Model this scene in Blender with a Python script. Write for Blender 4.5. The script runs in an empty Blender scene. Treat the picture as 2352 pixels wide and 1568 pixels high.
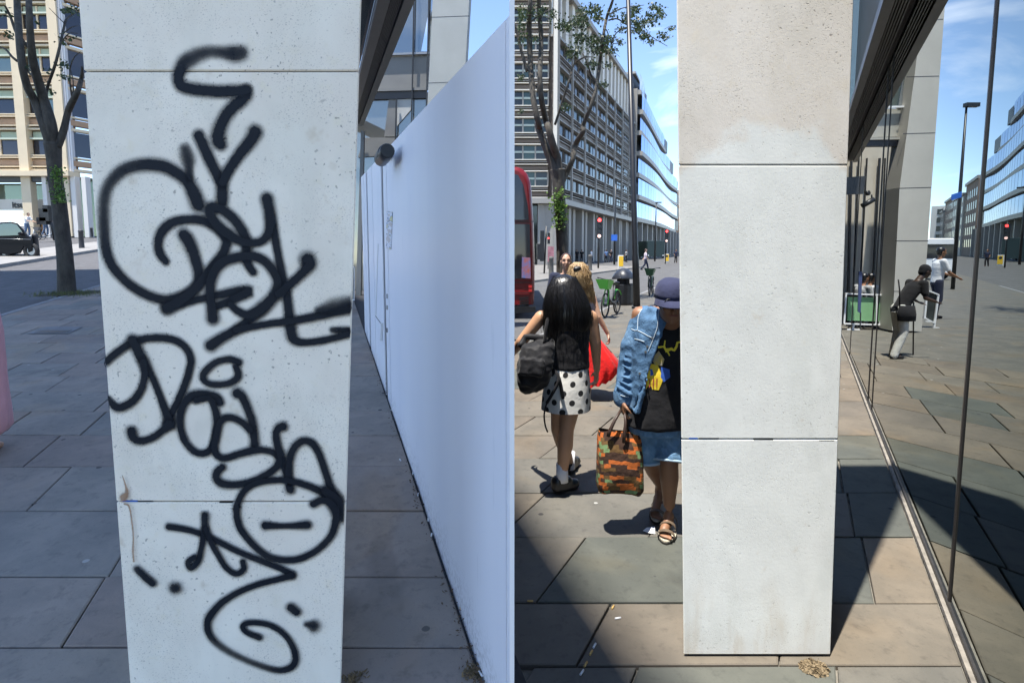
import bpy, bmesh, math, random
from mathutils import Vector, Matrix
from mathutils.bvhtree import BVHTree
from mathutils import noise as mnoise
random.seed(7)
scene = bpy.context.scene
COL = scene.collection

# ------------------------------------------------------------------ camera
W, H = 2352.0, 1568.0            # picture grid used for measuring
F = 1251.0                       # focal length on that grid
CX = 1176.0
HOR = 575.0                      # horizon row
PITCH = math.atan(0.094)
Y0 = HOR + F * math.tan(PITCH)   # principal row
CAMZ = 1.85
cam_data = bpy.data.cameras.new('camera')
cam = bpy.data.objects.new('camera', cam_data)
COL.objects.link(cam)
cam.location = (0, 0, CAMZ)
cam.rotation_euler = (math.pi / 2 - PITCH, 0, 0)
cam_data.sensor_fit = 'HORIZONTAL'
cam_data.sensor_width = 36.0
cam_data.lens = 36.0 * F / W
cam_data.shift_y = -(H / 2 - Y0) / W
cam_data.clip_start = 0.05
cam_data.clip_end = 3000
scene.camera = cam

# ------------------------------------------------------------------ world, sun, exposure
SUN_AZ = math.radians(46)        # shadows fall 46 degrees right of straight ahead
SUN_EL = math.radians(74.5)
SUNV = Vector((-math.sin(SUN_AZ) * math.cos(SUN_EL), -math.cos(SUN_AZ) * math.cos(SUN_EL), math.sin(SUN_EL)))
world = bpy.data.worlds.new('World')
scene.world = world
world.use_nodes = True
wn, wl = world.node_tree.nodes, world.node_tree.links
wn.clear()
wout = wn.new('ShaderNodeOutputWorld')
wbg = wn.new('ShaderNodeBackground')
wbg.inputs['Strength'].default_value = 0.15
sky = wn.new('ShaderNodeTexSky')
sky.sky_type = 'NISHITA'
sky.sun_disc = False
sky.sun_elevation = SUN_EL
sky.sun_rotation = math.radians(226)
sky.altitude = 1800
sky.air_density = 0.9
sky.dust_density = 0.0
sky.ozone_density = 1.0
# thin cloud drifting over the whole sky
wtc = wn.new('ShaderNodeTexCoord')
wmap = wn.new('ShaderNodeMapping')
wmap.inputs['Scale'].default_value = (1.6, 1.6, 6.0)
wno = wn.new('ShaderNodeTexNoise')
wno.inputs['Scale'].default_value = 1.7
wno.inputs['Detail'].default_value = 7
wno.inputs['Roughness'].default_value = 0.55
wno.inputs['Distortion'].default_value = 0.5
wra = wn.new('ShaderNodeValToRGB')
wra.color_ramp.elements[0].position = 0.54
wra.color_ramp.elements[1].position = 0.80
wra.color_ramp.elements[1].color = (0.62, 0.62, 0.62, 1)
wmix = wn.new('ShaderNodeMixRGB')
wmix.inputs[2].default_value = (6.4, 6.6, 7.0, 1)
wl.new(wtc.outputs['Generated'], wmap.inputs['Vector'])
wl.new(wmap.outputs['Vector'], wno.inputs['Vector'])
wl.new(wno.outputs['Fac'], wra.inputs['Fac'])
wl.new(wra.outputs['Color'], wmix.inputs[0])
wl.new(sky.outputs['Color'], wmix.inputs[1])
wl.new(wmix.outputs['Color'], wbg.inputs['Color'])
wl.new(wbg.outputs['Background'], wout.inputs['Surface'])

sun_data = bpy.data.lights.new('sun', 'SUN')
sun_data.energy = 4.2
sun_data.angle = math.radians(0.53)
sun_data.color = (1.0, 0.95, 0.87)
sun = bpy.data.objects.new('sun', sun_data)
COL.objects.link(sun)
sun.rotation_euler = (-SUNV).to_track_quat('-Z', 'Y').to_euler()
sun.location = SUNV * 60

vs = scene.view_settings
vs.view_transform = 'Standard'
vs.look = 'None'
vs.exposure = 1.3
vs.gamma = 1.0
scene.cycles.use_denoising = True
scene.cycles.caustics_reflective = False
scene.cycles.caustics_refractive = False
scene.cycles.max_bounces = 5
scene.cycles.diffuse_bounces = 3
scene.cycles.glossy_bounces = 3
scene.cycles.transparent_max_bounces = 12
scene.cycles.use_adaptive_sampling = True
scene.cycles.adaptive_threshold = 0.02
scene.cycles.sample_clamp_indirect = 6

# ------------------------------------------------------------------ measuring helpers
CP, SP = math.cos(PITCH), math.sin(PITCH)
CAM = Vector((0, 0, CAMZ))
def ray(px, py):
    u, v = (px - CX) / F, (Y0 - py) / F
    return Vector((u, CP + v * SP, -SP + v * CP))
def at(px, py, Y):
    r = ray(px, py)
    return CAM + r * (Y / r.y)
def gr(px, py, z=0.0):                       # the right-hand ground, level
    r = ray(px, py)
    return CAM + r * ((z - CAMZ) / r.z)
LZ0, LSL = 0.10, 0.060                       # the left-hand pavement climbs gently
def lz(x, y):
    return LZ0 + LSL * y
def gl(px, py):
    r = ray(px, py)
    t = (LZ0 - CAMZ) / (r.z - LSL * r.y)
    return CAM + r * t
def zoomer(x0, y0, s):
    return lambda zx, zy: ((x0 + zx / s) * 0.91875, (y0 + zy / s) * 0.91875)
G1 = zoomer(190, 80, 3.2667); G2 = zoomer(230, 480, 3.4588); G3 = zoomer(240, 820, 3.5636); G4 = zoomer(270, 1230, 3.2873)
ZL1 = zoomer(0, 0, 3.92); ZL2 = zoomer(0, 400, 3.92)
ZR1 = zoomer(1280, 0, 4.479); ZR2 = zoomer(1280, 300, 4.356); ZR3 = zoomer(1280, 600, 5.2256); ZR4 = zoomer(1280, 850, 3.135)
ZG = zoomer(2090, 0, 3.1362); ZH = zoomer(2090, 450, 3.1362)

# ------------------------------------------------------------------ materials
MATS = {}
def mat(name, col, rough=0.6, metal=0.0, var=0.0, vscale=6.0, bump=0.0, bscale=40.0, spec=0.5, col2=None, emit=None, rnd=0.0, sheen=0.0, stretch=None):
    if name in MATS: return MATS[name]
    m = bpy.data.materials.new(name); m.use_nodes = True
    nt = m.node_tree; n, l = nt.nodes, nt.links
    b = n['Principled BSDF']
    b.inputs['Base Color'].default_value = (*col, 1)
    b.inputs['Roughness'].default_value = rough
    b.inputs['Metallic'].default_value = metal
    b.inputs['Specular IOR Level'].default_value = spec
    if sheen: b.inputs['Sheen Weight'].default_value = sheen
    tc = n.new('ShaderNodeTexCoord')
    vec = tc.outputs['Object']
    if stretch:
        mp = n.new('ShaderNodeMapping'); mp.inputs['Scale'].default_value = stretch
        l.new(vec, mp.inputs['Vector']); vec = mp.outputs['Vector']
    cur = None
    if var or col2:
        no = n.new('ShaderNodeTexNoise'); no.inputs['Scale'].default_value = vscale; no.inputs['Detail'].default_value = 6; no.inputs['Roughness'].default_value = 0.6
        l.new(vec, no.inputs['Vector'])
        ra = n.new('ShaderNodeValToRGB'); ra.color_ramp.elements[0].position = 0.3; ra.color_ramp.elements[1].position = 0.7
        c2 = col2 or tuple(min(1, c * (1 + var)) for c in col)
        c1 = col if col2 else tuple(c * (1 - var) for c in col)
        ra.color_ramp.elements[0].color = (*c1, 1); ra.color_ramp.elements[1].color = (*c2, 1)
        l.new(no.outputs['Fac'], ra.inputs['Fac']); cur = ra.outputs['Color']
    if rnd:
        oi = n.new('ShaderNodeObjectInfo')
        mr = n.new('ShaderNodeMapRange'); mr.inputs[3].default_value = 1 - rnd; mr.inputs[4].default_value = 1 + rnd
        l.new(oi.outputs['Random'], mr.inputs[0])
        mx = n.new('ShaderNodeMixRGB'); mx.blend_type = 'MULTIPLY'; mx.inputs[0].default_value = 1
        if cur: l.new(cur, mx.inputs[1])
        else: mx.inputs[1].default_value = (*col, 1)
        l.new(mr.outputs[0], mx.inputs[2]); cur = mx.outputs[0]
    if cur: l.new(cur, b.inputs['Base Color'])
    if bump:
        nb = n.new('ShaderNodeTexNoise'); nb.inputs['Scale'].default_value = bscale; nb.inputs['Detail'].default_value = 5
        l.new(vec, nb.inputs['Vector'])
        bp = n.new('ShaderNodeBump'); bp.inputs['Strength'].default_value = bump; bp.inputs['Distance'].default_value = 0.02
        l.new(nb.outputs['Fac'], bp.inputs['Height']); l.new(bp.outputs['Normal'], b.inputs['Normal'])
    if emit:
        b.inputs['Emission Color'].default_value = (*emit[:3], 1); b.inputs['Emission Strength'].default_value = emit[3]
    MATS[name] = m
    return m

class NG:                                      # tiny node-graph helper
    def __init__(s, name):
        s.m = bpy.data.materials.new(name); s.m.use_nodes = True
        s.n, s.l = s.m.node_tree.nodes, s.m.node_tree.links
        s.b = s.n['Principled BSDF']; s.out = s.n['Material Output']
        MATS[name] = s.m
    def new(s, t, **k):
        x = s.n.new(t)
        for a, v in k.items(): setattr(x, a, v)
        return x
    def put(s, sock, v):
        if isinstance(v, (int, float)): sock.default_value = v
        elif isinstance(v, tuple): sock.default_value = v if len(v) != 3 or sock.type != 'RGBA' else (*v, 1)
        else: s.l.new(v, sock)
    def math(s, op, a, b=0.0, c=0.0):
        x = s.new('ShaderNodeMath', operation=op)
        s.put(x.inputs[0], a); s.put(x.inputs[1], b)
        if len(x.inputs) > 2: s.put(x.inputs[2], c)
        return x.outputs[0]
    def noise(s, vec, scale, detail=5, rough=0.55, dist=0.0):
        x = s.new('ShaderNodeTexNoise'); s.put(x.inputs['Vector'], vec)
        x.inputs['Scale'].default_value = scale; x.inputs['Detail'].default_value = detail
        x.inputs['Roughness'].default_value = rough; x.inputs['Distortion'].default_value = dist
        return x.outputs['Fac']
    def ramp(s, fac, stops, interp='LINEAR'):
        x = s.new('ShaderNodeValToRGB'); x.color_ramp.interpolation = interp
        e = x.color_ramp.elements
        while len(e) < len(stops): e.new(0.5)
        for i, (p, c) in enumerate(stops):
            e[i].position = p; e[i].color = (*c, 1) if len(c) == 3 else c
        s.put(x.inputs['Fac'], fac); return x.outputs['Color']
    def step(s, v, a, b):
        x = s.new('ShaderNodeMapRange', interpolation_type='SMOOTHSTEP')
        s.put(x.inputs[0], v); s.put(x.inputs[1], a); s.put(x.inputs[2], b); return x.outputs[0]
    def mix(s, f, a, b, mode='MIX'):
        x = s.new('ShaderNodeMixRGB', blend_type=mode)
        s.put(x.inputs[0], f); s.put(x.inputs[1], a); s.put(x.inputs[2], b); return x.outputs[0]
    def pos(s): return s.new('ShaderNodeTexCoord').outputs['Object']
    def scaled(s, vec, sc, loc=(0, 0, 0)):
        x = s.new('ShaderNodeMapping'); x.inputs['Scale'].default_value = sc; x.inputs['Location'].default_value = loc
        s.put(x.inputs['Vector'], vec); return x.outputs['Vector']
    def bump(s, h, strength=0.3, dist=0.01):
        x = s.new('ShaderNodeBump'); x.inputs['Strength'].default_value = strength; x.inputs['Distance'].default_value = dist
        s.put(x.inputs['Height'], h); s.l.new(x.outputs['Normal'], s.b.inputs['Normal'])

# ------------------------------------------------------------------ mesh builder
class MB:
    def __init__(s):
        s.v, s.f, s.uv, s.sm = [], [], [], []
    def quad(s, pts, uv=None, smooth=False):
        i = len(s.v); s.v += [Vector(p) for p in pts]
        s.f.append(tuple(range(i, i + len(pts)))); s.uv.append(uv); s.sm.append(smooth)
        return s
    def box(s, a, b):
        x0, y0, z0 = a; x1, y1, z1 = b
        return s.hexa([(x0, y0, z0), (x1, y0, z0), (x1, y1, z0), (x0, y1, z0), (x0, y0, z1), (x1, y0, z1), (x1, y1, z1), (x0, y1, z1)])
    def hexa(s, p, ch=0.0):                    # 8 corners: bottom ring, top ring
        i = len(s.v); s.v += [Vector(q) for q in p]
        for f in ((3, 2, 1, 0), (4, 5, 6, 7), (0, 1, 5, 4), (1, 2, 6, 5), (2, 3, 7, 6), (3, 0, 4, 7)):
            s.f.append(tuple(i + k for k in f)); s.uv.append(None); s.sm.append(False)
        return s
    def obox(s, c, ax, ay, az):                # centre and three half-axis vectors
        c, ax, ay, az = map(Vector, (c, ax, ay, az))
        return s.hexa([c - ax - ay - az, c + ax - ay - az, c + ax + ay - az, c - ax + ay - az, c - ax - ay + az, c + ax - ay + az, c + ax + ay + az, c - ax + ay + az])
    def bar(s, a, b, w, d, up=(0, 0, 1)):      # straight square bar
        a, b = Vector(a), Vector(b); t = (b - a).normalized(); u = Vector(up)
        if abs(t.dot(u)) > 0.98: u = Vector((0, 1, 0))
        x = t.cross(u).normalized(); y = x.cross(t).normalized()
        return s.obox((a + b) / 2, (b - a) / 2, x * w / 2, y * d / 2)
    def tube(s, path, rad, n=8, cap=True, smooth=True):
        path = [Vector(p) for p in path]
        if not hasattr(rad, '__len__'): rad = [rad] * len(path)
        base = len(s.v); prev = None
        for k, p in enumerate(path):
            t = (path[min(k + 1, len(path) - 1)] - path[max(k - 1, 0)]).normalized()
            if prev is None:
                u = Vector((1, 0, 0)) if abs(t.x) < 0.8 else Vector((0, 1, 0))
                u = (u - t * u.dot(t)).normalized()
            else: u = (prev - t * prev.dot(t)).normalized()
            prev = u; w = t.cross(u)
            for j in range(n):
                a = 2 * math.pi * j / n
                s.v.append(p + (u * math.cos(a) + w * math.sin(a)) * rad[k])
        for k in range(len(path) - 1):
            for j in range(n):
                a, b = base + k * n + j, base + k * n + (j + 1) % n
                s.f.append((a, b, b + n, a + n)); s.uv.append(None); s.sm.append(smooth)
        if cap:
            s.f.append(tuple(base + j for j in reversed(range(n)))); s.uv.append(None); s.sm.append(False)
            e = base + (len(path) - 1) * n
            s.f.append(tuple(e + j for j in range(n))); s.uv.append(None); s.sm.append(False)
        return s
    def capsule(s, p0, r0, p1, r1, n=12):
        p0, p1 = Vector(p0), Vector(p1); t = (p1 - p0)
        L = t.length; t = t.normalized() if L > 1e-6 else Vector((0, 0, 1))
        pts, rs = [], []
        for a in (88, 60, 30, 0): pts.append(p0 - t * r0 * math.sin(math.radians(a))); rs.append(max(1e-3, r0 * math.cos(math.radians(a))))
        for a in (0, 30, 60, 88): pts.append(p1 + t * r1 * math.sin(math.radians(a))); rs.append(max(1e-3, r1 * math.cos(math.radians(a))))
        return s.tube(pts, rs, n)
    def chain(s, pts, rs, n=12):
        for k in range(len(pts) - 1): s.capsule(pts[k], rs[k], pts[k + 1], rs[k + 1], n)
        return s
    def ball(s, c, r, n=16, m=10, rot=None):   # ellipsoid
        c = Vector(c); rx, ry, rz = r if hasattr(r, '__len__') else (r, r, r)
        base = len(s.v)
        for i in range(m + 1):
            th = math.pi * min(max(i / m, 0.02), 0.98)
            for j in range(n):
                ph = 2 * math.pi * j / n
                q = Vector((rx * math.sin(th) * math.cos(ph), ry * math.sin(th) * math.sin(ph), rz * math.cos(th)))
                s.v.append(c + (rot @ q if rot else q))
        for i in range(m):
            for j in range(n):
                a, b = base + i * n + j, base + i * n + (j + 1) % n
                s.f.append((a, a + n, b + n, b)); s.uv.append(None); s.sm.append(True)
        s.f.append(tuple(base + j for j in range(n))); s.uv.append(None); s.sm.append(True)
        s.f.append(tuple(base + m * n + j for j in reversed(range(n)))); s.uv.append(None); s.sm.append(True)
        return s
    def loft(s, rings, closed=True, cap=True, smooth=True, uvs=None):
        n = len(rings[0]); base = len(s.v)
        for r in rings: s.v += [Vector(p) for p in r]
        for k in range(len(rings) - 1):
            for j in range(n if closed else n - 1):
                a, b = base + k * n + j, base + k * n + (j + 1) % n
                s.f.append((a, b, b + n, a + n)); s.sm.append(smooth)
                s.uv.append([uvs(j, k), uvs(j + 1, k), uvs(j + 1, k + 1), uvs(j, k + 1)] if uvs else None)
        if cap and closed:
            s.f.append(tuple(base + j for j in reversed(range(n)))); s.uv.append(None); s.sm.append(False)
            e = base + (len(rings) - 1) * n
            s.f.append(tuple(e + j for j in range(n))); s.uv.append(None); s.sm.append(False)
        return s
    def disc(s, c, nrm, r, n=16, thick=0.0, ry=None):
        c, nrm = Vector(c), Vector(nrm).normalized()
        u = nrm.orthogonal().normalized(); w = nrm.cross(u)
        ring = [u * math.cos(2 * math.pi * j / n) * r + w * math.sin(2 * math.pi * j / n) * (ry or r) for j in range(n)]
        return s.loft([[c + q for q in ring], [c + q + nrm * (thick or 0.002) for q in ring]], smooth=False)
    def torus(s, c, nrm, R, r, n=28, m=6):
        c, nrm = Vector(c), Vector(nrm).normalized()
        u = nrm.orthogonal().normalized(); w = nrm.cross(u); base = len(s.v)
        for i in range(n):
            a = 2 * math.pi * i / n; d = u * math.cos(a) + w * math.sin(a)
            for j in range(m):
                b = 2 * math.pi * j / m
                s.v.append(c + d * (R + r * math.cos(b)) + nrm * r * math.sin(b))
        for i in range(n):
            for j in range(m):
                a, b = base + i * m + j, base + i * m + (j + 1) % m
                c2, d2 = base + ((i + 1) % n) * m + j, base + ((i + 1) % n) * m + (j + 1) % m
                s.f.append((a, c2, d2, b)); s.uv.append(None); s.sm.append(True)
        return s
    def mesh(s, name, xf=None, off=Vector((0, 0, 0))):
        vs_ = [(xf(v) if xf else v) - off for v in s.v]
        fs = [tuple(reversed(f)) for f in s.f] if xf else s.f
        me = bpy.data.meshes.new(name)
        me.from_pydata([tuple(v) for v in vs_], [], fs)
        if any(u for u in s.uv):
            lay = me.uv_layers.new(name='UVMap'); k = 0
            for f, u in zip(s.f, s.uv):
                uu = list(reversed(u)) if (u and xf) else u
                for j in range(len(f)):
                    lay.data[k].uv = uu[j] if uu else (0, 0); k += 1
        me.polygons.foreach_set('use_smooth', s.sm)
        me.update()
        return me
    def build(s, name, m, parent=None, xf=None, label=None, cat=None, group=None, kind=None):
        me = s.mesh(name, xf)
        return link(name, me, m, parent, label, cat, group, kind)

def link(name, me, m, parent=None, label=None, cat=None, group=None, kind=None):
    o = bpy.data.objects.new(name, me)
    if m is not None and len(me.materials) == 0: me.materials.append(m)
    COL.objects.link(o)
    if parent is not None:
        o.parent = parent
        p = parent; off = Vector((0, 0, 0))
        while p is not None: off += p.location; p = p.parent
        o.location = -off
    for k, v in (('label', label), ('category', cat), ('group', group), ('kind', kind)):
        if v: o[k] = v
    return o
def thing(name, label, cat, loc, group=None):
    o = bpy.data.objects.new(name, None); COL.objects.link(o)
    o.location = loc; o.empty_display_size = 0.2
    o['label'] = label; o['category'] = cat
    if group: o['group'] = group
    return o
def remesh(mb, name, m, parent=None, voxel=0.012, smooth=6, xf=None, **kw):
    me = mb.mesh(name, xf)
    tmp = bpy.data.objects.new('tmp', me); COL.objects.link(tmp)
    r = tmp.modifiers.new('r', 'REMESH'); r.mode = 'VOXEL'; r.voxel_size = voxel; r.use_smooth_shade = True
    if smooth:
        sm = tmp.modifiers.new('s', 'SMOOTH'); sm.factor = 0.5; sm.iterations = smooth
    dg = bpy.context.evaluated_depsgraph_get()
    out = bpy.data.meshes.new_from_object(tmp.evaluated_get(dg))
    out.name = name
    bpy.data.objects.remove(tmp); bpy.data.meshes.remove(me)
    out.materials.clear()
    out.polygons.foreach_set('use_smooth', [True] * len(out.polygons))
    return link(name, out, m, parent, **kw)
def wrinkle(o, amp=.006, sc=14.0, st=(1, 1, 1), ridge=True):
    me = o.data; nr = [v.normal.copy() for v in me.vertices]
    for v, n in zip(me.vertices, nr):
        q = Vector((v.co.x * st[0], v.co.y * st[1], v.co.z * st[2]))
        a = mnoise.noise(q * sc); b = mnoise.noise(q * sc * 2.3 + Vector((7, 3, 1)))
        h = (1 - abs(a) * 2.2) * .7 + b * .5 if ridge else a + b * .5
        v.co += n * amp * h
    me.update()
    return o
def catmull(pts, per=8):
    out = []
    P = [pts[0]] + list(pts) + [pts[-1]]
    for i in range(1, len(P) - 2):
        a, b, c, d = P[i - 1], P[i], P[i + 1], P[i + 2]
        for k in range(per):
            t = k / per
            out.append(tuple(0.5 * ((2 * b[j]) + (-a[j] + c[j]) * t + (2 * a[j] - 5 * b[j] + 4 * c[j] - d[j]) * t * t + (-a[j] + 3 * b[j] - 3 * c[j] + d[j]) * t ** 3) for j in range(len(b))))
    out.append(tuple(pts[-1]))
    return out
def sub(parent_me_obj, parent):                # copy of a part under another thing
    c = parent_me_obj.copy(); COL.objects.link(c); c.parent = parent
    return c

# ------------------------------------------------------------------ shared directions
D3 = ray(748, 497).normalized()                # line of the hoarding
DL = Vector((D3.x, D3.y, 0)).normalized()
GA = gr(2250, 1568); GB = gr(1940, 790)        # foot of the glass wall
GD = (GB - GA).normalized()
GN = Vector((-GD.y, GD.x, 0))                  # towards the street
def mir(p):                                    # where a thing stands whose reflection is seen at p
    d = (p - GA).dot(GN)
    return p - GN * (2 * d)
# ================================================================== materials of the place
def stone_mat(name, c_lo, c_hi, patch=None, pit=0.5, stain=(0.55, 0.42, 0.26)):
    g = NG(name); p = g.pos()
    big = g.noise(p, 2.6, 4, 0.6, 0.3)
    mid = g.noise(p, 11.0, 4, 0.65)
    fine = g.noise(p, 70.0, 2, 0.6)
    base = g.ramp(big, [(0.3, c_lo), (0.7, c_hi)])
    base = g.mix(g.step(mid, 0.55, 0.75), base, (c_hi[0] * 0.93, c_hi[1] * 0.90, c_hi[2] * 0.84))
    if patch:
        sx = g.new('ShaderNodeSeparateXYZ'); g.put(sx.inputs[0], p)
        x, z = sx.outputs[0], sx.outputs[2]
        cx, zt, hw, pc = patch
        wob = g.math('MULTIPLY_ADD', g.noise(p, 6.0, 6, 0.6), 0.34, -0.17)
        dx = g.math('DIVIDE', g.math('SUBTRACT', x, cx), hw)
        arch = g.math('MULTIPLY_ADD', g.math('MULTIPLY', dx, dx), -0.22, zt)
        edge = g.math('SUBTRACT', g.math('ADD', arch, wob), z)
        side = g.math('SUBTRACT', 1.05, g.math('ABSOLUTE', g.math('ADD', dx, wob)))
        m = g.math('MULTIPLY', g.step(edge, -0.03, 0.05), g.step(side, -0.02, 0.16))
        pcol = g.ramp(g.noise(p, 5.0, 5, 0.6, 0.6), [(0.3, tuple(k * 0.93 for k in pc)), (0.7, tuple(min(1, k * 1.05) for k in pc))])
        lowdirt = g.math('MULTIPLY', g.step(z, 0.45, 0.1), g.step(g.noise(g.scaled(p, (9, 9, 2)), 1.0, 5, 0.6), 0.45, 0.7))
        pcol = g.mix(g.math('MULTIPLY', lowdirt, 0.5), pcol, (c_lo[0] * 0.85, c_lo[1] * 0.8, c_lo[2] * 0.7))
        base = g.mix(g.math('MULTIPLY', m, 0.92), base, pcol)
    keep = 1.0
    if patch: keep = g.math('SUBTRACT', 1.0, g.math('MULTIPLY', m, 0.6))
    # pits of the limestone, gathered in drifts
    drift = g.step(g.noise(p, 4.5, 3, 0.6), 0.38, 0.62)
    sq = g.scaled(p, (1.0, 1.0, 1.5))
    pits = g.math('MULTIPLY', g.step(g.noise(sq, 150, 3, 0.6, 0.4), 0.575, 0.66), drift)
    specks = g.math('MULTIPLY', g.step(g.noise(p, 72, 2, 0.5, 0.2), 0.655, 0.70), g.step(g.noise(p, 3.1, 3), 0.42, 0.6))
    hole = g.math('MAXIMUM', g.math('MULTIPLY', pits, 0.8), specks)
    hole = g.math('MULTIPLY', hole, keep)
    base = g.mix(g.math('MULTIPLY', hole, pit), base, (0.24, 0.20, 0.16))
    cloud = g.noise(g.scaled(p, (1, 1, .6)), 3.4, 4, .6, .9)
    base = g.mix(g.math('MULTIPLY', g.step(cloud, .45, .68), .5), base, g.mix(1.0, base, (.86, .87, .86), 'MULTIPLY'))
    rust = g.math('MULTIPLY', g.step(g.noise(p, 7.3, 3, 0.7), 0.63, 0.76), 0.35)
    base = g.mix(rust, base, stain)
    g.put(g.b.inputs['Base Color'], base)
    g.b.inputs['Roughness'].default_value = 0.72
    g.b.inputs['Specular IOR Level'].default_value = 0.25
    g.bump(g.math('SUBTRACT', g.math('MULTIPLY', fine, 0.3), hole), 0.35, 0.004)
    return g.m
def slab_mat(name, cols, wear=0.34, rough=0.75):
    g = NG(name); p = g.pos()
    oi = g.new('ShaderNodeObjectInfo')
    base = g.ramp(oi.outputs['Random'], [(i / max(1, len(cols) - 1) * 0.999, c) for i, c in enumerate(cols)], 'LINEAR')
    n1 = g.noise(p, 2.2, 5, 0.65, 0.4); n2 = g.noise(p, 14, 3, 0.7)
    base = g.mix(g.step(n1, 0.35, 0.7), base, g.mix(1.0, base, (1 + wear, 1 + wear * 0.9, 1 + wear * 0.8), 'MULTIPLY'))
    base = g.mix(g.math('MULTIPLY', g.step(n2, 0.52, 0.72), 0.6), base, g.mix(1.0, base, (0.66, 0.66, 0.68), 'MULTIPLY'))
    # trodden gum and pale scuffs
    vo = g.new('ShaderNodeTexVoronoi'); vo.inputs['Scale'].default_value = 4.2; g.put(vo.inputs['Vector'], g.scaled(p, (1, 1, 0)))
    wob = g.math('MULTIPLY_ADD', g.noise(p, 30, 3), 0.05, -0.025)
    gum = g.step(g.math('ADD', vo.outputs['Distance'], wob), 0.085, 0.065)
    sep = g.new('ShaderNodeSeparateColor'); g.put(sep.inputs[0], vo.outputs['Color'])
    pick = g.step(sep.outputs[0], 0.36, 0.42)
    dark = g.step(sep.outputs[1], 0.22, 0.26)
    base = g.mix(g.math('MULTIPLY', g.math('MULTIPLY', gum, pick), 0.85), base, g.mix(dark, (0.36, 0.36, 0.34), (0.030, 0.030, 0.032)))
    st = g.math('MULTIPLY', g.step(g.noise(p, 1.1, 4, 0.7, 0.8), 0.56, 0.72), 0.5)
    base = g.mix(st, base, g.mix(1.0, base, (0.52, 0.50, 0.50), 'MULTIPLY'))
    warm = g.math('MULTIPLY', g.step(g.noise(p, .9, 3, .6, .5), .52, .66), .45)
    base = g.mix(warm, base, g.mix(1.0, base, (1.22, 1.04, .82), 'MULTIPLY'))
    grit = g.math('MULTIPLY', g.step(g.noise(p, 120, 2, .6), .62, .70), .35)
    base = g.mix(grit, base, g.mix(1.0, base, (0.6, 0.6, 0.6), 'MULTIPLY'))
    sc = g.math('MULTIPLY', g.step(g.noise(g.scaled(p, (3, 14, 1)), 3.0, 4, 0.75), 0.70, 0.80), 0.3)
    base = g.mix(sc, base, (0.42, 0.41, 0.39))
    g.put(g.b.inputs['Base Color'], base)
    g.b.inputs['Roughness'].default_value = rough
    g.b.inputs['Specular IOR Level'].default_value = 0.3
    g.bump(g.math('ADD', g.math('MULTIPLY', n1, 1.4), g.math('MULTIPLY', g.noise(p, 55, 2, 0.7), 0.5)), 0.35, 0.006)
    return g.m
M_PILLAR_L = stone_mat('limestone_grey', (0.88, 0.785, 0.65), (0.96, 0.89, 0.75), pit=0.62)
M_SLAB_L = slab_mat('slate_flagstone', [(0.178, 0.152, 0.135), (0.225, 0.187, 0.158), (0.188, 0.176, 0.156), (0.236, 0.20, 0.17), (0.166, 0.162, 0.148)])
M_SLAB_R = slab_mat('york_flagstone', [(0.120, 0.102, 0.080), (0.107, 0.096, 0.081), (0.135, 0.116, 0.090), (0.100, 0.097, 0.086), (0.124, 0.111, 0.091)])
M_SLAB_G = slab_mat('green_flagstone', [(0.078, 0.084, 0.073), (0.072, 0.077, 0.069), (0.086, 0.09, 0.079)])
M_JOINT_L = mat('joint_dark', (0.035, 0.035, 0.038), 0.9, var=0.4, vscale=30)
M_JOINT_R = mat('joint_mortar', (0.05, 0.045, 0.038), 0.9, col2=(0.26, 0.24, 0.20), vscale=9, bump=0.4)
M_ASPHALT_L = mat('asphalt_left', (0.085, 0.085, 0.09), 0.85, var=0.25, vscale=3, bump=0.5, bscale=160)
M_ASPHALT = mat('asphalt', (0.085, 0.083, 0.08), 0.85, var=0.25, vscale=1.5, bump=0.4, bscale=120)
M_KERB = mat('kerb_granite', (0.20, 0.20, 0.20), 0.75, var=0.3, vscale=20, bump=0.3)
M_WHITE = mat('white_paint', (0.78, 0.79, 0.80), 0.45, var=0.03, vscale=3)
M_BLACK = mat('black_metal', (0.012, 0.013, 0.015), 0.4, var=0.3, vscale=8)
M_DARK = mat('dark_metal', (0.035, 0.038, 0.042), 0.45, var=0.2)
M_CHROME = mat('grey_metal', (0.30, 0.31, 0.32), 0.35, metal=0.8)
M_BARK = mat('bark', (0.032, 0.028, 0.023), 0.9, col2=(0.085, 0.076, 0.062), vscale=5, bump=0.9, bscale=18, stretch=(1.6, 1.6, 0.7))
def leaf_mat(name, c1, c2):
    g = NG(name); oi = g.new('ShaderNodeNewGeometry')
    base = g.ramp(oi.outputs['Random Per Island'], [(0.0, c1), (1.0, c2)])
    g.put(g.b.inputs['Base Color'], base); g.b.inputs['Roughness'].default_value = 0.5
    tr = g.new('ShaderNodeBsdfTranslucent'); g.put(tr.inputs['Color'], base)
    mx = g.new('ShaderNodeMixShader'); mx.inputs[0].default_value = 0.3
    g.l.new(g.b.outputs[0], mx.inputs[1]); g.l.new(tr.outputs[0], mx.inputs[2]); g.l.new(mx.outputs[0], g.out.inputs[0])
    return g.m
M_LEAF = leaf_mat('leaf', (0.022, 0.04, 0.016), (0.055, 0.085, 0.03))
M_LEAF_LIGHT = leaf_mat('leaf_light', (0.08, 0.16, 0.03), (0.18, 0.30, 0.06))
M_GRASS = leaf_mat('grass_blade', (0.07, 0.10, 0.03), (0.16, 0.17, 0.06))

# ================================================================== ground
g0 = MB().quad([(-400, -60, -0.16), (400, -60, -0.16), (400, 900, -0.16), (-400, 900, -0.16)])
g0.build('ground', mat('far_ground', (0.12, 0.115, 0.105), 0.9, var=0.2, vscale=0.5), kind='structure')
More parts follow.
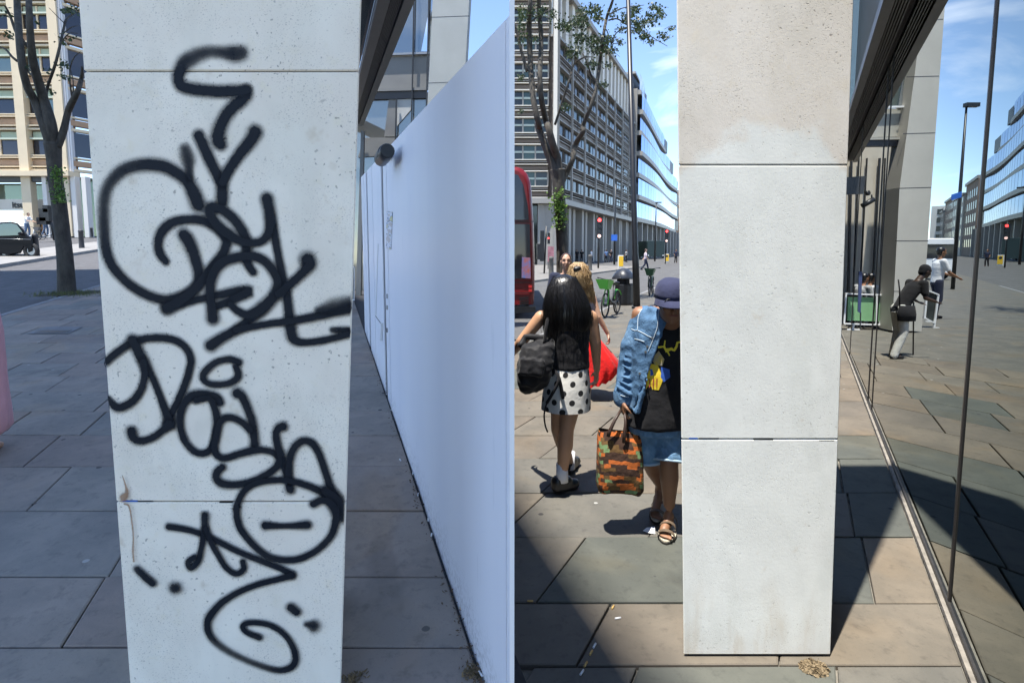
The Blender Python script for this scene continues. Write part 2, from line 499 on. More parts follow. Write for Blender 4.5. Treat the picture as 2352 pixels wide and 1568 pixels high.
# line of the hoarding foot on the climbing pavement
HP0 = gl(1115, 1568); HP1 = gl(815, 690)
HD = (HP1 - HP0).normalized()
HD2 = Vector((HD.x, HD.y, 0)).normalized()
HN = Vector((-HD2.y, HD2.x, 0))                # towards the left-hand pavement
def hx(y):                                     # x of the hoarding foot at depth y
    return HP0.x + (y - HP0.y) * HD.x / HD.y
KL0 = gl(17, 717)
def kx(y): return KL0.x + (y - KL0.y) * HD.x / HD.y   # the kerb runs parallel
def lp(x, y, dz=0.0): return Vector((x, y, lz(x, y) + dz))

# left: bed under the slabs, road, island
MB().quad([lp(kx(-3), -3, -0.025), lp(hx(-3) + 0.01, -3, -0.025), lp(hx(60) + 2, 60, -0.025), lp(kx(60), 60, -0.025)]).build('pavement', M_JOINT_L, kind='structure')
PAV_L = bpy.data.objects['pavement']
ROAD_L = MB().quad([lp(kx(-3) - 70, -3, -0.13), lp(kx(-3) - 0.001, -3, -0.13), lp(kx(120) - 0.001, 120, -0.13), lp(kx(120) - 130, 120, -0.13)]).build('road', M_ASPHALT_L, kind='structure')
kb = MB()
for i in range(26):
    y0, y1 = 1.0 + i * 0.95, 1.0 + i * 0.95 + 0.94
    kb = MB().hexa([lp(kx(y0) - .02, y0, -.2), lp(kx(y0) + .13, y0, -.2), lp(kx(y1) + .13, y1, -.2), lp(kx(y1) - .02, y1, -.2),
                    lp(kx(y0), y0, .004), lp(kx(y0) + .13, y0, .004), lp(kx(y1) + .13, y1, .004), lp(kx(y1), y1, .004)])
    kb.build('kerb_stone', M_KERB, PAV_L)
# left flagstones, course by course
def flag(mb, c, dz, ch=0.006, th=0.03):
    top = [p + Vector((0, 0, dz)) for p in c]
    cen = sum(top, Vector()) / 4
    ins = [p + (cen - p).normalized() * ch * 1.4 for p in top]
    low = [p - Vector((0, 0, ch * 0.7)) for p in top]
    bot = [p - Vector((0, 0, th)) for p in top]
    mb.quad(ins)
    for k in range(4):
        j = (k + 1) % 4
        mb.quad([low[k], low[j], ins[j], ins[k]]); mb.quad([bot[k], bot[j], low[j], low[k]])
    return mb
rows = [1.15, 1.62, 2.10]
for ypx in (1323, 1172, 1071, 999, 945, 899, 863, 834, 810): rows.append(gl(500, ypx).y)
while rows[-1] < 12.6: rows.append(rows[-1] + 0.56)
sl = HD.x / HD.y
rl = random.Random(3)
for r in range(len(rows) - 1):
    ya, yb = rows[r] + .005, rows[r + 1] - .005
    x = 0.0 + (rl.random() * 0.6 if r != 1 else 0.3)
    xr = 0.0
    width_tot = hx(0) - kx(0) - 0.14
    cuts = [0.0]
    cur = 0.0
    while cur < width_tot:
        cur += rl.uniform(0.62, 1.05); cuts.append(min(cur, width_tot))
    if cuts[-1] - cuts[-2] < 0.25: cuts.pop(-2)
    for a, b in zip(cuts, cuts[1:]):
        xa, xb = hx(0) - b + .005 - .012, hx(0) - a - .005 - .012
        if r < 2 and xb < -5: continue
        j = lambda: rl.uniform(-.003, .003)
        c = [lp(xa + sl * ya + j(), ya + j(), 0), lp(xb + sl * ya + j(), ya + j(), 0), lp(xb + sl * yb + j(), yb + j(), 0), lp(xa + sl * yb + j(), yb + j(), 0)]
        flag(MB(), c, rl.uniform(-.003, .003)).build('flagstone', M_SLAB_L, PAV_L)
yy = rows[-1]
MB().quad([lp(kx(yy) + .135, yy + .01, -.002), lp(hx(yy), yy + .01, -.002), lp(hx(60) + 2, 60, -.002), lp(kx(60) + .135, 60, -.002)]).build('far_paving', M_SLAB_L, PAV_L)
# small inspection cover let into the paving
cc = gl(*zoomer(0, 700, 3.1375)(415, 415))
cov = thing('inspection_cover', 'small rectangular inspection cover let into the grey left pavement', 'cover', cc)
for k in range(2):
    q = [cc + Vector((-.27 + .0, -.02 + .21 * k, .008)), cc + Vector((.22, -.02 + .21 * k, .008)), cc + Vector((.22 + sl * .2, .18 + .21 * k, .008 + .012)), cc + Vector((-.27 + sl * .2, .18 + .21 * k, .020))]
    flag(MB(), q, 0.001, .004, .02).build('cover_plate', M_DARK, cov)
MB().quad([cc + Vector((-.33, -.07, .002)), cc + Vector((.28, -.07, .002)), cc + Vector((.28 + sl * .5, .45, .033)), cc + Vector((-.33 + sl * .5, .45, .033))]).build('frame', mat('cover_frame', (0.16, 0.16, 0.165), 0.7, var=0.2), cov)

# island in the left road
IS0 = gl(10, 606); IS1 = gl(222, 573)
isd = (IS1 - IS0); isl = isd.x / isd.y
def ix(y): return IS0.x + (y - IS0.y) * isl
isle = MB()
isle.hexa([lp(ix(15) - 3.6, 15, -.2), lp(ix(15), 15, -.2), lp(ix(39), 39, -.2), lp(ix(39) - 3.6, 39, -.2), lp(ix(15) - 3.6, 15, .01), lp(ix(15), 15, .01), lp(ix(39), 39, .01), lp(ix(39) - 3.6, 39, .01)])
isle.build('traffic_island', mat('island_paving', (0.22, 0.215, 0.21), 0.8, var=0.2, vscale=2), kind='structure')

# right: road, pavement bed and flagstones
RK0 = gr(1300, 742)
RS = Vector((math.sin(math.radians(23.1)), math.cos(math.radians(23.1)), 0))   # street direction
def rkx(y): return RK0.x + (y - RK0.y) * RS.x / RS.y
MB().quad([(-60, 12, -0.125), (rkx(12), 12, -0.125), (rkx(400), 400, -0.125), (-60, 400, -0.125)]).build('road', M_ASPHALT, kind='structure')
PAV_R = MB().quad([(hx(-2) + .03, -2, -.03), (8, -2, -.03), (60, 100, -.03), (rkx(100), 100, -.03), (rkx(12), 12, -.03), (rkx(8) - 1, 8, -.03), (hx(8) + .03, 8, -.03)]).build('pavement', M_JOINT_R, kind='structure')
MB().quad([(rkx(9.9), 9.9, -.006), (14, 9.9, -.006), (60, 100, -.006), (rkx(100) + .14, 100, -.006)]).build('far_paving', M_SLAB_R, PAV_R)
for i in range(30):
    y0, y1 = 8 + i * .95, 8 + i * .95 + .94
    MB().hexa([(rkx(y0), y0, -.16), (rkx(y0) + .15, y0, -.16), (rkx(y1) + .15, y1, -.16), (rkx(y1), y1, -.16),
               (rkx(y0) + .02, y0, 0), (rkx(y0) + .15, y0, 0), (rkx(y1) + .15, y1, 0), (rkx(y1) + .02, y1, 0)]).build('kerb_stone', M_KERB, PAV_R)
gs = GD.x / GD.y
rrows = [1.7, gr(1400, 1566).y - .42 + .2]
rrows = [1.75, 2.28] + [gr(1400, v).y for v in (1383, 1232, 1131, 1052, 999)]
while rrows[-1] < 9.8: rrows.append(rrows[-1] + 0.62)
rr = random.Random(11)
def gx(y): return GA.x + (y - GA.y) * gs
# measured cross joints of the nearest courses, as x at the course's near edge
def xat(px, py): return gr(px, py).x
fixed = {1: [xat(1330, 1562)], 2: [xat(1232, 1381), xat(1700, 1381), xat(2010, 1383)], 3: [xat(1490, 1232), xat(1960, 1228)]}
for r in range(len(rrows) - 1):
    ya, yb = rrows[r] + .006, rrows[r + 1] - .006
    lo = min(hx(ya), hx(yb)) + .03
    if yb > 8: lo = max(lo, rkx(yb) - .4)
    hi = gx(ya) - .045
    if r in fixed:
        cuts = fixed[r][:]
        x = cuts[0]
        while x > lo: x -= rr.uniform(.7, 1.0); cuts.insert(0, max(x, lo - .3))
        x = cuts[-1]
        while x < hi: x += rr.uniform(.75, 1.1); cuts.append(min(x, hi))
    else:
        cuts = [lo]; x = lo + rr.uniform(.2, .8)
        while x < hi: cuts.append(x); x += rr.uniform(.62, 1.1)
        cuts.append(hi)
    if len(cuts) > 2 and cuts[-1] - cuts[-2] < .2: cuts.pop(-2)
    for i, (a, b) in enumerate(zip(cuts, cuts[1:])):
        if b - a < .03: continue
        j = lambda: rr.uniform(-.003, .003)
        sh = gs * (yb - ya)
        c = [Vector((a + .006 + j(), ya + j(), 0)), Vector((b - .006 + j(), ya + j(), 0)), Vector((b - .006 + sh + j(), yb + j(), 0)), Vector((a + .006 + sh + j(), yb + j(), 0))]
        green = (r == 2 and abs(a - fixed[2][0]) < .05) or (a > 1.1 and r in (2, 3, 4, 5) and rr.random() < .7) or rr.random() < .08
        flag(MB(), c, rr.uniform(-.004, .004)).build('flagstone', M_SLAB_G if green else M_SLAB_R, PAV_R)

# island in the right-hand road
q0, q1 = gr(1235, 643, -.0), gr(1412, 620, 0)
sli = (q1.x - q0.x) / (q1.y - q0.y)
def jx(y): return q0.x + (y - q0.y) * sli
def island_pt(y, w, z): return Vector((jx(y) - w, y, z))
MB().hexa([Vector((jx(24) - 16, 33, -.15)), Vector((jx(24), 24, -.15)), Vector((jx(64), 64, -.15)), Vector((jx(64) - 12, 70, -.15)),
           Vector((jx(24) - 16, 33, .0)), Vector((jx(24), 24, .0)), Vector((jx(64), 64, .0)), Vector((jx(64) - 12, 70, .0))]).build('traffic_island', mat('island_paving_right', (0.17, 0.16, 0.145), 0.8, var=0.2, vscale=2), kind='structure')

# ================================================================== pillars
def prism_pillar(root, Yf, xl, xr, cuts, depth_dir, depth, m, gap=0.004):
    """stone blocks between the z cuts; xl(z), xr(z) give the tapering arrises"""
    for za, zb in zip(cuts, cuts[1:]):
        za2, zb2 = za + gap / 2, zb - gap / 2
        ch = 0.004
        rings = []
        for z, i in ((za2, ch), (za2 + ch, 0), (zb2 - ch, 0), (zb2, ch)):
            n = 1
            a, b = xl(z) + i, xr(z) - i
            f0 = Vector((a + ch, Yf + i, z)); f1 = Vector((b - ch, Yf + i, z))
            s0 = Vector((a, Yf + ch + i, z)); s1 = Vector((b, Yf + ch + i, z))
            dv = depth_dir * (depth / depth_dir.y)
            rings.append([f0, f1, s1, s1 + dv - Vector((0, i * 2, 0)), s0 + dv - Vector((0, i * 2, 0)), s0])
        MB().loft(rings, smooth=False).build('stone_block', m, root)
    # mortar core, set back in the joints
    z0, z1 = cuts[0] + .01, cuts[-1] - .01
    core = []
    for z in (z0, z1):
        dv = depth_dir * (depth / depth_dir.y)
        a, b = xl(z) + .014, xr(z) - .014
        core.append([Vector((a, Yf + .014, z)), Vector((b, Yf + .014, z)), Vector((b, Yf + .03, z)) + dv * .9, Vector((a, Yf + .03, z)) + dv * .9])
    MB().loft(core, smooth=False).build('mortar_core', M_JOINT_R, root)
def lin(p, q):
    return lambda z: p.x + (q.x - p.x) * (z - p.z) / (q.z - p.z)
YL = 1.90
lxl = lin(at(180, 10, YL), at(297, 1560, YL)); lxr = lin(at(829, 10, YL), at(783, 1560, YL))
zj = lambda py, Y: at(500, py, Y).z
PIL_L = thing('stone_pillar', 'pale limestone pillar covered in black graffiti tags beside the white hoarding', 'pillar', (lxl(0.2) * .5 + lxr(.2) * .5, YL + .25, lz(0, YL)))
prism_pillar(PIL_L, YL, lxl, lxr, [lz(0, YL) - .05, zj(1152, YL), zj(164, YL), 3.45], DL, 0.55, M_PILLAR_L)
YR = gr(1740, 1507).y
rxl = lin(at(1555, 10, YR), at(1571, 1505, YR)); rxr = lin(at(1961, 10, YR), at(1908, 1505, YR))
M_PILLAR_R = stone_mat('limestone_cream', (0.70, 0.63, 0.53), (0.80, 0.74, 0.65), patch=((rxl(1.5) + rxr(1.5)) / 2, at(1750, 285, YR).z, .40, (0.82, 0.825, 0.765)), pit=0.7)
PIL_R = thing('stone_pillar', 'clean cream limestone pillar scrubbed paler in its lower part, beside the glass wall', 'pillar', ((rxl(0) + rxr(0)) / 2, YR + .25, 0))
prism_pillar(PIL_R, YR, rxl, rxr, [0.008, zj(1008, YR), zj(379, YR), 4.6, 6.8, 9.0], GD, 0.50, M_PILLAR_R)
# bits caught in the open joints
def chip(root, px0, px1, py, Y, m, name='joint_filler', h=.003):
    a, b = at(px0, py, Y + .004), at(px1, py, Y + .004)
    MB().bar(a, b, .008, h * 2).build(name, m, root)
M_BLUE = mat('blue_spacer', (0.02, 0.12, 0.5), 0.5)
chip(PIL_L, 283, 318, 1148.5, YL, M_BLUE, 'plastic_spacer')
chip(PIL_L, 318, 352, 1149, YL, M_BLACK, 'open_joint', .002); chip(PIL_L, 505, 535, 1152, YL, M_BLACK, 'open_joint', .002)
chip(PIL_R, 1582, 1602, 1005.5, YR, M_BLUE, 'plastic_spacer')
chip(PIL_R, 1604, 1650, 1006, YR, M_BLACK, 'open_joint', .002); chip(PIL_R, 1730, 1775, 1008, YR, M_BLACK, 'open_joint', .002); chip(PIL_R, 1880, 1915, 1011, YR, M_BLACK, 'open_joint', .002)
# dark gap at the foot of the right pillar and the gravel spilled there
MB().hexa([(rxl(0) + .02 + gs * y_, YR + .01 + y_, z_) if k_ else (rxr(0) - .01 + gs * y_, YR + .01 + y_, z_) for z_ in (-.004, .012) for k_, y_ in ((1, 0), (0, 0), (0, .4), (1, .4))]).build('shadow_gap', M_BLACK, PIL_R)
gvl = MB(); rg = random.Random(5); gc = gr(1870, 1535)
for k in range(300):
    a, r_ = rg.uniform(0, 6.28), rg.random() ** .6
    p = gc + Vector((math.cos(a) * r_ * .062, math.sin(a) * r_ * .05, .004 + rg.random() * .010 * (1 - r_)))
    s_ = rg.uniform(.0025, .0055)
    d = [Vector((rg.uniform(-1, 1), rg.uniform(-1, 1), rg.uniform(-1, 1))).normalized() * s_ for _ in range(3)]
    gvl.hexa([p - d[0] - d[1], p + d[0] - d[1], p + d[0] + d[1], p - d[0] + d[1], p - d[0] - d[1] + d[2] * 2, p + d[0] - d[1] + d[2] * 2, p + d[0] + d[1] + d[2] * 2, p - d[0] + d[1] + d[2] * 2])
gvl.build('gravel', mat('tan_gravel', (0.10, 0.07, 0.035), 0.8, col2=(0.26, 0.20, 0.12), vscale=160), label='spilled tan gravel at the foot of the clean pillar', cat='gravel', kind='stuff')

# ------------------------------------------------------------------ graffiti
def spray_mat():
    g = NG('black_spray_paint')
    uv = g.new('ShaderNodeUVMap'); sx = g.new('ShaderNodeSeparateXYZ'); g.put(sx.inputs[0], uv.outputs[0])
    u, soft = sx.outputs[0], sx.outputs[1]
    p = g.pos()
    sp = g.math('MULTIPLY_ADD', g.noise(p, 260, 3, 0.7), 0.34, -0.17)
    sp2 = g.math('MULTIPLY_ADD', g.noise(p, 45, 4, 0.7), 0.16, -0.08)
    ue = g.math('ADD', u, g.math('ADD', sp, sp2))
    hard = g.step(ue, 0.53, 0.35)
    halo = g.math('MULTIPLY', g.math('POWER', g.step(ue, 1.0, 0.36), 1.6), 0.62)
    a1 = g.math('MAXIMUM', hard, halo)
    sofa = g.math('MULTIPLY', g.step(ue, 0.78, 0.05), 0.84)
    al = g.math('MULTIPLY', g.mix(soft, a1, sofa), g.math('MULTIPLY_ADD', g.step(g.noise(p, 9, 3), .3, .6), .07, .93))
    g.b.inputs['Base Color'].default_value = (0.008, 0.011, 0.017, 1)
    g.b.inputs['Roughness'].default_value = 0.6
    g.b.inputs['Specular IOR Level'].default_value = 0.2
    g.put(g.b.inputs['Alpha'], al)
    return g.m
M_SPRAY = spray_mat()
GRAF_N = [0]
def stroke(Zf, s, pts, Y=YL, m=None, name='graffiti_stroke', root=None, clip=(lxl, lxr), grow=2.55):
    """pts: (x, y, width[, soft]) in the zoomed grid Zf with scale s"""
    P = []
    for q in pts:
        zx, zy, w = q[:3]; so = q[3] if len(q) > 3 else 0.0
        f = Zf if len(q) < 5 else q[4]; sc = s if len(q) < 5 else q[5]
        px, py = f(zx, zy)
        c = at(px, py, Y); r = w / sc * .91875 / F * Y * .5 * grow
        P.append((c.x, c.z, r, so))
    C = catmull(P, 6) if len(P) > 1 else P + [(P[0][0] + .0005, P[0][1], P[0][2], P[0][3])]
    GRAF_N[0] += 1
    y0 = Y - .0012 - GRAF_N[0] * .00022
    mb = MB(); cols = (-1, -.6, 0, .6, 1)
    prev = None; n = len(C)
    for k in range(n):
        a, b = C[max(k - 1, 0)], C[min(k + 1, n - 1)]
        tx, tz = b[0] - a[0], b[1] - a[1]; L = math.hypot(tx, tz) or 1
        nx, nz = -tz / L, tx / L
        x, z, r, so = C[k]
        row = []
        for u in cols:
            xx, zz = x + nx * r * u, z + nz * r * u
            xx = min(max(xx, clip[0](zz) + .003), clip[1](zz) - .003)
            row.append((Vector((xx, y0 - k * .0000045, zz)), (abs(u), so)))
        if prev:
            for j in range(4):
                mb.quad([prev[j][0], prev[j + 1][0], row[j + 1][0], row[j][0]], [prev[j][1], prev[j + 1][1], row[j + 1][1], row[j][1]])
        prev = row
        if k in (0, n - 1):                    # round end
            sg = -1 if k == 0 else 1
            ctr = (Vector((x, y0 - k * .0000045, z)), (0, so)); last = None
            for i in range(13):
                an = math.pi * i / 12
                ox = nx * math.cos(an) + sg * (tx / L) * math.sin(an); oz = nz * math.cos(an) + sg * (tz / L) * math.sin(an)
                pt = []
                for q in (.6, 1.0):
                    xx, zz = x + ox * r * q, z + oz * r * q
                    xx = min(max(xx, clip[0](zz) + .003), clip[1](zz) - .003)
                    pt.append((Vector((xx, y0 - k * .0000045, zz)), (q, so)))
                if last:
                    mb.quad([ctr[0], last[0][0], pt[0][0]], [ctr[1], last[0][1], pt[0][1]])
                    mb.quad([last[0][0], last[1][0], pt[1][0], pt[0][0]], [last[0][1], last[1][1], pt[1][1], pt[0][1]])
                last = pt
    mb.build(name, m or M_SPRAY, root or PIL_L)
s1, s2, s3, s4 = 3.2667, 3.4588, 3.5636, 3.2873
def G(zf, s, *p): stroke(zf, s, p)
G(G1, s1, (1345, 175, 90, .5), (1280, 180, 92, .25), (1200, 170, 80, .8), (1100, 165, 80, 1), (1000, 190, 88, .8), (900, 245, 90, .5), (855, 310, 78, .1), (838, 370, 70), (860, 440, 70), (960, 470, 70), (1150, 488, 70), (1300, 485, 70), (1392, 475, 62))
G(G1, s1, (1395, 480, 66), (1385, 520, 74), (1330, 575, 75), (1250, 650, 75), (1195, 740, 75), (1165, 830, 80), (1160, 890, 80), (1182, 918, 74))
G(G1, s1, (1005, 850, 70), (1050, 950, 70), (1110, 1080, 70), (1180, 1220, 70), (1195, 1300, 72), (1195, 1385, 72))
G(G1, s1, (1465, 820, 85), (1420, 900, 75), (1330, 1010, 68), (1250, 1130, 65), (1200, 1230, 65))
a = (G2, s2)
stroke(G1, s1, [(1000, 1410, 90), (960, 1310, 85), (910, 1220, 76), (820, 1150, 75), (700, 1095, 75), (560, 1085, 75, .1), (430, 1110, 75, .35), (340, 1165, 78, .6), (270, 1250, 78, .9), (238, 1340, 80, .9),
                (103, 170, 84, .9, *a), (112, 400, 76, .5, *a), (135, 540, 70, .1, *a), (200, 670, 68, 0, *a), (330, 800, 65, 0, *a), (480, 890, 65, 0, *a), (620, 930, 65, 0, *a), (730, 920, 70, 0, *a), (850, 870, 70, 0, *a), (920, 790, 70, 0, *a), (925, 690, 75, 0, *a), (890, 560, 75, 0, *a), (840, 430, 84, 0, *a), (797, 368, 78, 0, *a)])
G(G1, s1, (895, 960, 80, 1), (915, 1040, 92, .8), (925, 1120, 60, .7), (932, 1200, 46, .5))
G(G2, s2, (640, 600, 52), (590, 530, 60), (575, 440, 60), (610, 340, 64), (700, 265, 64), (850, 237, 60), (1000, 260, 65), (1110, 340, 66), (1165, 430, 66), (1130, 540, 66), (1040, 650, 66), (960, 760, 70), (880, 850, 75), (760, 940, 80), (650, 1005, 80))
G(G2, s2, (650, 1000, 74), (850, 945, 54), (1050, 900, 54), (1250, 862, 68), (1360, 858, 74), (1290, 895, 66), (1180, 950, 60), (1085, 985, 54))
G(G2, s2, (1395, 690, 55), (1345, 610, 62), (1337, 480, 70), (1318, 380, 74), (1250, 260, 70), (1150, 170, 70), (1060, 132, 75), (1018, 170, 75), (1070, 270, 75), (1160, 350, 75), (1280, 420, 64), (1400, 442, 58), (1490, 410, 60), (1540, 320, 70), (1540, 200, 76), (1515, 60, 80))
G(G2, s2, (1545, 220, 60), (1575, 350, 58), (1600, 480, 55), (1640, 700, 60), (1680, 860, 64), (1700, 1000, 64), (1720, 1180, 74), (1752, 1275, 68), (1850, 1298, 50), (2000, 1280, 50), (2235, 1225, 50))
G(G2, s2, (2240, 1205, 62), (2150, 1195, 50), (2080, 1190, 42, .4))
G(G2, s2, (1048, 1090, 84), (1040, 1000, 74), (1025, 850, 70), (1045, 720, 75), (1110, 620, 75), (1230, 570, 70), (1390, 555, 66), (1500, 600, 66), (1580, 700, 66), (1610, 800, 70), (1560, 920, 80), (1450, 1020, 80), (1350, 1060, 64), (1260, 1025, 55), (1200, 970, 48))
G(G2, s2, (1480, 1010, 70), (1380, 1090, 64), (1250, 1190, 64), (1120, 1262, 70), (1030, 1325, 80))
G(G2, s2, (1868, 590, 104), (1885, 630, 78), (1800, 720, 64), (1680, 830, 64), (1620, 880, 70))
G(G2, s2, (1250, 1190, 55), (1500, 1142, 50), (1750, 1110, 55), (2000, 1060, 60), (2250, 1000, 72))
G(G2, s2, (1960, 1020, 60, 1), (2090, 990, 110, 1), (2250, 965, 110, .8))
G(G3, s3, (80, 310, 55), (200, 210, 55), (320, 132, 60), (450, 92, 55), (600, 86, 55), (720, 112, 55), (810, 180, 55), (850, 280, 55), (830, 400, 55), (790, 520, 55), (730, 660, 55), (672, 780, 56), (650, 850, 80))
G(G3, s3, (330, 100, 74), (380, 200, 76), (430, 300, 78), (500, 420, 55), (560, 560, 52), (620, 720, 60), (662, 832, 86))
G(G3, s3, (430, 300, 66), (440, 420, 55), (410, 540, 55), (340, 640, 60), (240, 700, 60), (170, 690, 60), (118, 620, 40))
G(G3, s3, (325, 915, 75), (340, 970, 68), (410, 1000, 58), (520, 965, 55), (620, 890, 60), (660, 850, 80))
G(G3, s3, (1275, 300, 55), (1190, 275, 50), (1080, 300, 50), (990, 370, 54), (960, 430, 54), (1000, 485, 50), (1100, 500, 50), (1210, 480, 50), (1272, 420, 55), (1250, 340, 44))
G(G3, s3, (1110, 660, 58), (1080, 610, 60), (980, 585, 64), (870, 600, 74), (800, 660, 60), (760, 760, 55), (760, 880, 55), (800, 1000, 55), (880, 1090, 55), (960, 1110, 55), (1030, 1070, 55), (1070, 960, 60), (1085, 820, 60), (1060, 700, 54), (1010, 620, 50), (900, 640, 50))
G(G3, s3, (1265, 575, 78), (1310, 610, 64), (1360, 720, 60), (1400, 850, 64), (1420, 1030, 64))
G(G3, s3, (1380, 900, 58), (1300, 830, 54), (1200, 790, 54), (1120, 822, 54), (1090, 900, 50), (1062, 1050, 55), (1090, 1130, 55), (1160, 1150, 55), (1280, 1115, 55), (1400, 1085, 60), (1500, 1080, 50), (1600, 1110, 55), (1640, 1180, 60), (1580, 1260, 55), (1440, 1340, 55), (1280, 1385, 55), (1140, 1380, 64), (1080, 1330, 60), (1090, 1270, 60), (1135, 1230, 54))
G(G3, s3, (1670, 870, 68), (1630, 890, 60), (1610, 950, 55), (1630, 1060, 60), (1690, 1230, 65), (1720, 1340, 65), (1735, 1430, 68))
G(G3, s3, (1720, 1340, 58), (1730, 1180, 55), (1770, 1060, 58), (1850, 1000, 58), (1930, 1020, 58), (1990, 1110, 55), (2040, 1250, 55), (2090, 1400, 60), (2160, 1540, 84))
b4 = (G4, s4)
stroke(G3, s3, [(2130, 1530, 70), (2050, 1470, 60), (1900, 1400, 55), (1720, 1350, 50), (1560, 1350, 50), (1420, 1380, 50), (1320, 1450, 50), (1262, 1570, 52), (1065, 120, 50, 0, *b4), (1066, 190, 50, 0, *b4), (1090, 280, 50, 0, *b4), (1160, 380, 50, 0, *b4), (1250, 470, 50, 0, *b4), (1350, 530, 50, 0, *b4), (1480, 550, 50, .1, *b4), (1600, 530, 50, 0, *b4), (1730, 460, 50, .2, *b4), (1830, 360, 50, 0, *b4), (1870, 260, 55, 0, *b4), (1880, 160, 60, 0, *b4), (1830, 80, 60, 0, *b4), (1760, 58, 55, 0, *b4), (1692, 90, 54, 0, *b4)])
G(G4, s4, (1790, -20, 70), (1880, 70, 110), (1925, 150, 120), (1935, 190, 90, .4))
G(G4, s4, (1300, 265, 60), (1400, 268, 42), (1500, 268, 42), (1640, 260, 62))
G(G4, s4, (510, 275, 50), (640, 295, 45), (780, 335, 45), (900, 390, 45), (1080, 480, 45), (1280, 560, 45), (1430, 620, 45), (1515, 668, 56))
G(G4, s4, (1515, 672, 56), (1420, 700, 46), (1260, 740, 45), (1100, 800, 46), (950, 890, 50), (850, 1000, 55), (825, 1080, 50), (850, 1170, 50, .1), (940, 1260, 52, .7), (1080, 1340, 50, .9), (1250, 1410, 48, .8), (1400, 1450, 46, .3), (1500, 1430, 50), (1545, 1370, 50), (1530, 1270, 45), (1460, 1160, 42), (1350, 1085, 42), (1230, 1060, 42), (1140, 1065, 42), (1115, 1100, 42), (1160, 1145, 42), (1250, 1180, 48))
G(G4, s4, (805, 180, 52), (800, 300, 48), (780, 430, 42), (750, 550, 44), (690, 610, 48), (668, 560, 40), (720, 520, 40))
G(G4, s4, (815, 290, 44), (860, 410, 44), (910, 500, 42), (980, 610, 42), (1060, 660, 44), (1122, 620, 44), (1115, 560, 40))
G(G4, s4, (250, 620, 50, .3), (310, 680, 55), (375, 735, 55)); G(G4, s4, (560, 775, 80, .25)); G(G4, s4, (1510, 935, 65), (1555, 970, 60)); G(G4, s4, (1640, 1072, 44, .5), (1690, 1085, 92, .45))
# rust-coloured run below the joint
def stain_mat():
    g = NG('rust_run'); uv = g.new('ShaderNodeUVMap'); sx = g.new('ShaderNodeSeparateXYZ'); g.put(sx.inputs[0], uv.outputs[0])
    ue = g.math('ADD', sx.outputs[0], g.math('MULTIPLY_ADD', g.noise(g.pos(), 60, 4), .6, -.3))
    g.b.inputs['Base Color'].default_value = (0.30, 0.15, 0.065, 1); g.b.inputs['Roughness'].default_value = .8
    g.put(g.b.inputs['Alpha'], g.math('MULTIPLY', g.step(ue, .8, .3), .72))
    return g.m
M_STAIN = stain_mat()
stroke(G4, s4, [(150, 85, 22), (190, 110, 24), (212, 240, 20), (222, 350, 18), (220, 480, 22), (228, 555, 22)], m=M_STAIN, name='rust_stain', grow=1.3)
stroke(G3, s3, [(250, 1300, 10), (275, 1370, 30), (290, 1450, 60), (260, 1500, 120)], m=M_STAIN, name='rust_stain', grow=1.1)
# ================================================================== hoarding
n_near = None
def on_wall(px, py, off=0.0):                  # where a picture point lies on the hoarding's face
    r = ray(px, py); o = HP0 + HN * off
    t = (o - CAM).dot(HN) / r.dot(HN)
    return CAM + r * t
def w_s(p): return (Vector((p.x, p.y, 0)) - Vector((HP0.x, HP0.y, 0))).dot(HD2)
S_END = w_s(on_wall(1171, 900)); S_FAR = w_s(on_wall(833, 560))
tn, tf = on_wall(1170, 36), on_wall(836, 400)
def top_z(s): return tn.z + (tf.z - tn.z) * (s - w_s(tn)) / (w_s(tf) - w_s(tn))
def foot_z(s): p = HP0 + HD2 * s; return lz(p.x, p.y)
def hoard_mat():
    g = NG('hoarding_paint'); p = g.pos()
    streak = g.noise(g.scaled(p, (1.6, 1.6, .22)), 1.3, 3, .5, .4)
    c = g.ramp(streak, [(0.3, (0.82, 0.83, 0.90)), (0.55, (0.86, 0.865, 0.925)), (0.75, (0.89, 0.895, 0.94))])
    grime = g.math('MULTIPLY', g.step(g.noise(p, 26, 5, .75), .69, .76), .4)
    c = g.mix(grime, c, (0.36, 0.39, 0.46))
    sz = g.new('ShaderNodeSeparateXYZ'); g.put(sz.inputs[0], p)
    hgt = g.math('SUBTRACT', sz.outputs[2], g.math('MULTIPLY_ADD', sz.outputs[1], LSL, LZ0))
    spl = g.math('MULTIPLY', g.step(g.math('ADD', hgt, g.math('MULTIPLY', g.noise(p, 8, 4, .7), .3)), .42, .1), g.step(g.noise(p, 45, 3, .7), .45, .62))
    c = g.mix(g.math('MULTIPLY', spl, .55), c, (0.33, 0.32, 0.33))
    scf = g.math('MULTIPLY', g.step(g.noise(g.scaled(p, (9, 9, 1.6)), 1.5, 3, .6), .66, .74), .16)
    c = g.mix(scf, c, (.5, .52, .58))
    g.put(g.b.inputs['Base Color'], c); g.b.inputs['Roughness'].default_value = .42
    g.bump(g.noise(g.scaled(p, (1, 1, .5)), 3, 3), .12, .02)
    return g.m
M_HOARD = hoard_mat()
HO = thing('site_hoarding', 'tall pale blue-white site hoarding of flat panels running along the pavement', 'hoarding', HP0)
seams = [(901, 935, .03, 't'), (888, 904, .20, 'd'), (865, 834, .05, 't'), (850, 796, .22, 'd'), (842, 775, .05, 't')]
ss = sorted([(w_s(gl(px, py)), g_) for px, py, g_, k in seams] + [(w_s(on_wall(1163, 1490)), .010)])
edges = [(S_END, 0)] + [e for e in ss if e[0] > S_END + .02] + [(S_FAR, 0)]
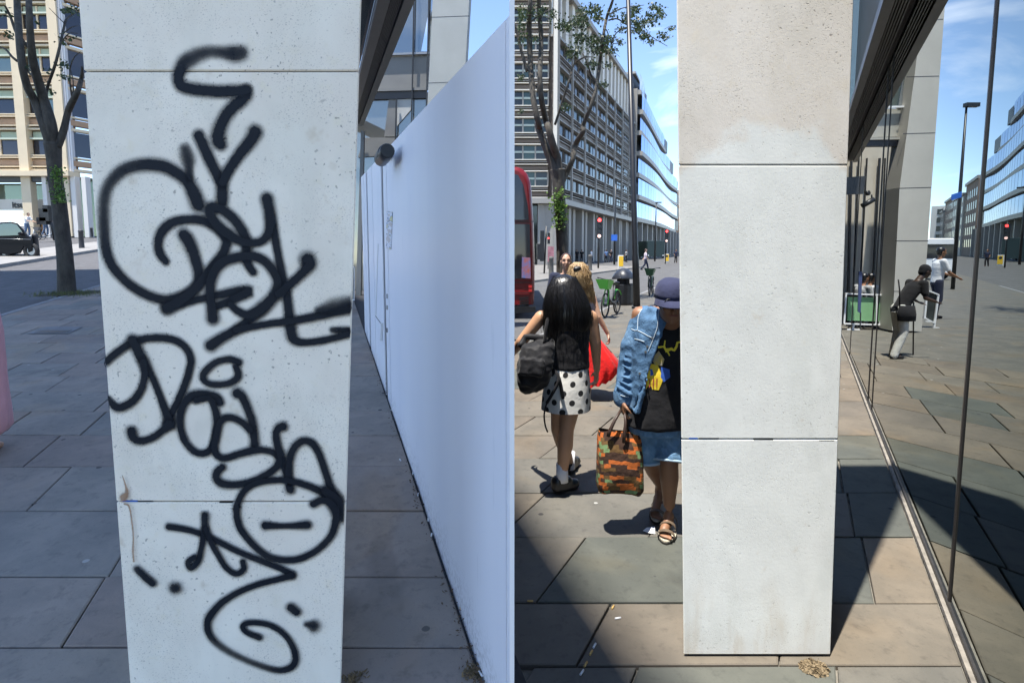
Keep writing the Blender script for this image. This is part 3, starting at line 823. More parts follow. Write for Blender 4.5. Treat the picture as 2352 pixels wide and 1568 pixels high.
for (sa, ga), (sb, gb) in zip(edges, edges[1:]):
    a0, b0 = sa + ga / 2, sb - gb / 2
    def wp(s, z, off): return Vector((HP0.x, HP0.y, 0)) + HD2 * s + HN * off + Vector((0, 0, z))
    nseg = max(1, int((b0 - a0) / 1.5))
    rings = []
    for k in range(nseg + 1):
        s = a0 + (b0 - a0) * k / nseg
        rings.append([wp(s, -.3, 0), wp(s, top_z(s), 0), wp(s, top_z(s), -.011), wp(s, -.3, -.011)])
    MB().loft(rings, smooth=False).build('panel', M_HOARD, HO)
bk = MB()
bk.hexa([wp(S_END + .01, -.3, -.016), wp(S_FAR, -.3, -.016), wp(S_FAR, -.3, -.0125), wp(S_END + .01, -.3, -.0125),
         wp(S_END + .01, top_z(S_END) - .01, -.016), wp(S_FAR, top_z(S_FAR) - .01, -.016), wp(S_FAR, top_z(S_FAR) - .01, -.0125), wp(S_END + .01, top_z(S_END) - .01, -.0125)])
bk.build('backing_rail', M_BLACK, HO)
# white post added as a stand-in for the strip between the two views
e0 = wp(S_END, 0, 0)
pr = ray(1171, 900); pl_ = ray(1181.5, 900)
xa, xb = pr.x / pr.y * e0.y, pl_.x / pl_.y * e0.y
MB().box((xa - .001, e0.y - .012, -.3), (xb, e0.y - .001, tn.z + .10)).build('divider_post', mat('gloss_white', (.92, .92, .92), .4), HO)
# door furniture on the hoarding
def wall_patch(pts, m, name, off=.002, th=.003):
    P = [on_wall(px, py, off) for px, py in pts]
    MB().loft([P, [q + HN * th for q in P]], smooth=False).build(name, m, HO)
def poster_mat():
    g = NG('notice_print'); uv = g.new('ShaderNodeUVMap'); sx = g.new('ShaderNodeSeparateXYZ'); g.put(sx.inputs[0], uv.outputs[0])
    p = g.pos(); sp = g.new('ShaderNodeSeparateXYZ'); g.put(sp.inputs[0], p)
    band = g.ramp(g.noise(g.scaled(p, (2, 2, 14)), 1.4, 3), [(.35, (.55, .50, .50)), (.45, (.75, .77, .85)), (.52, (.20, .25, .4)), (.58, (.7, .62, .2)), (.66, (.6, .58, .6))], 'CONSTANT')
    g.put(g.b.inputs['Base Color'], band); g.b.inputs['Roughness'].default_value = .5
    return g.m
wall_patch([(887, 570), (899, 573), (902, 487), (889, 485)], poster_mat(), 'notice')
wall_patch([(862.5, 724), (864, 724.5), (869, 560), (867.5, 560)], M_WHITE, 'door_trim')
wall_patch([(862.5, 726), (874, 742), (874.5, 741), (863, 725)], M_DARK, 'door_trim')
wall_patch([(877, 782), (878.4, 782.5), (880, 742), (878.6, 742)], M_WHITE, 'door_handle', th=.02)
for y in (680, 706, 758):
    q = on_wall(890.5, y, .0); MB().obox(q, HD2 * .012, HN * .012, (0, 0, .02)).build('hinge', M_CHROME, HO)

# twin floodlight / camera bracket on top of the hoarding
cc_ = on_wall(886, 352, .12)
CT = thing('security_camera', 'twin black security cameras clamped to the top of the white hoarding', 'camera', cc_)
a_ = on_wall(884, 352, .10); b_ = on_wall(874, 372, .16)
def cyl(a, b, r, m, name, root, n=14): MB().tube([a, a + (b - a) * .03, a + (b - a) * .97, b], [r * .9, r, r, r * .9], n).build(name, m, root)
cyl(a_ + HD2 * -.05, a_ + HD2 * .30, .055, M_BLACK, 'housing', CT)
cyl(on_wall(890, 346, .10), on_wall(890, 346, .10) + HD2 * .30, .052, M_BLACK, 'housing', CT)
cyl(a_ + HD2 * -.055, a_ + HD2 * -.045, .040, M_DARK, 'lens', CT)
MB().bar(on_wall(889, 362, .0), on_wall(887, 350, .10), .03, .03).build('bracket', M_BLACK, CT)

# leaf litter and fag ends along the hoarding foot
lit = MB(); rl2 = random.Random(21)
for k in range(900):
    s = S_END + (rl2.random() ** 1.5) * 7
    clump = 1 + .9 * math.sin(s * 5.1) + .6 * math.sin(s * 12.7 + 1)
    if clump < rl2.random() * 2.2: continue
    p = wp(s, 0, abs(rl2.gauss(.012, .028)) + .004); p.z = lz(p.x, p.y) + .004 + rl2.random() * .012
    u = Vector((rl2.uniform(-1, 1), rl2.uniform(-1, 1), rl2.uniform(-.4, .4))).normalized() * rl2.uniform(.004, .013)
    w = u.cross(Vector((rl2.uniform(-.4, .4), rl2.uniform(-.4, .4), 1))).normalized() * u.length * rl2.uniform(.25, .6)
    lit.quad([p - u, p + w, p + u, p - w])
lit.build('leaf_litter', mat('dead_leaf', (0.035, 0.026, 0.018), .9, col2=(0.16, 0.10, 0.055), vscale=90), label='brown leaf litter gathered along the foot of the hoarding', cat='litter', kind='stuff')
butts = [zoomer(840, 1250, 3.431)(x, y) for x, y in ((1070, 935), (1185, 1245), (990, 670), (820, 305), (790, 175), (975, 632), (1105, 1022), (1240, 1500))] + [zoomer(840, 800, 3.484)(x, y) for x, y in ((565, 1005), (670, 1340), (600, 1085), (715, 1525), (440, 650), (485, 790), (560, 1225))]
ORD = ['first', 'second', 'third', 'fourth', 'fifth', 'sixth', 'seventh', 'eighth', 'ninth', 'tenth', 'eleventh', 'twelfth', 'thirteenth', 'fourteenth', 'fifteenth']
butts.sort(key=lambda q: -q[1])
for k, (px, py) in enumerate(butts):
    p = gl(px, py); ang = rl2.uniform(-.4, .4); d = (HD2 + HN * ang).normalized() * rl2.uniform(.010, .020)
    o = MB().tube([p - d + Vector((0, 0, .007)), p + d + Vector((0, 0, .007))], .0042, 7).build('cigarette_end', M_WHITE if k != 3 else mat('filter_tan', (.6, .4, .2), .8), label='pale cigarette end at the hoarding foot, ' + ('nearest the camera' if k == 0 else ORD[k] + ' from the camera'), cat='cigarette end', group='cigarette ends along the hoarding')
# clump of weeds and litter at the bottom edge between pillar and hoarding
wd = MB()
for cpx, cpy, n_, rad in ((812, 1558, 90, .035), (1090, 1545, 110, .035)):
    c0 = gl(cpx, cpy)
    for k in range(n_):
        p = c0 + Vector((rl2.gauss(0, rad * .6), rl2.gauss(0, rad * .5), 0)); p.z = lz(p.x, p.y) + .002
        u = Vector((rl2.uniform(-1, 1), rl2.uniform(-1, 1), rl2.uniform(0, .8))).normalized() * rl2.uniform(.006, .02)
        w = u.cross(Vector((0, 0, 1))).normalized() * u.length * .3
        wd.quad([p - w, p + w, p + u + w * .4, p + u - w * .4])
wd.build('leaf_litter', mat('dead_leaf_pale', (0.04, 0.035, 0.02), .9, col2=(0.22, 0.15, 0.07), vscale=70), label='two clumps of dry leaves on the slabs between graffiti pillar and hoarding', cat='litter', kind='stuff')

# ================================================================== building above the hoarding
M_CONC = mat('pier_concrete', (0.36, 0.38, 0.37), .7, var=.06, vscale=2, bump=.1)
M_SPAND = mat('spandrel_panel', (0.17, 0.17, 0.165), .55, var=.10, vscale=1.2)
M_SOFF = mat('soffit_metal', (0.105, 0.11, 0.13), .4, metal=.2, var=.08)
M_LOUV = mat('louvre_dark', (0.03, 0.03, 0.035), .5)
def glass_mat(name, tint, rough=.02, refl=.6):
    g = NG(name)
    g.b.inputs['Base Color'].default_value = (*tint, 1); g.b.inputs['Metallic'].default_value = refl
    g.b.inputs['Roughness'].default_value = rough
    p = g.pos(); g.bump(g.noise(p, .7, 2), .012, .3)
    return g.m
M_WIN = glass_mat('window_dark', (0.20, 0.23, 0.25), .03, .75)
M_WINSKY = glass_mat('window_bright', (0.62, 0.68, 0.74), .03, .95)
ZB = zoomer(860, 0, 3.4837)
AB = thing('office_building', 'grey office block with concrete pier and louvred overhang seen above the hoarding', 'building', at(900, 560, 13.2))
def fq(name, pts, m, Y, th=.25, root=AB, xf=None):
    P = [at(*q, Y) for q in pts]
    Q = [p + Vector((0, th, 0)) for p in P]
    return MB().loft([P, Q], smooth=False).build(name, m, root, xf=xf)
Yw = 13.2
fq('pier', [ZB(640, 2560), ZB(935, 2560), ZB(1058, 560), ZB(1105, -260), ZB(785, -260), ZB(745, 560)], M_CONC, Yw - .35, .5)
for zy in (150, 722): fq('pier_joint', [ZB(736 + (722 - zy) * .05, zy + 4), ZB(1090, zy + 4 - 12), ZB(1090, zy - 12), ZB(736 + (722 - zy) * .05, zy)], M_LOUV, Yw - .352, .02)
fq('spandrel', [ZB(180, 790), ZB(722, 760), ZB(740, 470), ZB(200, 490)], M_SPAND, Yw)
fq('window', [ZB(150, 470), ZB(742, 455), ZB(770, -260), ZB(150, -260)], M_WIN, Yw)
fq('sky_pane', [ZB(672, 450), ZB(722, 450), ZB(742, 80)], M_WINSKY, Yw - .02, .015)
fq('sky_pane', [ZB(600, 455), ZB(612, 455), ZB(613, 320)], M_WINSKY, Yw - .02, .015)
fq('sill', [ZB(180, 490), ZB(742, 470), ZB(742, 452), ZB(180, 472)], mat('sill_metal', (.25, .26, .28), .4, metal=.4), Yw - .08, .07)
fq('beam', [ZB(150, 870), ZB(720, 855), ZB(722, 790), ZB(150, 805)], M_LOUV, Yw - .05)
fq('slab_edge', [ZB(150, 800), ZB(722, 785), ZB(722, 760), ZB(150, 775)], M_SPAND, Yw - .09, .08)
fq('window', [ZB(40, 2560), ZB(640, 2560), ZB(716, 855), ZB(100, 880)], glass_mat('window_low', (.26, .27, .26), .04, .6), Yw + .02)
fq('blind', [ZB(350, 1190), ZB(445, 1190), ZB(455, 865), ZB(390, 865)], M_SPAND, Yw - .02, .03)
fq('blind', [ZB(460, 1100), ZB(580, 960), ZB(586, 862), ZB(462, 868)], mat('pale_blind', (.42, .43, .42), .7), Yw - .02, .03)
fq('spandrel', [ZB(120, 1370), ZB(440, 1350), ZB(450, 1200), ZB(180, 1200)], M_SPAND, Yw - .04, .06)
for x0, x1 in ((612, 596), (742, 722)): fq('mullion', [ZB(x1 - 18, 1300), ZB(x1 - 8, 1300), ZB(x0 + 5, -200), ZB(x0 - 5, -200)], M_BLACK, Yw - .12, .04)
fq('mullion', [ZB(440, 1300), ZB(452, 1300), ZB(462, 860), ZB(450, 860)], M_BLACK, Yw - .12, .04)
# green seen in the lower panes: a street tree far behind
# the overhang running towards the camera
E0 = at(*ZB(205, 1090), 12.9)                  # far end of the overhang's lower edge
SN = D3.cross(Vector((1, 0, 0))).normalized()
def soff_pt(px, py):                           # on the soffit plane through E0 spanned by D3 and +X
    r = ray(px, py); t = (E0 - CAM).dot(SN) / r.dot(SN)
    return CAM + r * t
def strip(name, z0, z1, m, lift=0.0, y=40, th=.10, root=AB):
    a, b = soff_pt(*ZB(z0, y)), soff_pt(*ZB(z1, y))
    far = lambda p: p + D3 * ((13.0 - p.y) / D3.y)
    near = lambda p: p - D3 * .25
    up = Vector((0, 0, lift)); t = Vector((0, 0, th))
    n0, n1, f0, f1 = near(a), near(b), far(a), far(b)
    return MB().hexa([n0 + up, n1 + up, f1 + up, f0 + up, n0 + up + t, n1 + up + t, f1 + up + t, f0 + up + t]).build(name, m, root)
strip('soffit_edge', 512, 604, M_SOFF)
strip('soffit', 284, 388, M_SOFF)
strip('soffit', 150, 284, mat('soffit_glass', (.05, .06, .075), .1, metal=.3), .12)
for k in range(7): strip('louvre_slat', 396 + k * 16, 404 + k * 16, M_SOFF, .03, th=.06)
strip('louvre_back', 386, 514, M_LOUV, .14)
# slim dark end frame and white cafe screen glimpsed past the pillar
fq('corner_post', [(817, 690), (828, 690), (836, 300), (829, 300)], mat('post_grey', (.13, .14, .145), .5), 12.4, .1)
ws = thing('cafe_screen', 'narrow white framed screen glimpsed between graffiti pillar and hoarding', 'screen', gl(812, 690))
for q in (((812, 688), (813.6, 688), (814.5, 612), (813, 612)), ((800, 690), (814, 690), (814, 687.5), (800, 687.5)), ((800, 614.5), (814.5, 614.5), (814.5, 612), (800, 612))):
    fq('frame', q, M_WHITE, 11.3, .03, ws)
fq('infill', [(800, 687), (812, 687), (812.8, 614), (800, 614)], M_BLACK, 11.32, .01, ws)
# trees behind the panes, seen through the gap by the wall
# ================================================================== unseen high slab added behind the camera to shade the left pavement
HT = 40.0
def back(p): return p + SUNV * ((HT - p.z) / SUNV.z)
near_top, far_top = wp(S_END - .5, top_z(S_END), -.04), wp(S_FAR + 1.0, top_z(S_FAR), -.02)
c = [back(near_top), back(far_top), back(lp(-9, 21, 0)), back(lp(-27, 17.5, 0)), back(lp(-14, -4, 0)), back(lp(-3.0, -2.0, 0)), back(lp(-1.1, .9, 0))]
DK = thing('added_shade_slab', 'added high slab on slim columns behind the viewpoint, shading the left pavement', 'deck', (c[4].x, c[4].y, 0))
MB().loft([c, [q + Vector((0, 0, .5)) for q in c]], smooth=False).build('blocker_slab', mat('blocker_concrete', (.5, .5, .49), .8, var=.05), DK)
for q in (c[4], c[4] + Vector((2, -.5, 0)), c[4] + Vector((-6, 7, 0))): MB().tube([Vector((q.x * .97, q.y, -.2)), Vector((q.x * .97, q.y, HT))], .25, 12).build('column', MATS['blocker_concrete'], DK)

# ================================================================== left tree
YT = gl(155, 672).y
def tree_tube(mb, pts, Y, ws_, dy=None, n=8):
    P, R_ = [], []
    C = catmull([(*p, w, (dy[i] if dy else 0)) for i, (p, w) in enumerate(zip(pts, ws_))], 5)
    for px, py, w, d in C:
        P.append(at(px, py, Y + d)); R_.append(max(.004, w / F * (Y + d) * .5))
    mb.tube(P, R_, n); return P
def leaf(mb, p, s, rn):
    u = Vector((rn.uniform(-1, 1), rn.uniform(-1, 1), rn.uniform(-1, .6))).normalized() * s
    w = u.cross(Vector((rn.uniform(-1, 1), rn.uniform(-1, 1), rn.uniform(-1, 1)))).normalized() * s * .42
    mb.quad([p, p + u * .5 + w, p + u, p + u * .5 - w])
def sprig(mb, lb, p0, p1, rn, s=.06, per=16, tw=.006):
    d = p1 - p0
    mid = p0 + d * .5 + Vector((rn.gauss(0, .06), rn.gauss(0, .06), rn.gauss(.03, .05))) * d.length
    if mb is not None: mb.tube([p0, mid, p1], [tw, tw * .8, tw * .5], 4, cap=False)
    for k in range(per):
        t = rn.random() ** .7
        q = p0 + d * t + Vector((rn.gauss(0, .1), rn.gauss(0, .1), rn.gauss(0, .1))) * min(d.length, 1.0)
        leaf(lb, q, s * rn.uniform(.7, 1.3), rn)
base_l = gl(155, 674)
TL = thing('street_tree', 'leaning bare-branched street tree with ivy on its trunk beside the left kerb', 'tree', base_l)
tk = MB(); rt = random.Random(4)
Z = ZL1; Z2 = ZL2
tree_tube(tk, [(155, 682), Z2(655, 1290), Z2(640, 1000), Z2(610, 700), Z2(575, 400), Z2(545, 200), Z2(530, 0), Z(515, 1400)], YT, [44, 37, 32, 30, 29, 28, 29, 34], n=12)
for pts, w in (([Z(515, 1450), Z(440, 1250), Z(345, 1000), Z(270, 850), Z(210, 600), Z(185, 300), Z(170, 40), Z(160, -200)], [24, 20, 17, 16, 14, 14, 13, 10]),
               ([Z(520, 1440), Z(490, 1200), Z(430, 980), Z(360, 740), Z(320, 560), Z(300, 350), Z(285, 40), Z(280, -220)], [26, 24, 20, 18, 16, 14, 12, 9]),
               ([Z(480, 1180), Z(455, 980), Z(465, 860), Z(540, 640), Z(595, 420), Z(625, 280), Z(650, 190), Z(700, 150), Z(760, 120)], [9, 7, 6, 6, 5.5, 5, 4.5, 3.5, 2]),
               ([Z(560, 1440), Z(620, 1290), Z(660, 1120), Z(690, 1040), Z(760, 900), Z(800, 760), Z(805, 660)], [17, 15, 13, 14, 11, 8, 4]),
               ([Z(340, 740), Z(290, 720), Z(250, 640), Z(230, 400)], [6, 5, 4, 3]), ([Z(170, 600), Z(120, 560), Z(60, 490), Z(0, 460)], [6, 5, 4, 3]),
               ([Z(200, 380), Z(150, 300), Z(100, 160), Z(50, 60)], [7, 6, 5, 4]), ([Z(705, 950), Z(685, 800), Z(690, 660), Z(730, 560), Z(790, 510)], [4, 3, 2.5, 2, 1.2]),
               ([Z(720, 930), Z(715, 780), Z(690, 680)], [3, 2, 1.2]), ([Z(640, 240), Z(600, 200), Z(540, 140), Z(480, 80)], [2.5, 2, 1.5, 1]), ([Z(610, 400), Z(680, 330), Z(760, 330)], [2.5, 2, 1]),
               ([Z(265, 460), Z(230, 400), Z(180, 330)], [6, 5, 3]), ([Z(620, 330), Z(700, 270), Z(770, 255)], [2.5, 2, 1])):
    tree_tube(tk, pts, YT, w, [rt.uniform(-.15, .15) * i for i in range(len(pts))], n=7)
tk.build('trunk', M_BARK, TL)
lf = MB()
for (zx, zy), r_, n_ in (((660, 105), 45, 34), ((640, 400), 60, 30), ((625, 640), 60, 40), ((470, 690), 30, 8), ((740, 90), 40, 24), ((430, 810), 20, 6), ((520, 910), 20, 8), ((590, 740), 30, 12), ((660, 760), 30, 14), ((75, 350), 60, 22), ((280, 670), 25, 8), ((380, 230), 30, 6), ((70, 120), 50, 16)):
    for k in range(n_):
        px, py = Z(zx + rt.gauss(0, r_ * .6), zy + rt.gauss(0, r_ * .45)); leaf(lf, at(px, py, YT + rt.uniform(-.5, .5)), rt.uniform(.05, .10), rt)
ctr = at(*Z(300, -500), YT)
for k in range(2600):                           # the crown above the picture
    q = ctr + Vector((rt.gauss(0, 1.6), rt.gauss(0, 1.6), abs(rt.gauss(.4, 1.2)))); leaf(lf, q, rt.uniform(.06, .12), rt)
lf.build('crown', M_LEAF, TL)
iv = MB()
for k in range(330):
    zy = rt.uniform(60, 420); px, py = Z2(560 + rt.gauss(8, 34) + (zy - 200) * .08, zy); leaf(iv, at(px, py, YT - .17 + rt.uniform(-.06, .05)), rt.uniform(.03, .075), rt)
iv.build('ivy', M_LEAF_LIGHT, TL)
gm = MB()
for k in range(700):
    p = base_l + Vector((rt.gauss(.15, .38), rt.gauss(-.12, .22), 0)); p.z = lz(p.x, p.y)
    u = Vector((rt.gauss(0, .4), rt.gauss(0, .4), 1)).normalized() * rt.uniform(.03, .12); w = Vector((rt.uniform(-1, 1), rt.uniform(-1, 1), 0)).normalized() * .007
    gm.quad([p - w, p + w, p + u])
gm.build('grass', M_GRASS, label='tuft of rough grass round the foot of the left tree', cat='grass', kind='stuff')
dp = MB(); rings = []
dp.disc(base_l + Vector((.1, -.05, .006)), (0, -LSL, 1), .62, 22, .004, .36)
dp.build('tree_pit_soil', mat('soil', (.05, .04, .028), .95, var=.4, vscale=20, bump=.8), kind='structure')

# ================================================================== left office building
YB = gl(150, 543).y
BL = thing('office_building', 'sunlit cream office block with horizontal louvres and a shop at street level', 'building', gl(100, 543))
M_CREAM = mat('cream_stone', (0.62, 0.52, 0.37), .7, var=.06, vscale=.6)
M_BROWN = mat('brown_panel', (0.36, 0.235, 0.15), .7, var=.08, vscale=.8)
M_GLASSG = glass_mat('office_glass', (0.16, 0.20, 0.19), .05, .55)
M_GLASSD = glass_mat('office_glass_dark', (0.05, 0.055, 0.07), .05, .5)
def B(px, py, d=0.0): return at(px, py, YB + d)
def fbox(name, x0, x1, z0, z1, d0, d1, m, root=BL):
    MB().box((x0, YB + d0, z0), (x1, YB + d1, z1)).build(name, m, root)
xL, xR = B(-60, 300).x, B(150, 300).x
zg, zc = gl(100, 543).z, B(100, 395).z
px_per = YB / F
FH = 90 * px_per
fbox('core_wall', xL, xR - .3, zc, zc + FH * 6, .6, 1.6, M_BROWN)
bays = [B(x, 300).x for x in (-60, 30 - 3, 141)]
piers_x = [B(52, 250).x, B(141, 250).x, B(-80, 250).x]
for x in piers_x: fbox('pier', x - .42, x + .42, zg, zc + FH * 6, -.35, .3, M_CREAM)
for fl in range(6):
    z0 = zc + fl * FH
    for k, (dz, th, mm, d) in enumerate(((.10, .16, M_CREAM, -.1), (.42, .10, M_CREAM, -.16), (.62, .50, M_BROWN, .1), (1.22, .10, M_CREAM, -.16), (1.42, .10, M_CREAM, -.1))):
        fbox('louvre_rail' if mm is M_CREAM else 'brown_panel', xL, xR, z0 + dz, z0 + dz + th, d, .45, mm)
    zw0, zw1 = z0 + 1.55, z0 + FH - .02
    for j, (wx0, wx1) in enumerate(((xL, piers_x[0] - .45), (piers_x[0] + .45, piers_x[1] - .45))):
        nb = 2
        for b in range(nb):
            a0 = wx0 + (wx1 - wx0) * b / nb + .08; a1 = wx0 + (wx1 - wx0) * (b + 1) / nb - .08
            w = MB().box((a0, YB + .30, zw0), (a1, YB + .34, zw1)).build('window', M_GLASSD if (fl + b + j) % 3 else M_GLASSG, BL)
            MB().box((a0, YB + .26, zw1 - .55), (a1, YB + .295, zw1)).build('blind', mat('pale_green_blind', (.34, .40, .30), .6), w)
            MB().box((a1 + .01, YB + .2, zw0), (a1 + .15, YB + .36, zw1)).build('mullion', M_CREAM, w)
    fbox('light_shelf', xL, xR, zw1 - .72, zw1 - .58, -.05, .25, mat('pale_shelf', (.5, .55, .45), .5))
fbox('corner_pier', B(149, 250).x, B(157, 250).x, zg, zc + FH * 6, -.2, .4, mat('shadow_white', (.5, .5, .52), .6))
# receding right-hand face
SD = (gl(221, 541) - gl(160, 541)); SD = Vector((.42, .91, 0)).normalized()
c0 = B(159, 300); c0.z = 0
for fl in range(6):
    z0 = zc + fl * FH
    for dz, th, mm in ((.05, .25, M_CREAM), (.55, .5, M_BROWN), (1.2, .14, M_CREAM)):
        a = c0 + Vector((0, 0, z0 + dz)); b = a + SD * 40
        MB().hexa([a, b, b + Vector((-.5, .2, 0)), a + Vector((-.5, .2, 0)), a + Vector((0, 0, th)), b + Vector((0, 0, th)), b + Vector((-.5, .2, th)), a + Vector((-.5, .2, th))]).build('louvre_rail' if mm is M_CREAM else 'brown_panel', mm, BL)
    for k in range(10):
        a = c0 + SD * (k * 4 + .15) + Vector((-.2, .08, z0 + 1.42)); b = a + SD * 3.7; t = Vector((0, 0, FH - 1.45))
        MB().quad([a, b, b + t, a + t]).build('window', M_GLASSG if k % 3 else M_GLASSD, BL)
for k in range(11):
    a = c0 + SD * k * 4 + Vector((.05, -.02, zc)); MB().bar(a, a + Vector((0, 0, FH * 6)), .12, .12).build('mullion', M_WHITE, BL)
# street level: tall recessed glazing, white columns, shop
fbox('canopy', xL, xR + .6, zc - .45, zc, -.8, .6, M_CREAM)
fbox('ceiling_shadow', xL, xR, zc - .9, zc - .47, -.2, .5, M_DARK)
zs = gl(100, 543).z
fbox('upper_glazing', xL, xR - .4, B(80, 455).z, zc - .9, 1.2, 1.3, glass_mat('green_glass', (.20, .24, .18), .06, .5))
fbox('fascia', xL, xR - .4, B(80, 481).z, B(80, 456).z, .9, 1.1, mat('fascia_cream', (.66, .62, .54), .6))
shop = [(B(20, 0).x, B(66, 0).x), (B(95, 0).x, B(128, 0).x)]
M_SHOPLIT = mat('lit_shop', (.30, .17, .06), .6, col2=(.03, .02, .012), vscale=.9, emit=(1, .55, .2, .05))
for a0, a1 in shop: fbox('shop_window', a0, a1, zs + .05, B(80, 483).z, .75, .8, M_SHOPLIT)
for a0, a1 in shop:
    fbox('shop_frame', a0, a1, B(80, 483).z, B(80, 480).z, .68, .78, M_BLACK)
    for k in range(4): fbox('shop_frame', a0 + (a1 - a0) * k / 3 - .05, a0 + (a1 - a0) * k / 3 + .05, zs, B(80, 483).z, .70, .76, M_BLACK)
fbox('lit_panel', B(85, 0).x, B(101, 0).x, zs, B(80, 488).z, .60, .68, mat('cream_lit', (.75, .72, .55), .6))
fbox('green_board', B(101, 0).x, B(115, 0).x, B(80, 518).z, B(80, 503).z, .5, .56, mat('mint', (.2, .6, .42), .5))
for pxx in (74, 142, 167): fbox('column', B(pxx - 5, 0).x, B(pxx + 5, 0).x, zs - .1, zc - .45, -.3, .3, mat('column_white', (.62, .60, .57), .6))
for k in range(5):
    p = c0 + SD * (3 + k * 7); MB().box((p.x - .5, p.y - .5, zs - .1), (p.x + .5, p.y + .5, zc)).build('column', MATS['column_white'], BL)
a = c0 + Vector((-3, 1.5, zs)); b = a + SD * 40
MB().quad([a, b, b + Vector((0, 0, zc - zs)), a + Vector((0, 0, zc - zs))]).build('recessed_glazing', MATS['green_glass'], BL)
# shop lettering
def lettering(txt, size, p, m, root, rotz=0.0, name='lettering', flip=False, bold=.0):
    cu = bpy.data.curves.new(name, 'FONT'); cu.body = txt; cu.size = size; cu.extrude = .02; cu.align_x = 'LEFT'; cu.offset = bold
    tmp = bpy.data.objects.new('tmp', cu); COL.objects.link(tmp)
    dg = bpy.context.evaluated_depsgraph_get()
    me = bpy.data.meshes.new_from_object(tmp.evaluated_get(dg)); bpy.data.objects.remove(tmp)
    M = Matrix.Translation(p) @ Matrix.Rotation(rotz, 4, 'Z') @ Matrix.Rotation(math.pi / 2, 4, 'X')
    me.transform(M); me.materials.clear()
    return link(name, me, m, root)
lettering('itsu', .78, B(28, 477, .86), M_BLACK, BL, bold=.02)
lettering('itsu', .5, B(44, 496, .66), mat('lit_letter', (.9, .6, .2), .5, emit=(1, .6, .2, .4)), BL)
lettering('itsu', .5, B(120, 496, .66), MATS['lit_letter'], BL)
# bollards on the island
M_BOLL = mat('bollard_black', (.03, .03, .034), .55, var=.2)
def bollard(px, py0, py1, w, gfun, label, group=None, m=None):
    p = gfun(px, py0); h = (py0 - py1) / F * p.y; r_ = w / F * p.y * .5
    o = MB().tube([p - Vector((0, 0, .02)), p + Vector((0, 0, h * .03)), p + Vector((0, 0, h * .85)), p + Vector((0, 0, h * .87)), p + Vector((0, 0, h * .96)), p + Vector((0, 0, h))], [r_ * 1.1, r_, r_ * .85, r_ * .95, r_ * .9, r_ * .5], 12)
    return o.build('bollard', m or M_BOLL, label=label, cat='bollard', group=group)
bollard(84, 587, 537, 13, gl, 'black bollard on the island just right of the parked car', 'bollards on the left island')
bollard(188, 570, 528, 11, gl, 'black bollard on the island right of the leaning tree', 'bollards on the left island')
bollard(211, 544, 523, 6, gl, 'small far black bollard beside the graffiti pillar edge', 'bollards on the left island')
# ================================================================== glass wall on the right
M_MIRROR = glass_mat('tinted_glass_wall', (0.225, 0.275, 0.262), 0.0, 1.0)
MATS['tinted_glass_wall'].node_tree.nodes['Principled BSDF'].inputs['Roughness'].default_value = 0.0
for n_ in [n for n in MATS['tinted_glass_wall'].node_tree.nodes if n.bl_idname == 'ShaderNodeBump']: MATS['tinted_glass_wall'].node_tree.nodes.remove(n_)
GLW = thing('glass_wall', 'tall dark tinted glass wall reflecting the street at the right edge', 'glass wall', GA)
GZ = 4.0
def gp(s, z, off=0.0): return Vector((GA.x, GA.y, 0)) + GD * s + GN * off + Vector((0, 0, z))
def g_s(p): return (Vector((p.x, p.y, 0)) - Vector((GA.x, GA.y, 0))).dot(GD)
s_j = g_s(gr(2181, 1392))
jts = [-2.2, s_j, s_j + 3.9, s_j + 4.35, s_j + 7.6, 13.2]
for k, (a, b) in enumerate(zip(jts, jts[1:])):
    o = .0012 * (k % 2)
    MB().hexa([gp(a + .004, .03, o - .02), gp(b - .004, .03, o - .02), gp(b - .004, .03, o), gp(a + .004, .03, o), gp(a + .006, GZ, o - .02), gp(b - .006, GZ, o - .02), gp(b - .006, GZ, o), gp(a + .006, GZ, o)]).build('glass_pane', M_MIRROR, GLW)
for s in jts[1:-1]:
    w = .0085 if s == s_j else .004
    MB().hexa([gp(s - w, .03, -.02), gp(s + w, .03, -.02), gp(s + w, .03, .008), gp(s - w, .03, .008), gp(s - w, GZ, -.02), gp(s + w, GZ, -.02), gp(s + w, GZ, .008), gp(s - w, GZ, .008)]).build('mullion', mat('mullion_bronze', (.045, .04, .038), .35, metal=.5), GLW)
MB().hexa([gp(-2.2, -.02, -.05), gp(13.2, -.02, -.05), gp(13.2, -.02, .012), gp(-2.2, -.02, .012), gp(-2.2, .03, -.05), gp(13.2, .03, -.05), gp(13.2, .03, .012), gp(-2.2, .03, .012)]).build('base_channel', mat('channel_dark', (.03, .028, .026), .5, var=.4, vscale=14), GLW)
MB().hexa([gp(-2.2, -.02, .012), gp(13.2, -.02, .012), gp(13.2, -.02, .034), gp(-2.2, -.02, .034), gp(-2.2, .006, .012), gp(13.2, .006, .012), gp(13.2, .006, .032), gp(-2.2, .006, .032)]).build('stone_edging', mat('edging_stone', (.22, .20, .17), .8, var=.35, vscale=12, bump=.3), GLW)
MB().hexa([gp(-2.2, -.02, -.5), gp(13.2, -.02, -.5), gp(13.2, -.02, -.03), gp(-2.2, -.02, -.03), gp(-2.2, 9, -.5), gp(13.2, 9, -.5), gp(13.2, 9, -.03), gp(-2.2, 9, -.03)]).build('dark_interior', M_BLACK, GLW)
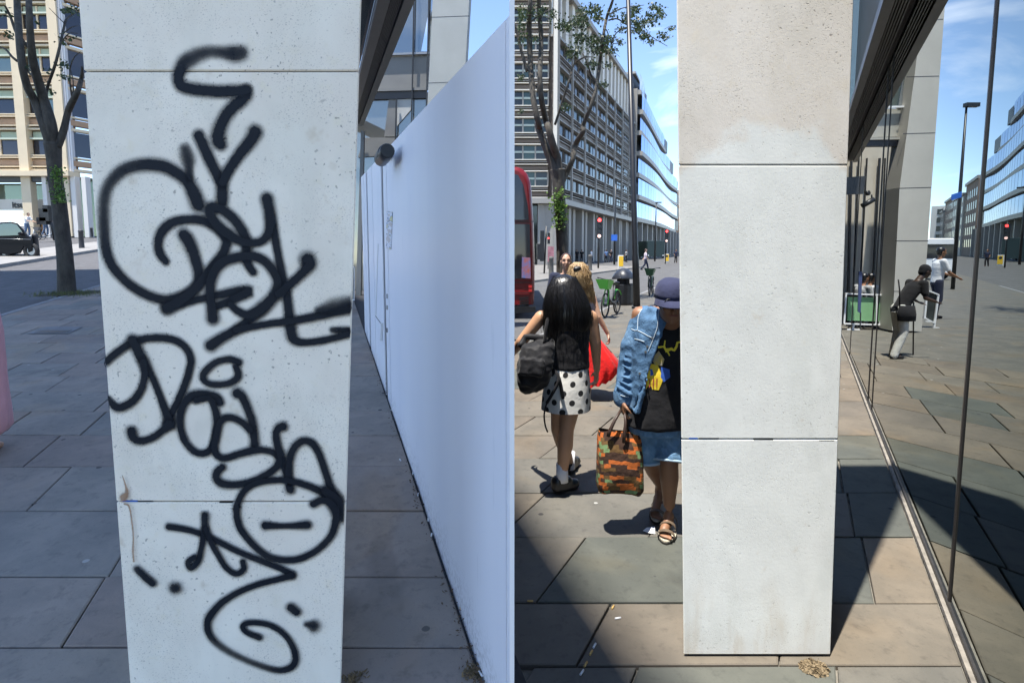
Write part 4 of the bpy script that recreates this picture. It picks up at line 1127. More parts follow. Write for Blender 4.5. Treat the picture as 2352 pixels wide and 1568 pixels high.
# overhang above the glass, seen from below
OV = thing('building_overhang', 'dark louvred overhang soffit running along the top of the glass wall', 'overhang', gp(6, GZ))
def ostrip(name, o0, o1, m, dz=0.0, th=.12, s0=.6, s1=13.2):
    MB().hexa([gp(s0, GZ + dz, o0), gp(s1, GZ + dz, o0), gp(s1, GZ + dz, o1), gp(s0, GZ + dz, o1), gp(s0, GZ + dz + th, o0), gp(s1, GZ + dz + th, o0), gp(s1, GZ + dz + th, o1), gp(s0, GZ + dz + th, o1)]).build(name, m, OV)
M_SOFR = mat('soffit_right', (0.12, 0.12, 0.13), .4, metal=.2, var=.08)
ostrip('soffit_edge', .16, .25, M_SOFR, .01)
for k in range(5): ostrip('louvre_slat', .035 + k * .025, .045 + k * .025, M_SOFR, .03, .05)
ostrip('louvre_back', -.02, .16, M_LOUV, .10)

# ================================================================== neighbouring building, met in the reflection
VB = thing('office_building', 'pale concrete piered building reflected in the glass wall', 'building', mir(gr(2100, 759)))
YV = gr(2100, 759).y
M_PALE = mat('pale_pier', (0.50, 0.48, 0.43), .7, var=.05, vscale=2)
M_SPR = mat('spandrel_right', (0.36, 0.35, 0.31), .6, var=.06, vscale=1)
def vq(name, pts, m, d=0.0, th=.12, root=VB):
    P = [at(*q, YV + d) for q in pts]; Q = [p + Vector((0, th, 0)) for p in P]
    return MB().loft([P, Q], smooth=False).build(name, m, root, xf=mir)
vq('pier', [ZH(440, 1180), ZH(672, 1184), ZH(750, 60), ZG(855, 40), ZG(880, -250), ZG(720, -250), ZG(690, 40), ZH(500, 60)], M_PALE, -.3, .45)
for zy, xa_, xb_ in ((155, 672, 842), (600, 555, 808), (1045, 528, 780), (1472, 500, 748)): vq('pier_joint', [ZG(xa_, zy + 7), ZG(xb_, zy), ZG(xb_, zy - 5), ZG(xa_, zy + 2)], M_LOUV, -.302, .01)
for zy, xa_, xb_ in ((475, 468, 725), (870, 455, 700)): vq('pier_joint', [ZH(xa_, zy + 5), ZH(xb_, zy + 5), ZH(xb_, zy), ZH(xa_, zy)], M_LOUV, -.302, .01)
vq('spandrel', [ZG(100, 1080), ZG(520, 1072), ZG(535, 850), ZG(100, 860)], M_SPR)
vq('window', [ZG(100, 850), ZG(545, 832), ZG(600, -250), ZG(100, -250)], M_GLASSG)
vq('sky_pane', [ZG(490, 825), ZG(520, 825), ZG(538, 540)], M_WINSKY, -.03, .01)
vq('sill', [ZG(300, 850), ZG(540, 842), ZG(540, 828), ZG(300, 836)], M_WHITE, -.1, .06)
vq('beam', [ZG(80, 1150), ZG(518, 1145), ZG(520, 1098), ZG(80, 1100)], M_LOUV, -.05)
vq('slab_edge', [ZG(80, 1098), ZG(520, 1094), ZG(520, 1076), ZG(80, 1082)], M_SPR, -.09, .07)
M_FIN = mat('pale_fin', (0.52, 0.48, 0.40), .7, var=.05)
vq('wall_panel', [ZH(-60, 1115), ZH(420, 1115), ZG(470, 1150), ZG(-60, 1150)], M_FIN, 1.6)
vq('dark_door_glass', [ZH(392, 760), ZH(438, 760), ZG(515, 1145), ZG(468, 1145)], glass_mat('green_dark_glass', (.05, .09, .075), .05, .5), 1.5, .05)
for x0, x1, w in ((140, 180, 7), (190, 245, 6), (285, 342, 12), (345, 388, 5), (100, 118, 14)): vq('mullion', [ZH(x0 - 12, 1115), ZH(x0 - 12 + w, 1115), ZG(x1 + w, 1240), ZG(x1, 1240)], M_BLACK, 1.5, .05)
vq('upper_shade', [ZH(80, 115), ZH(215, 110), ZG(235, 1380), ZG(80, 1390)], M_DARK, -.1, .05)
vq('poster', [ZH(405, 800), ZH(440, 800), ZH(440, 640), ZH(408, 640)], mat('poster_print', (.6, .25, .1), .5, col2=(.12, .3, .7), vscale=3), 1.4, .03)
sc_ = thing('security_camera', 'twin dark security cameras on the building reflected in the glass wall', 'camera', mir(at(*ZH(245, 150), YV - .5)))
for (xa_, ya_), (xb_, yb_), r_ in (((240, 105), (262, 100), 9), ((205, 205), (300, 150), 9)):
    MB().tube([at(*ZH(xa_, ya_), YV - .5), at(*ZH(xb_, yb_), YV - .55)], r_ / F * YV * .6, 10).build('housing', M_BLACK, sc_, xf=mir)
MB().bar(at(*ZH(280, 120), YV - .5), at(*ZH(285, 170), YV - .1), .03, .03).build('bracket', M_BLACK, sc_, xf=mir)

# cafe barrier and board, met in the reflection
def virt(root, name, Y, m, pts, th=.03):
    P = [at(*q, Y) for q in pts]; return MB().loft([P, [p + Vector((0, th, 0)) for p in P]], smooth=False).build(name, m, root, xf=mir)
YC = gr(*ZH(150, 1172)).y
CB = thing('cafe_barrier', 'green cafe barrier in a white frame reflected in the glass wall', 'barrier', mir(gr(*ZH(230, 1172))))
virt(CB, 'canvas', YC, mat('sage_canvas', (.20, .40, .20), .7, var=.06), [ZH(90, 1100), ZH(400, 1110), ZH(400, 925), ZH(95, 918)])
def vbar(root, a, b, w, Y, m, name):
    return MB().bar(at(*ZH(*a), Y), at(*ZH(*b), Y), w / 3.4 / F * Y, .03).build(name, m, root, xf=mir)
for a, b, n_ in (((60, 1125), (405, 1137), 'rail'), ((72, 890), (405, 902), 'rail'), ((62, 1125), (78, 890), 'post'), ((140, 1130), (130, 1170), 'leg'), ((315, 1130), (318, 900), 'post'), ((345, 1135), (347, 1105), 'leg'), ((85, 1170), (185, 1172), 'foot')): vbar(CB, a, b, 12, YC - .03, M_WHITE, n_)
CB2 = thing('cafe_barrier', 'short white framed cafe barrier end beyond the stooped woman, reflected in the glass', 'barrier', mir(gr(*ZH(550, 1190))))
for a, b, n_ in (((525, 1125), (605, 1128), 'rail'), ((530, 1160), (605, 1162), 'rail'), ((545, 1195), (545, 1120), 'leg'), ((520, 1195), (570, 1196), 'foot')): vbar(CB2, a, b, 12, YC - .05, M_WHITE, n_)
AF = thing('pavement_sign', 'black pavement board in a white frame reflected in the glass wall', 'sign', mir(gr(*ZH(750, 1155))))
YF = gr(*ZH(750, 1155)).y
virt(AF, 'board', YF, mat('chalkboard', (.03, .035, .033), .6, var=.3), [ZH(700, 1075), ZH(775, 1120), ZH(795, 905), ZH(715, 865)])
for a, b, n_ in (((695, 1085), (715, 860), 'frame'), ((770, 1150), (803, 895), 'frame'), ((712, 862), (806, 900), 'frame'), ((695, 1080), (775, 1122), 'frame'), ((700, 1105), (755, 1112), 'foot'), ((760, 1158), (808, 1160), 'foot')): vbar(AF, a, b, 14, YF - .03, M_WHITE, n_)
BS = thing('banner_sign', 'small blue banner hanging before the green cafe barrier in the reflection', 'sign', mir(gr(*ZH(190, 1172))))
virt(BS, 'banner', YC - .3, mat('navy_banner', (.05, .07, .16), .6), [ZH(172, 1030), ZH(195, 1045), ZH(208, 720), ZH(180, 715)], .015)
MB().bar(at(*ZH(190, 1165), YC - .28), at(*ZH(194, 1035), YC - .28), .02, .02).build('pole', M_DARK, BS, xf=mir)

# ================================================================== office block across the street (right picture)
YCn = 75.0
RC = at(1275, 460, YCn); RC.z = 0
RN = Vector((RS.y, -RS.x, 0))
def RB(t, z, o=0.0): return RC + RS * t + RN * o + Vector((0, 0, z))
TE = 56.0
ZC1 = at(1290, 457, 76).z; ZT = at(1275, 82, YCn).z; 
OB = thing('office_building', 'long brown and grey louvred office block with white fins across the street', 'building', RC)
M_BR2 = mat('bronze_panel', (0.11, 0.085, 0.068), .6, var=.12, vscale=.4)
M_GR2 = mat('grey_rail', (0.27, 0.255, 0.235), .5, var=.05)
M_FINW = mat('white_fin', (0.62, 0.585, 0.52), .5)
NF = 6; FHR = (ZT - ZC1) / NF
def slab(name, t0, t1, z0, z1, o0, o1, m, root=OB):
    return MB().hexa([RB(t0, z0, o0), RB(t1, z0, o0), RB(t1, z0, o1), RB(t0, z0, o1), RB(t0, z1, o0), RB(t1, z1, o0), RB(t1, z1, o1), RB(t0, z1, o1)]).build(name, m, root)
slab('core_wall', .3, TE, ZC1, ZT, -3, -.6, M_BR2)
NBAY = 8; BW = TE / NBAY
M_OG = glass_mat('block_glass', (0.03, 0.036, 0.04), .15, .3); M_OG2 = glass_mat('block_glass_green', (0.05, 0.075, 0.07), .15, .35)
for f in range(NF):
    z0 = ZC1 + f * FHR
    slab('louvre_rail', 0, TE, z0 + .02, z0 + .16, -.5, .12, M_GR2)
    slab('bronze_panel', 0, TE, z0 + .3, z0 + .75, -.5, -.1, M_BR2)
    slab('louvre_rail', 0, TE, z0 + .9, z0 + 1.0, -.5, .05, M_GR2)
    slab('louvre_rail', 0, TE, z0 + 1.25, z0 + 1.34, -.5, .05, M_BR2)
    slab('louvre_rail', 0, TE, z0 + 1.55, z0 + 1.68, -.5, .10, M_GR2)
    for b in range(NBAY):
        w = slab('window', b * BW + .2, (b + 1) * BW - .2, z0 + 1.72, z0 + FHR - .08, -.5, -.42, M_OG2 if b == 6 or (b + f) % 4 == 0 else M_OG)
        for q in (1, 2): 
            t = b * BW + BW * q / 3
            MB().bar(RB(t, z0 + 1.72, -.36), RB(t, z0 + FHR - .08, -.36), .12, .12).build('mullion', M_BR2, w)
        if b == 6:
            for q in range(4): slab('louvre_rail', b * BW + .2, (b + 1) * BW - .2, z0 + .3 + q * .9, z0 + .42 + q * .9, -.1, .2, M_GR2)
for b in range(NBAY + 1): slab('rib', b * BW - .12, b * BW + .12, ZC1 - .3, ZT + (.2), .0, .3, M_GR2)
# white fins and tall windows of the top storeys
def roofz(t): return ZT + 9.2 + (2.0 if t < 14 else 0)
slab('fin_back', 2, TE, ZT, ZT + 8.6, -3.4, -2.4, M_OG)
slab('set_back_sill', 0, TE, ZT - .02, ZT + .3, -3, .2, M_GR2)
for k in range(17):
    t = 1.2 + k * 3.2
    slab('fin', t, t + 1.35, ZT + .3, ZT + 8.4, -2.4, -1.1, M_FINW)
slab('roof_edge', 2, TE + .5, ZT + 8.4, ZT + 9.2, -4, -.6, M_GR2)
MB().bar(RB(0, 0, .05), RB(0, ZT + 8, .05), .9, .9).build('corner_pier', M_GR2, OB)
MB().bar(RB(-.8, ZC1, .2), RB(-.8, ZT + 9, .2), .5, .5).build('corner_pier', M_FINW, OB)
# front face, square to the viewer
FX0, FX1 = at(1172, 400, YCn).x, RC.x - 1.0
for f in range(NF + 2):
    z0 = ZC1 + f * FHR
    for dz, th, mm, d in ((.02, .14, M_FINW, -.2), (.34, .42, M_BR2, .1), (.92, .10, M_FINW, -.2), (1.25, .1, M_GR2, -.1), (1.52, .12, M_FINW, -.2)):
        MB().box((FX0, YCn + d, z0 + dz), (FX1, YCn + .8, z0 + dz + th)).build('louvre_rail', mm, OB)
    for b in range(3):
        a0 = FX0 + (FX1 - FX0) * b / 3; a1 = FX0 + (FX1 - FX0) * (b + 1) / 3
        w = MB().box((a0 + .1, YCn + .4, z0 + 1.66), (a1 - .1, YCn + .5, z0 + FHR)).build('window', M_OG if b != 1 else M_OG2, OB)
        MB().box((a1 - .1, YCn + .2, z0 + 1.66), (a1 + .1, YCn + .5, z0 + FHR)).build('mullion', M_GR2, w)
        MB().box((a0 + .1, YCn + .25, z0 + FHR - 1.0), (a1 - .1, YCn + .38, z0 + FHR - .75)).build('light_shelf', mat('shelf_green', (.4, .46, .42), .5), w)
MB().box((FX0, YCn + .9, ZC1), (FX1, YCn + 4, ZC1 + FHR * 8)).build('core_wall', M_BR2, OB)
# street level: canopy, columns, recessed dark glazing
slab('canopy', -1, TE, ZC1 - .75, ZC1 - .02, -3, 1.1, M_GR2)
MB().box((FX0, YCn - 1.0, ZC1 - .75), (RC.x, YCn + .85, ZC1 - .02)).build('canopy', M_GR2, OB)
slab('recessed_glazing', 0, TE, 0, ZC1 - .7, -4.6, -4.4, glass_mat('street_glass', (.07, .08, .08), .08, .5))
MB().box((FX0, YCn + 1.2, 0), (RC.x - 1, YCn + 1.3, ZC1 - .7)).build('recessed_glazing', MATS['street_glass'], OB)
M_COLW = mat('column_stone', (.28, .265, .245), .6, var=.05)
for b in range(NBAY * 2 + 1):
    t = b * BW / 2
    slab('column', t - .55, t + .55, -.1, ZC1 - .7, -1.7, -.4 if b % 2 else .0, M_COLW)
for k in range(3):
    x = FX0 + (FX1 - FX0) * (k + .5) / 3; MB().box((x - .5, YCn, -.1), (x + .5, YCn + .9, ZC1 - .7)).build('column', M_COLW, OB)
slab('flank_wall', TE, TE + .6, 0, ZT + 8, -8, .4, M_GR2)

# curved glass block further along
CG = thing('office_building', 'curving blue glass office block with grey bands further down the street', 'building', RB(90, 0))
M_BLUEG = glass_mat('blue_glass', (0.13, 0.27, 0.56), .04, .92); M_BAND = mat('grey_band', (.30, .29, .27), .5, var=.06)
M_BLUEG2 = glass_mat('blue_glass_pale', (0.22, 0.37, 0.62), .05, .92)
floors = [(8.6, 158), (13.6, 158), (18.6, 157), (23.4, 152), (28.0, 137), (32.6, 120), (37.0, 78)]
def coff(t, f): return .9 * math.sin((t - 57) / 19.0 + f * .4) + (.5 if f % 2 else .1)
for f, (z0, te) in enumerate(floors):
    h = 4.7; ts = [TE + 1.0]
    while ts[-1] < te: ts.append(min(te, ts[-1] + 3.9))
    ring = []
    for t in ts:
        o = coff(t, f); tap = max(0, (t - te + 16) / 16) ** 2 * 2.2
        o -= tap
        ring.append([RB(t, z0, -9), RB(t, z0, o + .3), RB(t, z0 + 1.0, o + .3), RB(t, z0 + 1.0, -9)])
    MB().loft(ring, smooth=False).build('floor_band', M_BAND, CG)
    for k, (a, b) in enumerate(zip(ts, ts[1:])):
        oa, ob = coff(a, f) - max(0, (a - te + 16) / 16) ** 2 * 2.2, coff(b, f) - max(0, (b - te + 16) / 16) ** 2 * 2.2
        MB().quad([RB(a + .12, z0 + 1.0, oa), RB(b - .12, z0 + 1.0, ob), RB(b - .12, z0 + h, ob), RB(a + .12, z0 + h, oa)]).build('window', M_BLUEG if (k * 7 + f * 3) % 5 else M_BLUEG2, CG)
    ring = [[RB(t, z0 + 1, -9), RB(t, z0 + 1, -.9), RB(t, z0 + h, -.9), RB(t, z0 + h, -9)] for t in (TE + 1.0, te - 2)]
    MB().loft(ring, smooth=False).build('core_wall', M_DARK, CG)
    if f in (3, 4, 5, 6):
        MB().loft([[RB(t, z0 + h, -9), RB(t, z0 + h, coff(t, f) - 1), RB(t, z0 + h + .5, coff(t, f) - 1), RB(t, z0 + h + .5, -9)] for t in ts[:-2]], smooth=False).build('roof_edge', M_BAND, CG)
slab('street_glazing', TE + 1, 158, 0, 8.6, -3.5, -3.2, glass_mat('green_street_glass', (.16, .22, .18), .08, .6), CG)
for k in range(13): slab('column', TE + 2 + k * 8, TE + 3.1 + k * 8, -.1, 8.6, -.6, .4, M_COLW, CG)
# plain terraces closing the far street
M_TERR = mat('far_brick', (.20, .15, .12), .8, var=.2, vscale=.3); M_TERR2 = mat('far_stone', (.42, .40, .36), .8, var=.1, vscale=.3)
for k, (t0, t1, hh, mm, o) in enumerate(((160, 190, 25, M_TERR, -1), (190, 222, 22, M_TERR2, -.5), (222, 262, 24, M_TERR, -1), (262, 320, 20, M_TERR2, -.5))):
    tb = thing('terrace_building', ('tall brick terrace just past the curved glass block', 'pale stone terrace second past the curved glass block', 'brick terrace third past the curved glass block', 'pale far terrace closing the end of the street')[k], 'building', RB((t0 + t1) / 2, 0))
    slab('wall', t0, t1 - .3, -.1, hh, -12, o, mm, tb)
    slab('cornice', t0, t1 - .3, hh, hh + 1, -12, o + .5, M_GR2, tb)
    for f in range(5):
        for b in range(int((t1 - t0) / 5)): slab('window', t0 + 1.5 + b * 5, t0 + 3.6 + b * 5, 3 + f * 4.2, 5.6 + f * 4.2, o, o + .06, M_OG, tb)
CE = thing('terrace_building', 'white fronted building far at the end of the street', 'building', (120, 330, 0))
MB().box((75, 330, -.2), (118, 345, 24)).build('wall', mat('far_white', (.55, .55, .53), .7), CE)
for f in range(5):
    for b in range(9): MB().box((78 + b * 4.4, 329.8, 3 + f * 4.2), (80.2 + b * 4.4, 329.99, 5.6 + f * 4.2)).build('window', M_OG, CE)

# ================================================================== red bus at the left edge of the street
BY = gr(1205, 722).y
M_RED = mat('bus_red', (.17, .008, .010), .3, var=.1, vscale=2); M_BGL = glass_mat('bus_glass', (.03, .035, .045), .04, .4)
BUS = thing('double_decker_bus', 'dark red double decker bus cut off behind the white divider post', 'bus', (at(1205, 700, BY).x - 1.0, BY + 5, 0))
bxr = at(1229, 600, BY).x; bxl = bxr - 2.5
bz = at(1200, 380, BY).z
def bus_sec(y, inset, rt=.42):
    pts = []
    z0 = .28
    L, R_ = bxl + inset, bxr - inset
    prof = [(L, z0), (R_ - .02, z0), (R_, z0 + .5), (R_, 1.6), (R_ - .03, 2.6), (R_ - .08, bz - 1.0)]
    for k in range(5):
        a = math.radians(90 * k / 4); prof.append((R_ - .10 - rt + math.cos(a) * rt, bz - inset - rt * 1.6 + math.sin(a) * rt * 1.6))
    prof += [(L + .1 + rt - math.cos(math.radians(90 - 90 * k / 3)) * rt, bz - inset - rt * 1.6 + math.sin(math.radians(90 - 90 * k / 3)) * rt * 1.6) for k in range(4)]
    prof += [(L, 1.6)]
    return [Vector((x, y, z)) for x, z in prof]
MB().loft([bus_sec(BY + .02, .12), bus_sec(BY + .10, .03), bus_sec(BY + .3, 0), bus_sec(BY + 10.5, 0)]).build('body', M_RED, BUS)
def bq(name, pts, m, d=-.01, th=.03):
    P = [at(*q, BY + d) for q in pts]; return MB().loft([P, [p + Vector((0, th, 0)) for p in P]], smooth=False).build(name, m, BUS)
bq('upper_window', [(1150, 505), (1214, 505), (1212, 470), (1202, 425), (1190, 402), (1150, 392)], M_BGL, -.03, .06)
bq('lower_window', [(1150, 640), (1218, 640), (1217, 515), (1150, 515)], M_BGL, -.03, .06)
bq('advert', [(1198, 638), (1219, 640), (1218, 592), (1199, 590)], mat('advert_print', (.45, .12, .06), .4, col2=(.06, .2, .5), vscale=7), -.05, .02)
for k in range(7): bq('vent_slat', [(1193, 684 + k * 5), (1214, 682 + k * 5), (1214, 684.5 + k * 5), (1193, 686.5 + k * 5)], M_BLACK, -.03, .03)
for k, py_ in enumerate((508, 648, 672)): bq('panel_seam', [(1150, py_ + 1.2), (1226, py_ + 1.2), (1226, py_), (1150, py_)], M_BLACK, -.02, .03)
for py_ in (655, 664): bq('rear_lamp', [(1214, py_ + 6), (1222, py_ + 6), (1222, py_), (1214, py_)], mat('lamp_red', (.5, .03, .03), .3), -.04, .03)
bq('bumper', [(1150, 722), (1230, 716), (1230, 704), (1150, 706)], M_BLACK, -.05, .1)
for y in (2.2, 7.8):
    for x in (bxl + .18, bxr - .18):
        w = MB().torus((x, BY + y, .48), (1, 0, 0), .36, .12, 20, 8).build('wheel', M_BLACK, BUS)
        MB().disc((x - .06, BY + y, .48), (1, 0, 0), .3, 16, .12).build('hub', M_CHROME, w)

# ================================================================== right tree
YTR = 20.0
TRB = at(1290, 690, YTR); TRB.z = 0
TR = thing('street_tree', 'dark street tree with ivy clump and leafy twigs behind the walking women', 'tree', TRB)
tk = MB(); rt = random.Random(14)
A1, A2 = ZR1, ZR2
tree_tube(tk, [(1293, 698), (1292, 640), A2(548, 1400), A2(535, 1100), A2(515, 850), A2(505, 650), A2(500, 540)], YTR, [34, 29, 27, 27, 27, 29, 34], n=12)
for pts, w in (([A2(500, 600), A2(440, 480), A2(350, 250), A2(280, 60), A1(300, 1400), A1(235, 1100), A1(205, 700), A1(190, 300), A1(200, 40), A1(200, -250)], [22, 19, 17, 15, 14, 13, 13, 12, 11, 8]),
               ([A2(510, 600), A2(490, 420), A2(440, 260), A2(390, 60), A1(390, 1400), A1(335, 1150), A1(310, 850), A1(325, 450), A1(300, 60), A1(310, -250)], [23, 20, 17, 15, 14, 13, 12, 11, 10, 8]),
               ([A2(540, 680), A2(600, 560), A2(660, 430), A2(690, 270), A2(780, 120), A1(790, 1420), A1(880, 1200), A1(945, 980), A1(985, 700), A1(1015, 450), A1(1060, 200), A1(1120, 30), A1(1180, -200)], [15, 13, 12, 13, 11, 10, 9, 8.5, 8, 7, 6.5, 6, 4]),
               ([A1(930, 930), A1(880, 830), A1(850, 720), A1(790, 600)], [5, 4.5, 4, 3]),
               ([A1(480, 1400), A1(560, 1150), A1(640, 900), A1(690, 730), A1(800, 650), A1(900, 640)], [6, 5.5, 5, 4, 3, 2]),
               ([A1(1080, 230), A1(1180, 215), A1(1300, 290), A1(1450, 350), A1(1620, 450), A1(1740, 520)], [3.5, 3, 2.5, 2, 1.6, 1]),
               ([A1(1110, 500), A1(1170, 370), A1(1290, 310)], [3, 2.5, 2]), ([A1(1090, 160), A1(1250, 90), A1(1480, 60)], [2.5, 2, 1.2]), ([A1(1480, 210), A1(1540, 120), A1(1600, 60)], [1.5, 1.2, 1]),
               ([A1(170, 800), A1(110, 600), A1(60, 380), A1(20, 250)], [8, 7, 6, 4]), ([A1(250, 930), A1(290, 1010), A1(320, 1150)], [4, 4, 4]), ([A1(1010, 450), A1(1050, 330), A1(1120, 480), A1(1230, 480)], [3, 2.5, 2, 1]),
               ([A2(370, 260), A2(330, 150), A2(270, 40)], [3, 2, 1.5]), ([A1(760, 740), A1(700, 1000), A1(740, 1300), A1(730, 1480)], [1.5, 1.5, 1.5, 1]), ([A1(210, 250), A1(330, 160), A1(460, 100)], [4, 3, 2])):
    tree_tube(tk, pts, YTR, w, [rt.uniform(-.2, .2) * min(i, 4) for i in range(len(pts))], n=7)
lf = MB()
for (zx, zy), rx, ry, n_ in (((620, 300), 70, 40, 70), ((760, 240), 90, 70, 130), ((880, 110), 110, 60, 120), ((960, 200), 60, 60, 60), ((760, 420), 70, 60, 90), ((900, 460), 80, 60, 90), ((1060, 450), 80, 60, 110), ((960, 560), 90, 50, 90), ((700, 560), 80, 50, 70), ((900, 720), 60, 40, 60), ((1020, 940), 45, 30, 26), ((1110, 560), 60, 40, 50), ((650, 620), 70, 40, 40), ((1080, 740), 50, 25, 24),
                           ((1380, 110), 60, 45, 60), ((1300, 190), 70, 50, 80), ((1440, 260), 70, 60, 90), ((1560, 210), 70, 60, 80), ((1660, 160), 50, 50, 50), ((1480, 400), 60, 40, 56), ((1700, 410), 50, 40, 50), ((1560, 470), 40, 30, 30), ((1790, 320), 25, 20, 12), ((1400, 330), 60, 40, 50), ((1600, 80), 60, 30, 30), ((1200, 470), 40, 25, 22), ((1150, 130), 50, 60, 30), ((1230, 320), 60, 40, 30),
                           ((90, 150), 90, 80, 150), ((60, 300), 70, 60, 90), ((300, 130), 120, 70, 90), ((100, 440), 80, 50, 40), ((450, 180), 50, 60, 30), ((90, 860), 50, 40, 26), ((90, 1250), 60, 30, 14), ((560, 280), 60, 60, 40), ((600, 1200), 50, 50, 30), ((260, 440), 60, 30, 18)):
    c0_ = at(*A1(zx, zy), YTR)
    if c0_.x > .35:
        for k in range(4):
            e_ = at(*A1(zx + rt.gauss(0, rx), zy + rt.gauss(0, ry)), YTR + rt.gauss(0, .3)); s_ = at(*A1(zx + (990 - zx) * .12 * rt.random() + rt.gauss(0, rx * .4), zy + ry * rt.random()), YTR)
            if e_.x > .35: tk.tube([s_, (s_ + e_) / 2 + Vector((0, 0, .05)), e_], [.012, .009, .004], 4, cap=False)
    for k in range(int(n_ * 1.9)):
        px, py = A1(zx + rt.gauss(0, rx * .62), zy + rt.gauss(0, ry * .62))
        if px > 1190: leaf(lf, at(px, py, YTR + rt.gauss(0, .5)), rt.uniform(.05, .125), rt)
ctr = at(*A1(500, -450), YTR)
for k in range(2500):
    q = ctr + Vector((rt.gauss(0, 2.2), rt.gauss(0, 2.2), abs(rt.gauss(.3, 1.3))))
    if q.x > q.y * .02 and q.z > 1.85 + .52 * q.y: leaf(lf, q, rt.uniform(.08, .15), rt)
tk.build('trunk', M_BARK, TR); lf.build('crown', M_LEAF, TR)
iv = MB()
for k in range(420):
    zy = rt.triangular(720, 1220, 960); px, py = A2(505 + rt.gauss(0, 44) + (zy - 800) * .04, zy); leaf(iv, at(px, py, YTR - .28 + rt.uniform(-.1, .06)), rt.uniform(.06, .13), rt)
iv.build('ivy', M_LEAF_LIGHT, TR)

# ================================================================== street furniture on the right
# lamp column
pb = gr(1463, 708)
LC = thing('lamp_column', 'thick black lamp column rising out of the picture behind the bin', 'lamp post', pb)
pt = at(1441, -60, pb.y)
MB().tube([pb - Vector((0, 0, .05)), pb + (pt - pb) * .16, pb + (pt - pb) * .17, pt], [.115, .11, .095, .062], 14).build('shaft', M_BLACK, LC)
MB().tube([pb - Vector((0, 0, .02)), pb + Vector((0, 0, .06))], .17, 14).build('base_collar', M_BLACK, LC)
# litter bin
bb = gr(1431, 699)
BN = thing('litter_bin', 'black street litter bin with domed lid beside the lamp column', 'bin', bb)
bw = 25 / F * bb.y; bh = at(1431, 640, bb.y).z
def ngon(c, r, n, z, rot=.2): return [Vector((c.x + r * math.cos(2 * math.pi * k / n + rot), c.y + r * math.sin(2 * math.pi * k / n + rot), z)) for k in range(n)]
MB().loft([ngon(bb, bw * .9, 16, 0), ngon(bb, bw * .95, 16, .08), ngon(bb, bw * .95, 16, bh * .78), ngon(bb, bw * .93, 16, bh * .8)], smooth=False).build('drum', M_BLACK, BN)
MB().loft([ngon(bb, bw * .75, 16, bh * .8), ngon(bb, bw * .75, 16, bh)], smooth=False).build('slot_band', mat('bin_slot', (.004, .004, .005), .7), BN)
for k in range(4):
    a = k * math.pi / 2 + .3; MB().bar(bb + Vector((math.cos(a) * bw * .92, math.sin(a) * bw * .92, bh * .78)), bb + Vector((math.cos(a) * bw * .92, math.sin(a) * bw * .92, bh)), .12, .03).build('lid_post', M_BLACK, BN)
lid = MB().loft([ngon(bb, bw * 1.05, 16, bh), ngon(bb, bw * 1.05, 16, bh + .05), ngon(bb, bw * .8, 16, bh + .2), ngon(bb, bw * .45, 16, bh + .32), ngon(bb, bw * .1, 16, bh + .36)]).build('lid', mat('bin_lid', (.028, .033, .045), .35), BN)
for px_ in (1410, 1453): MB().obox(at(px_, 646, bb.y - bw), (.10, 0, 0), (0, .008, 0), (0, 0, .07)).build('sticker', mat('label_grey', (.5, .5, .5), .5), BN)

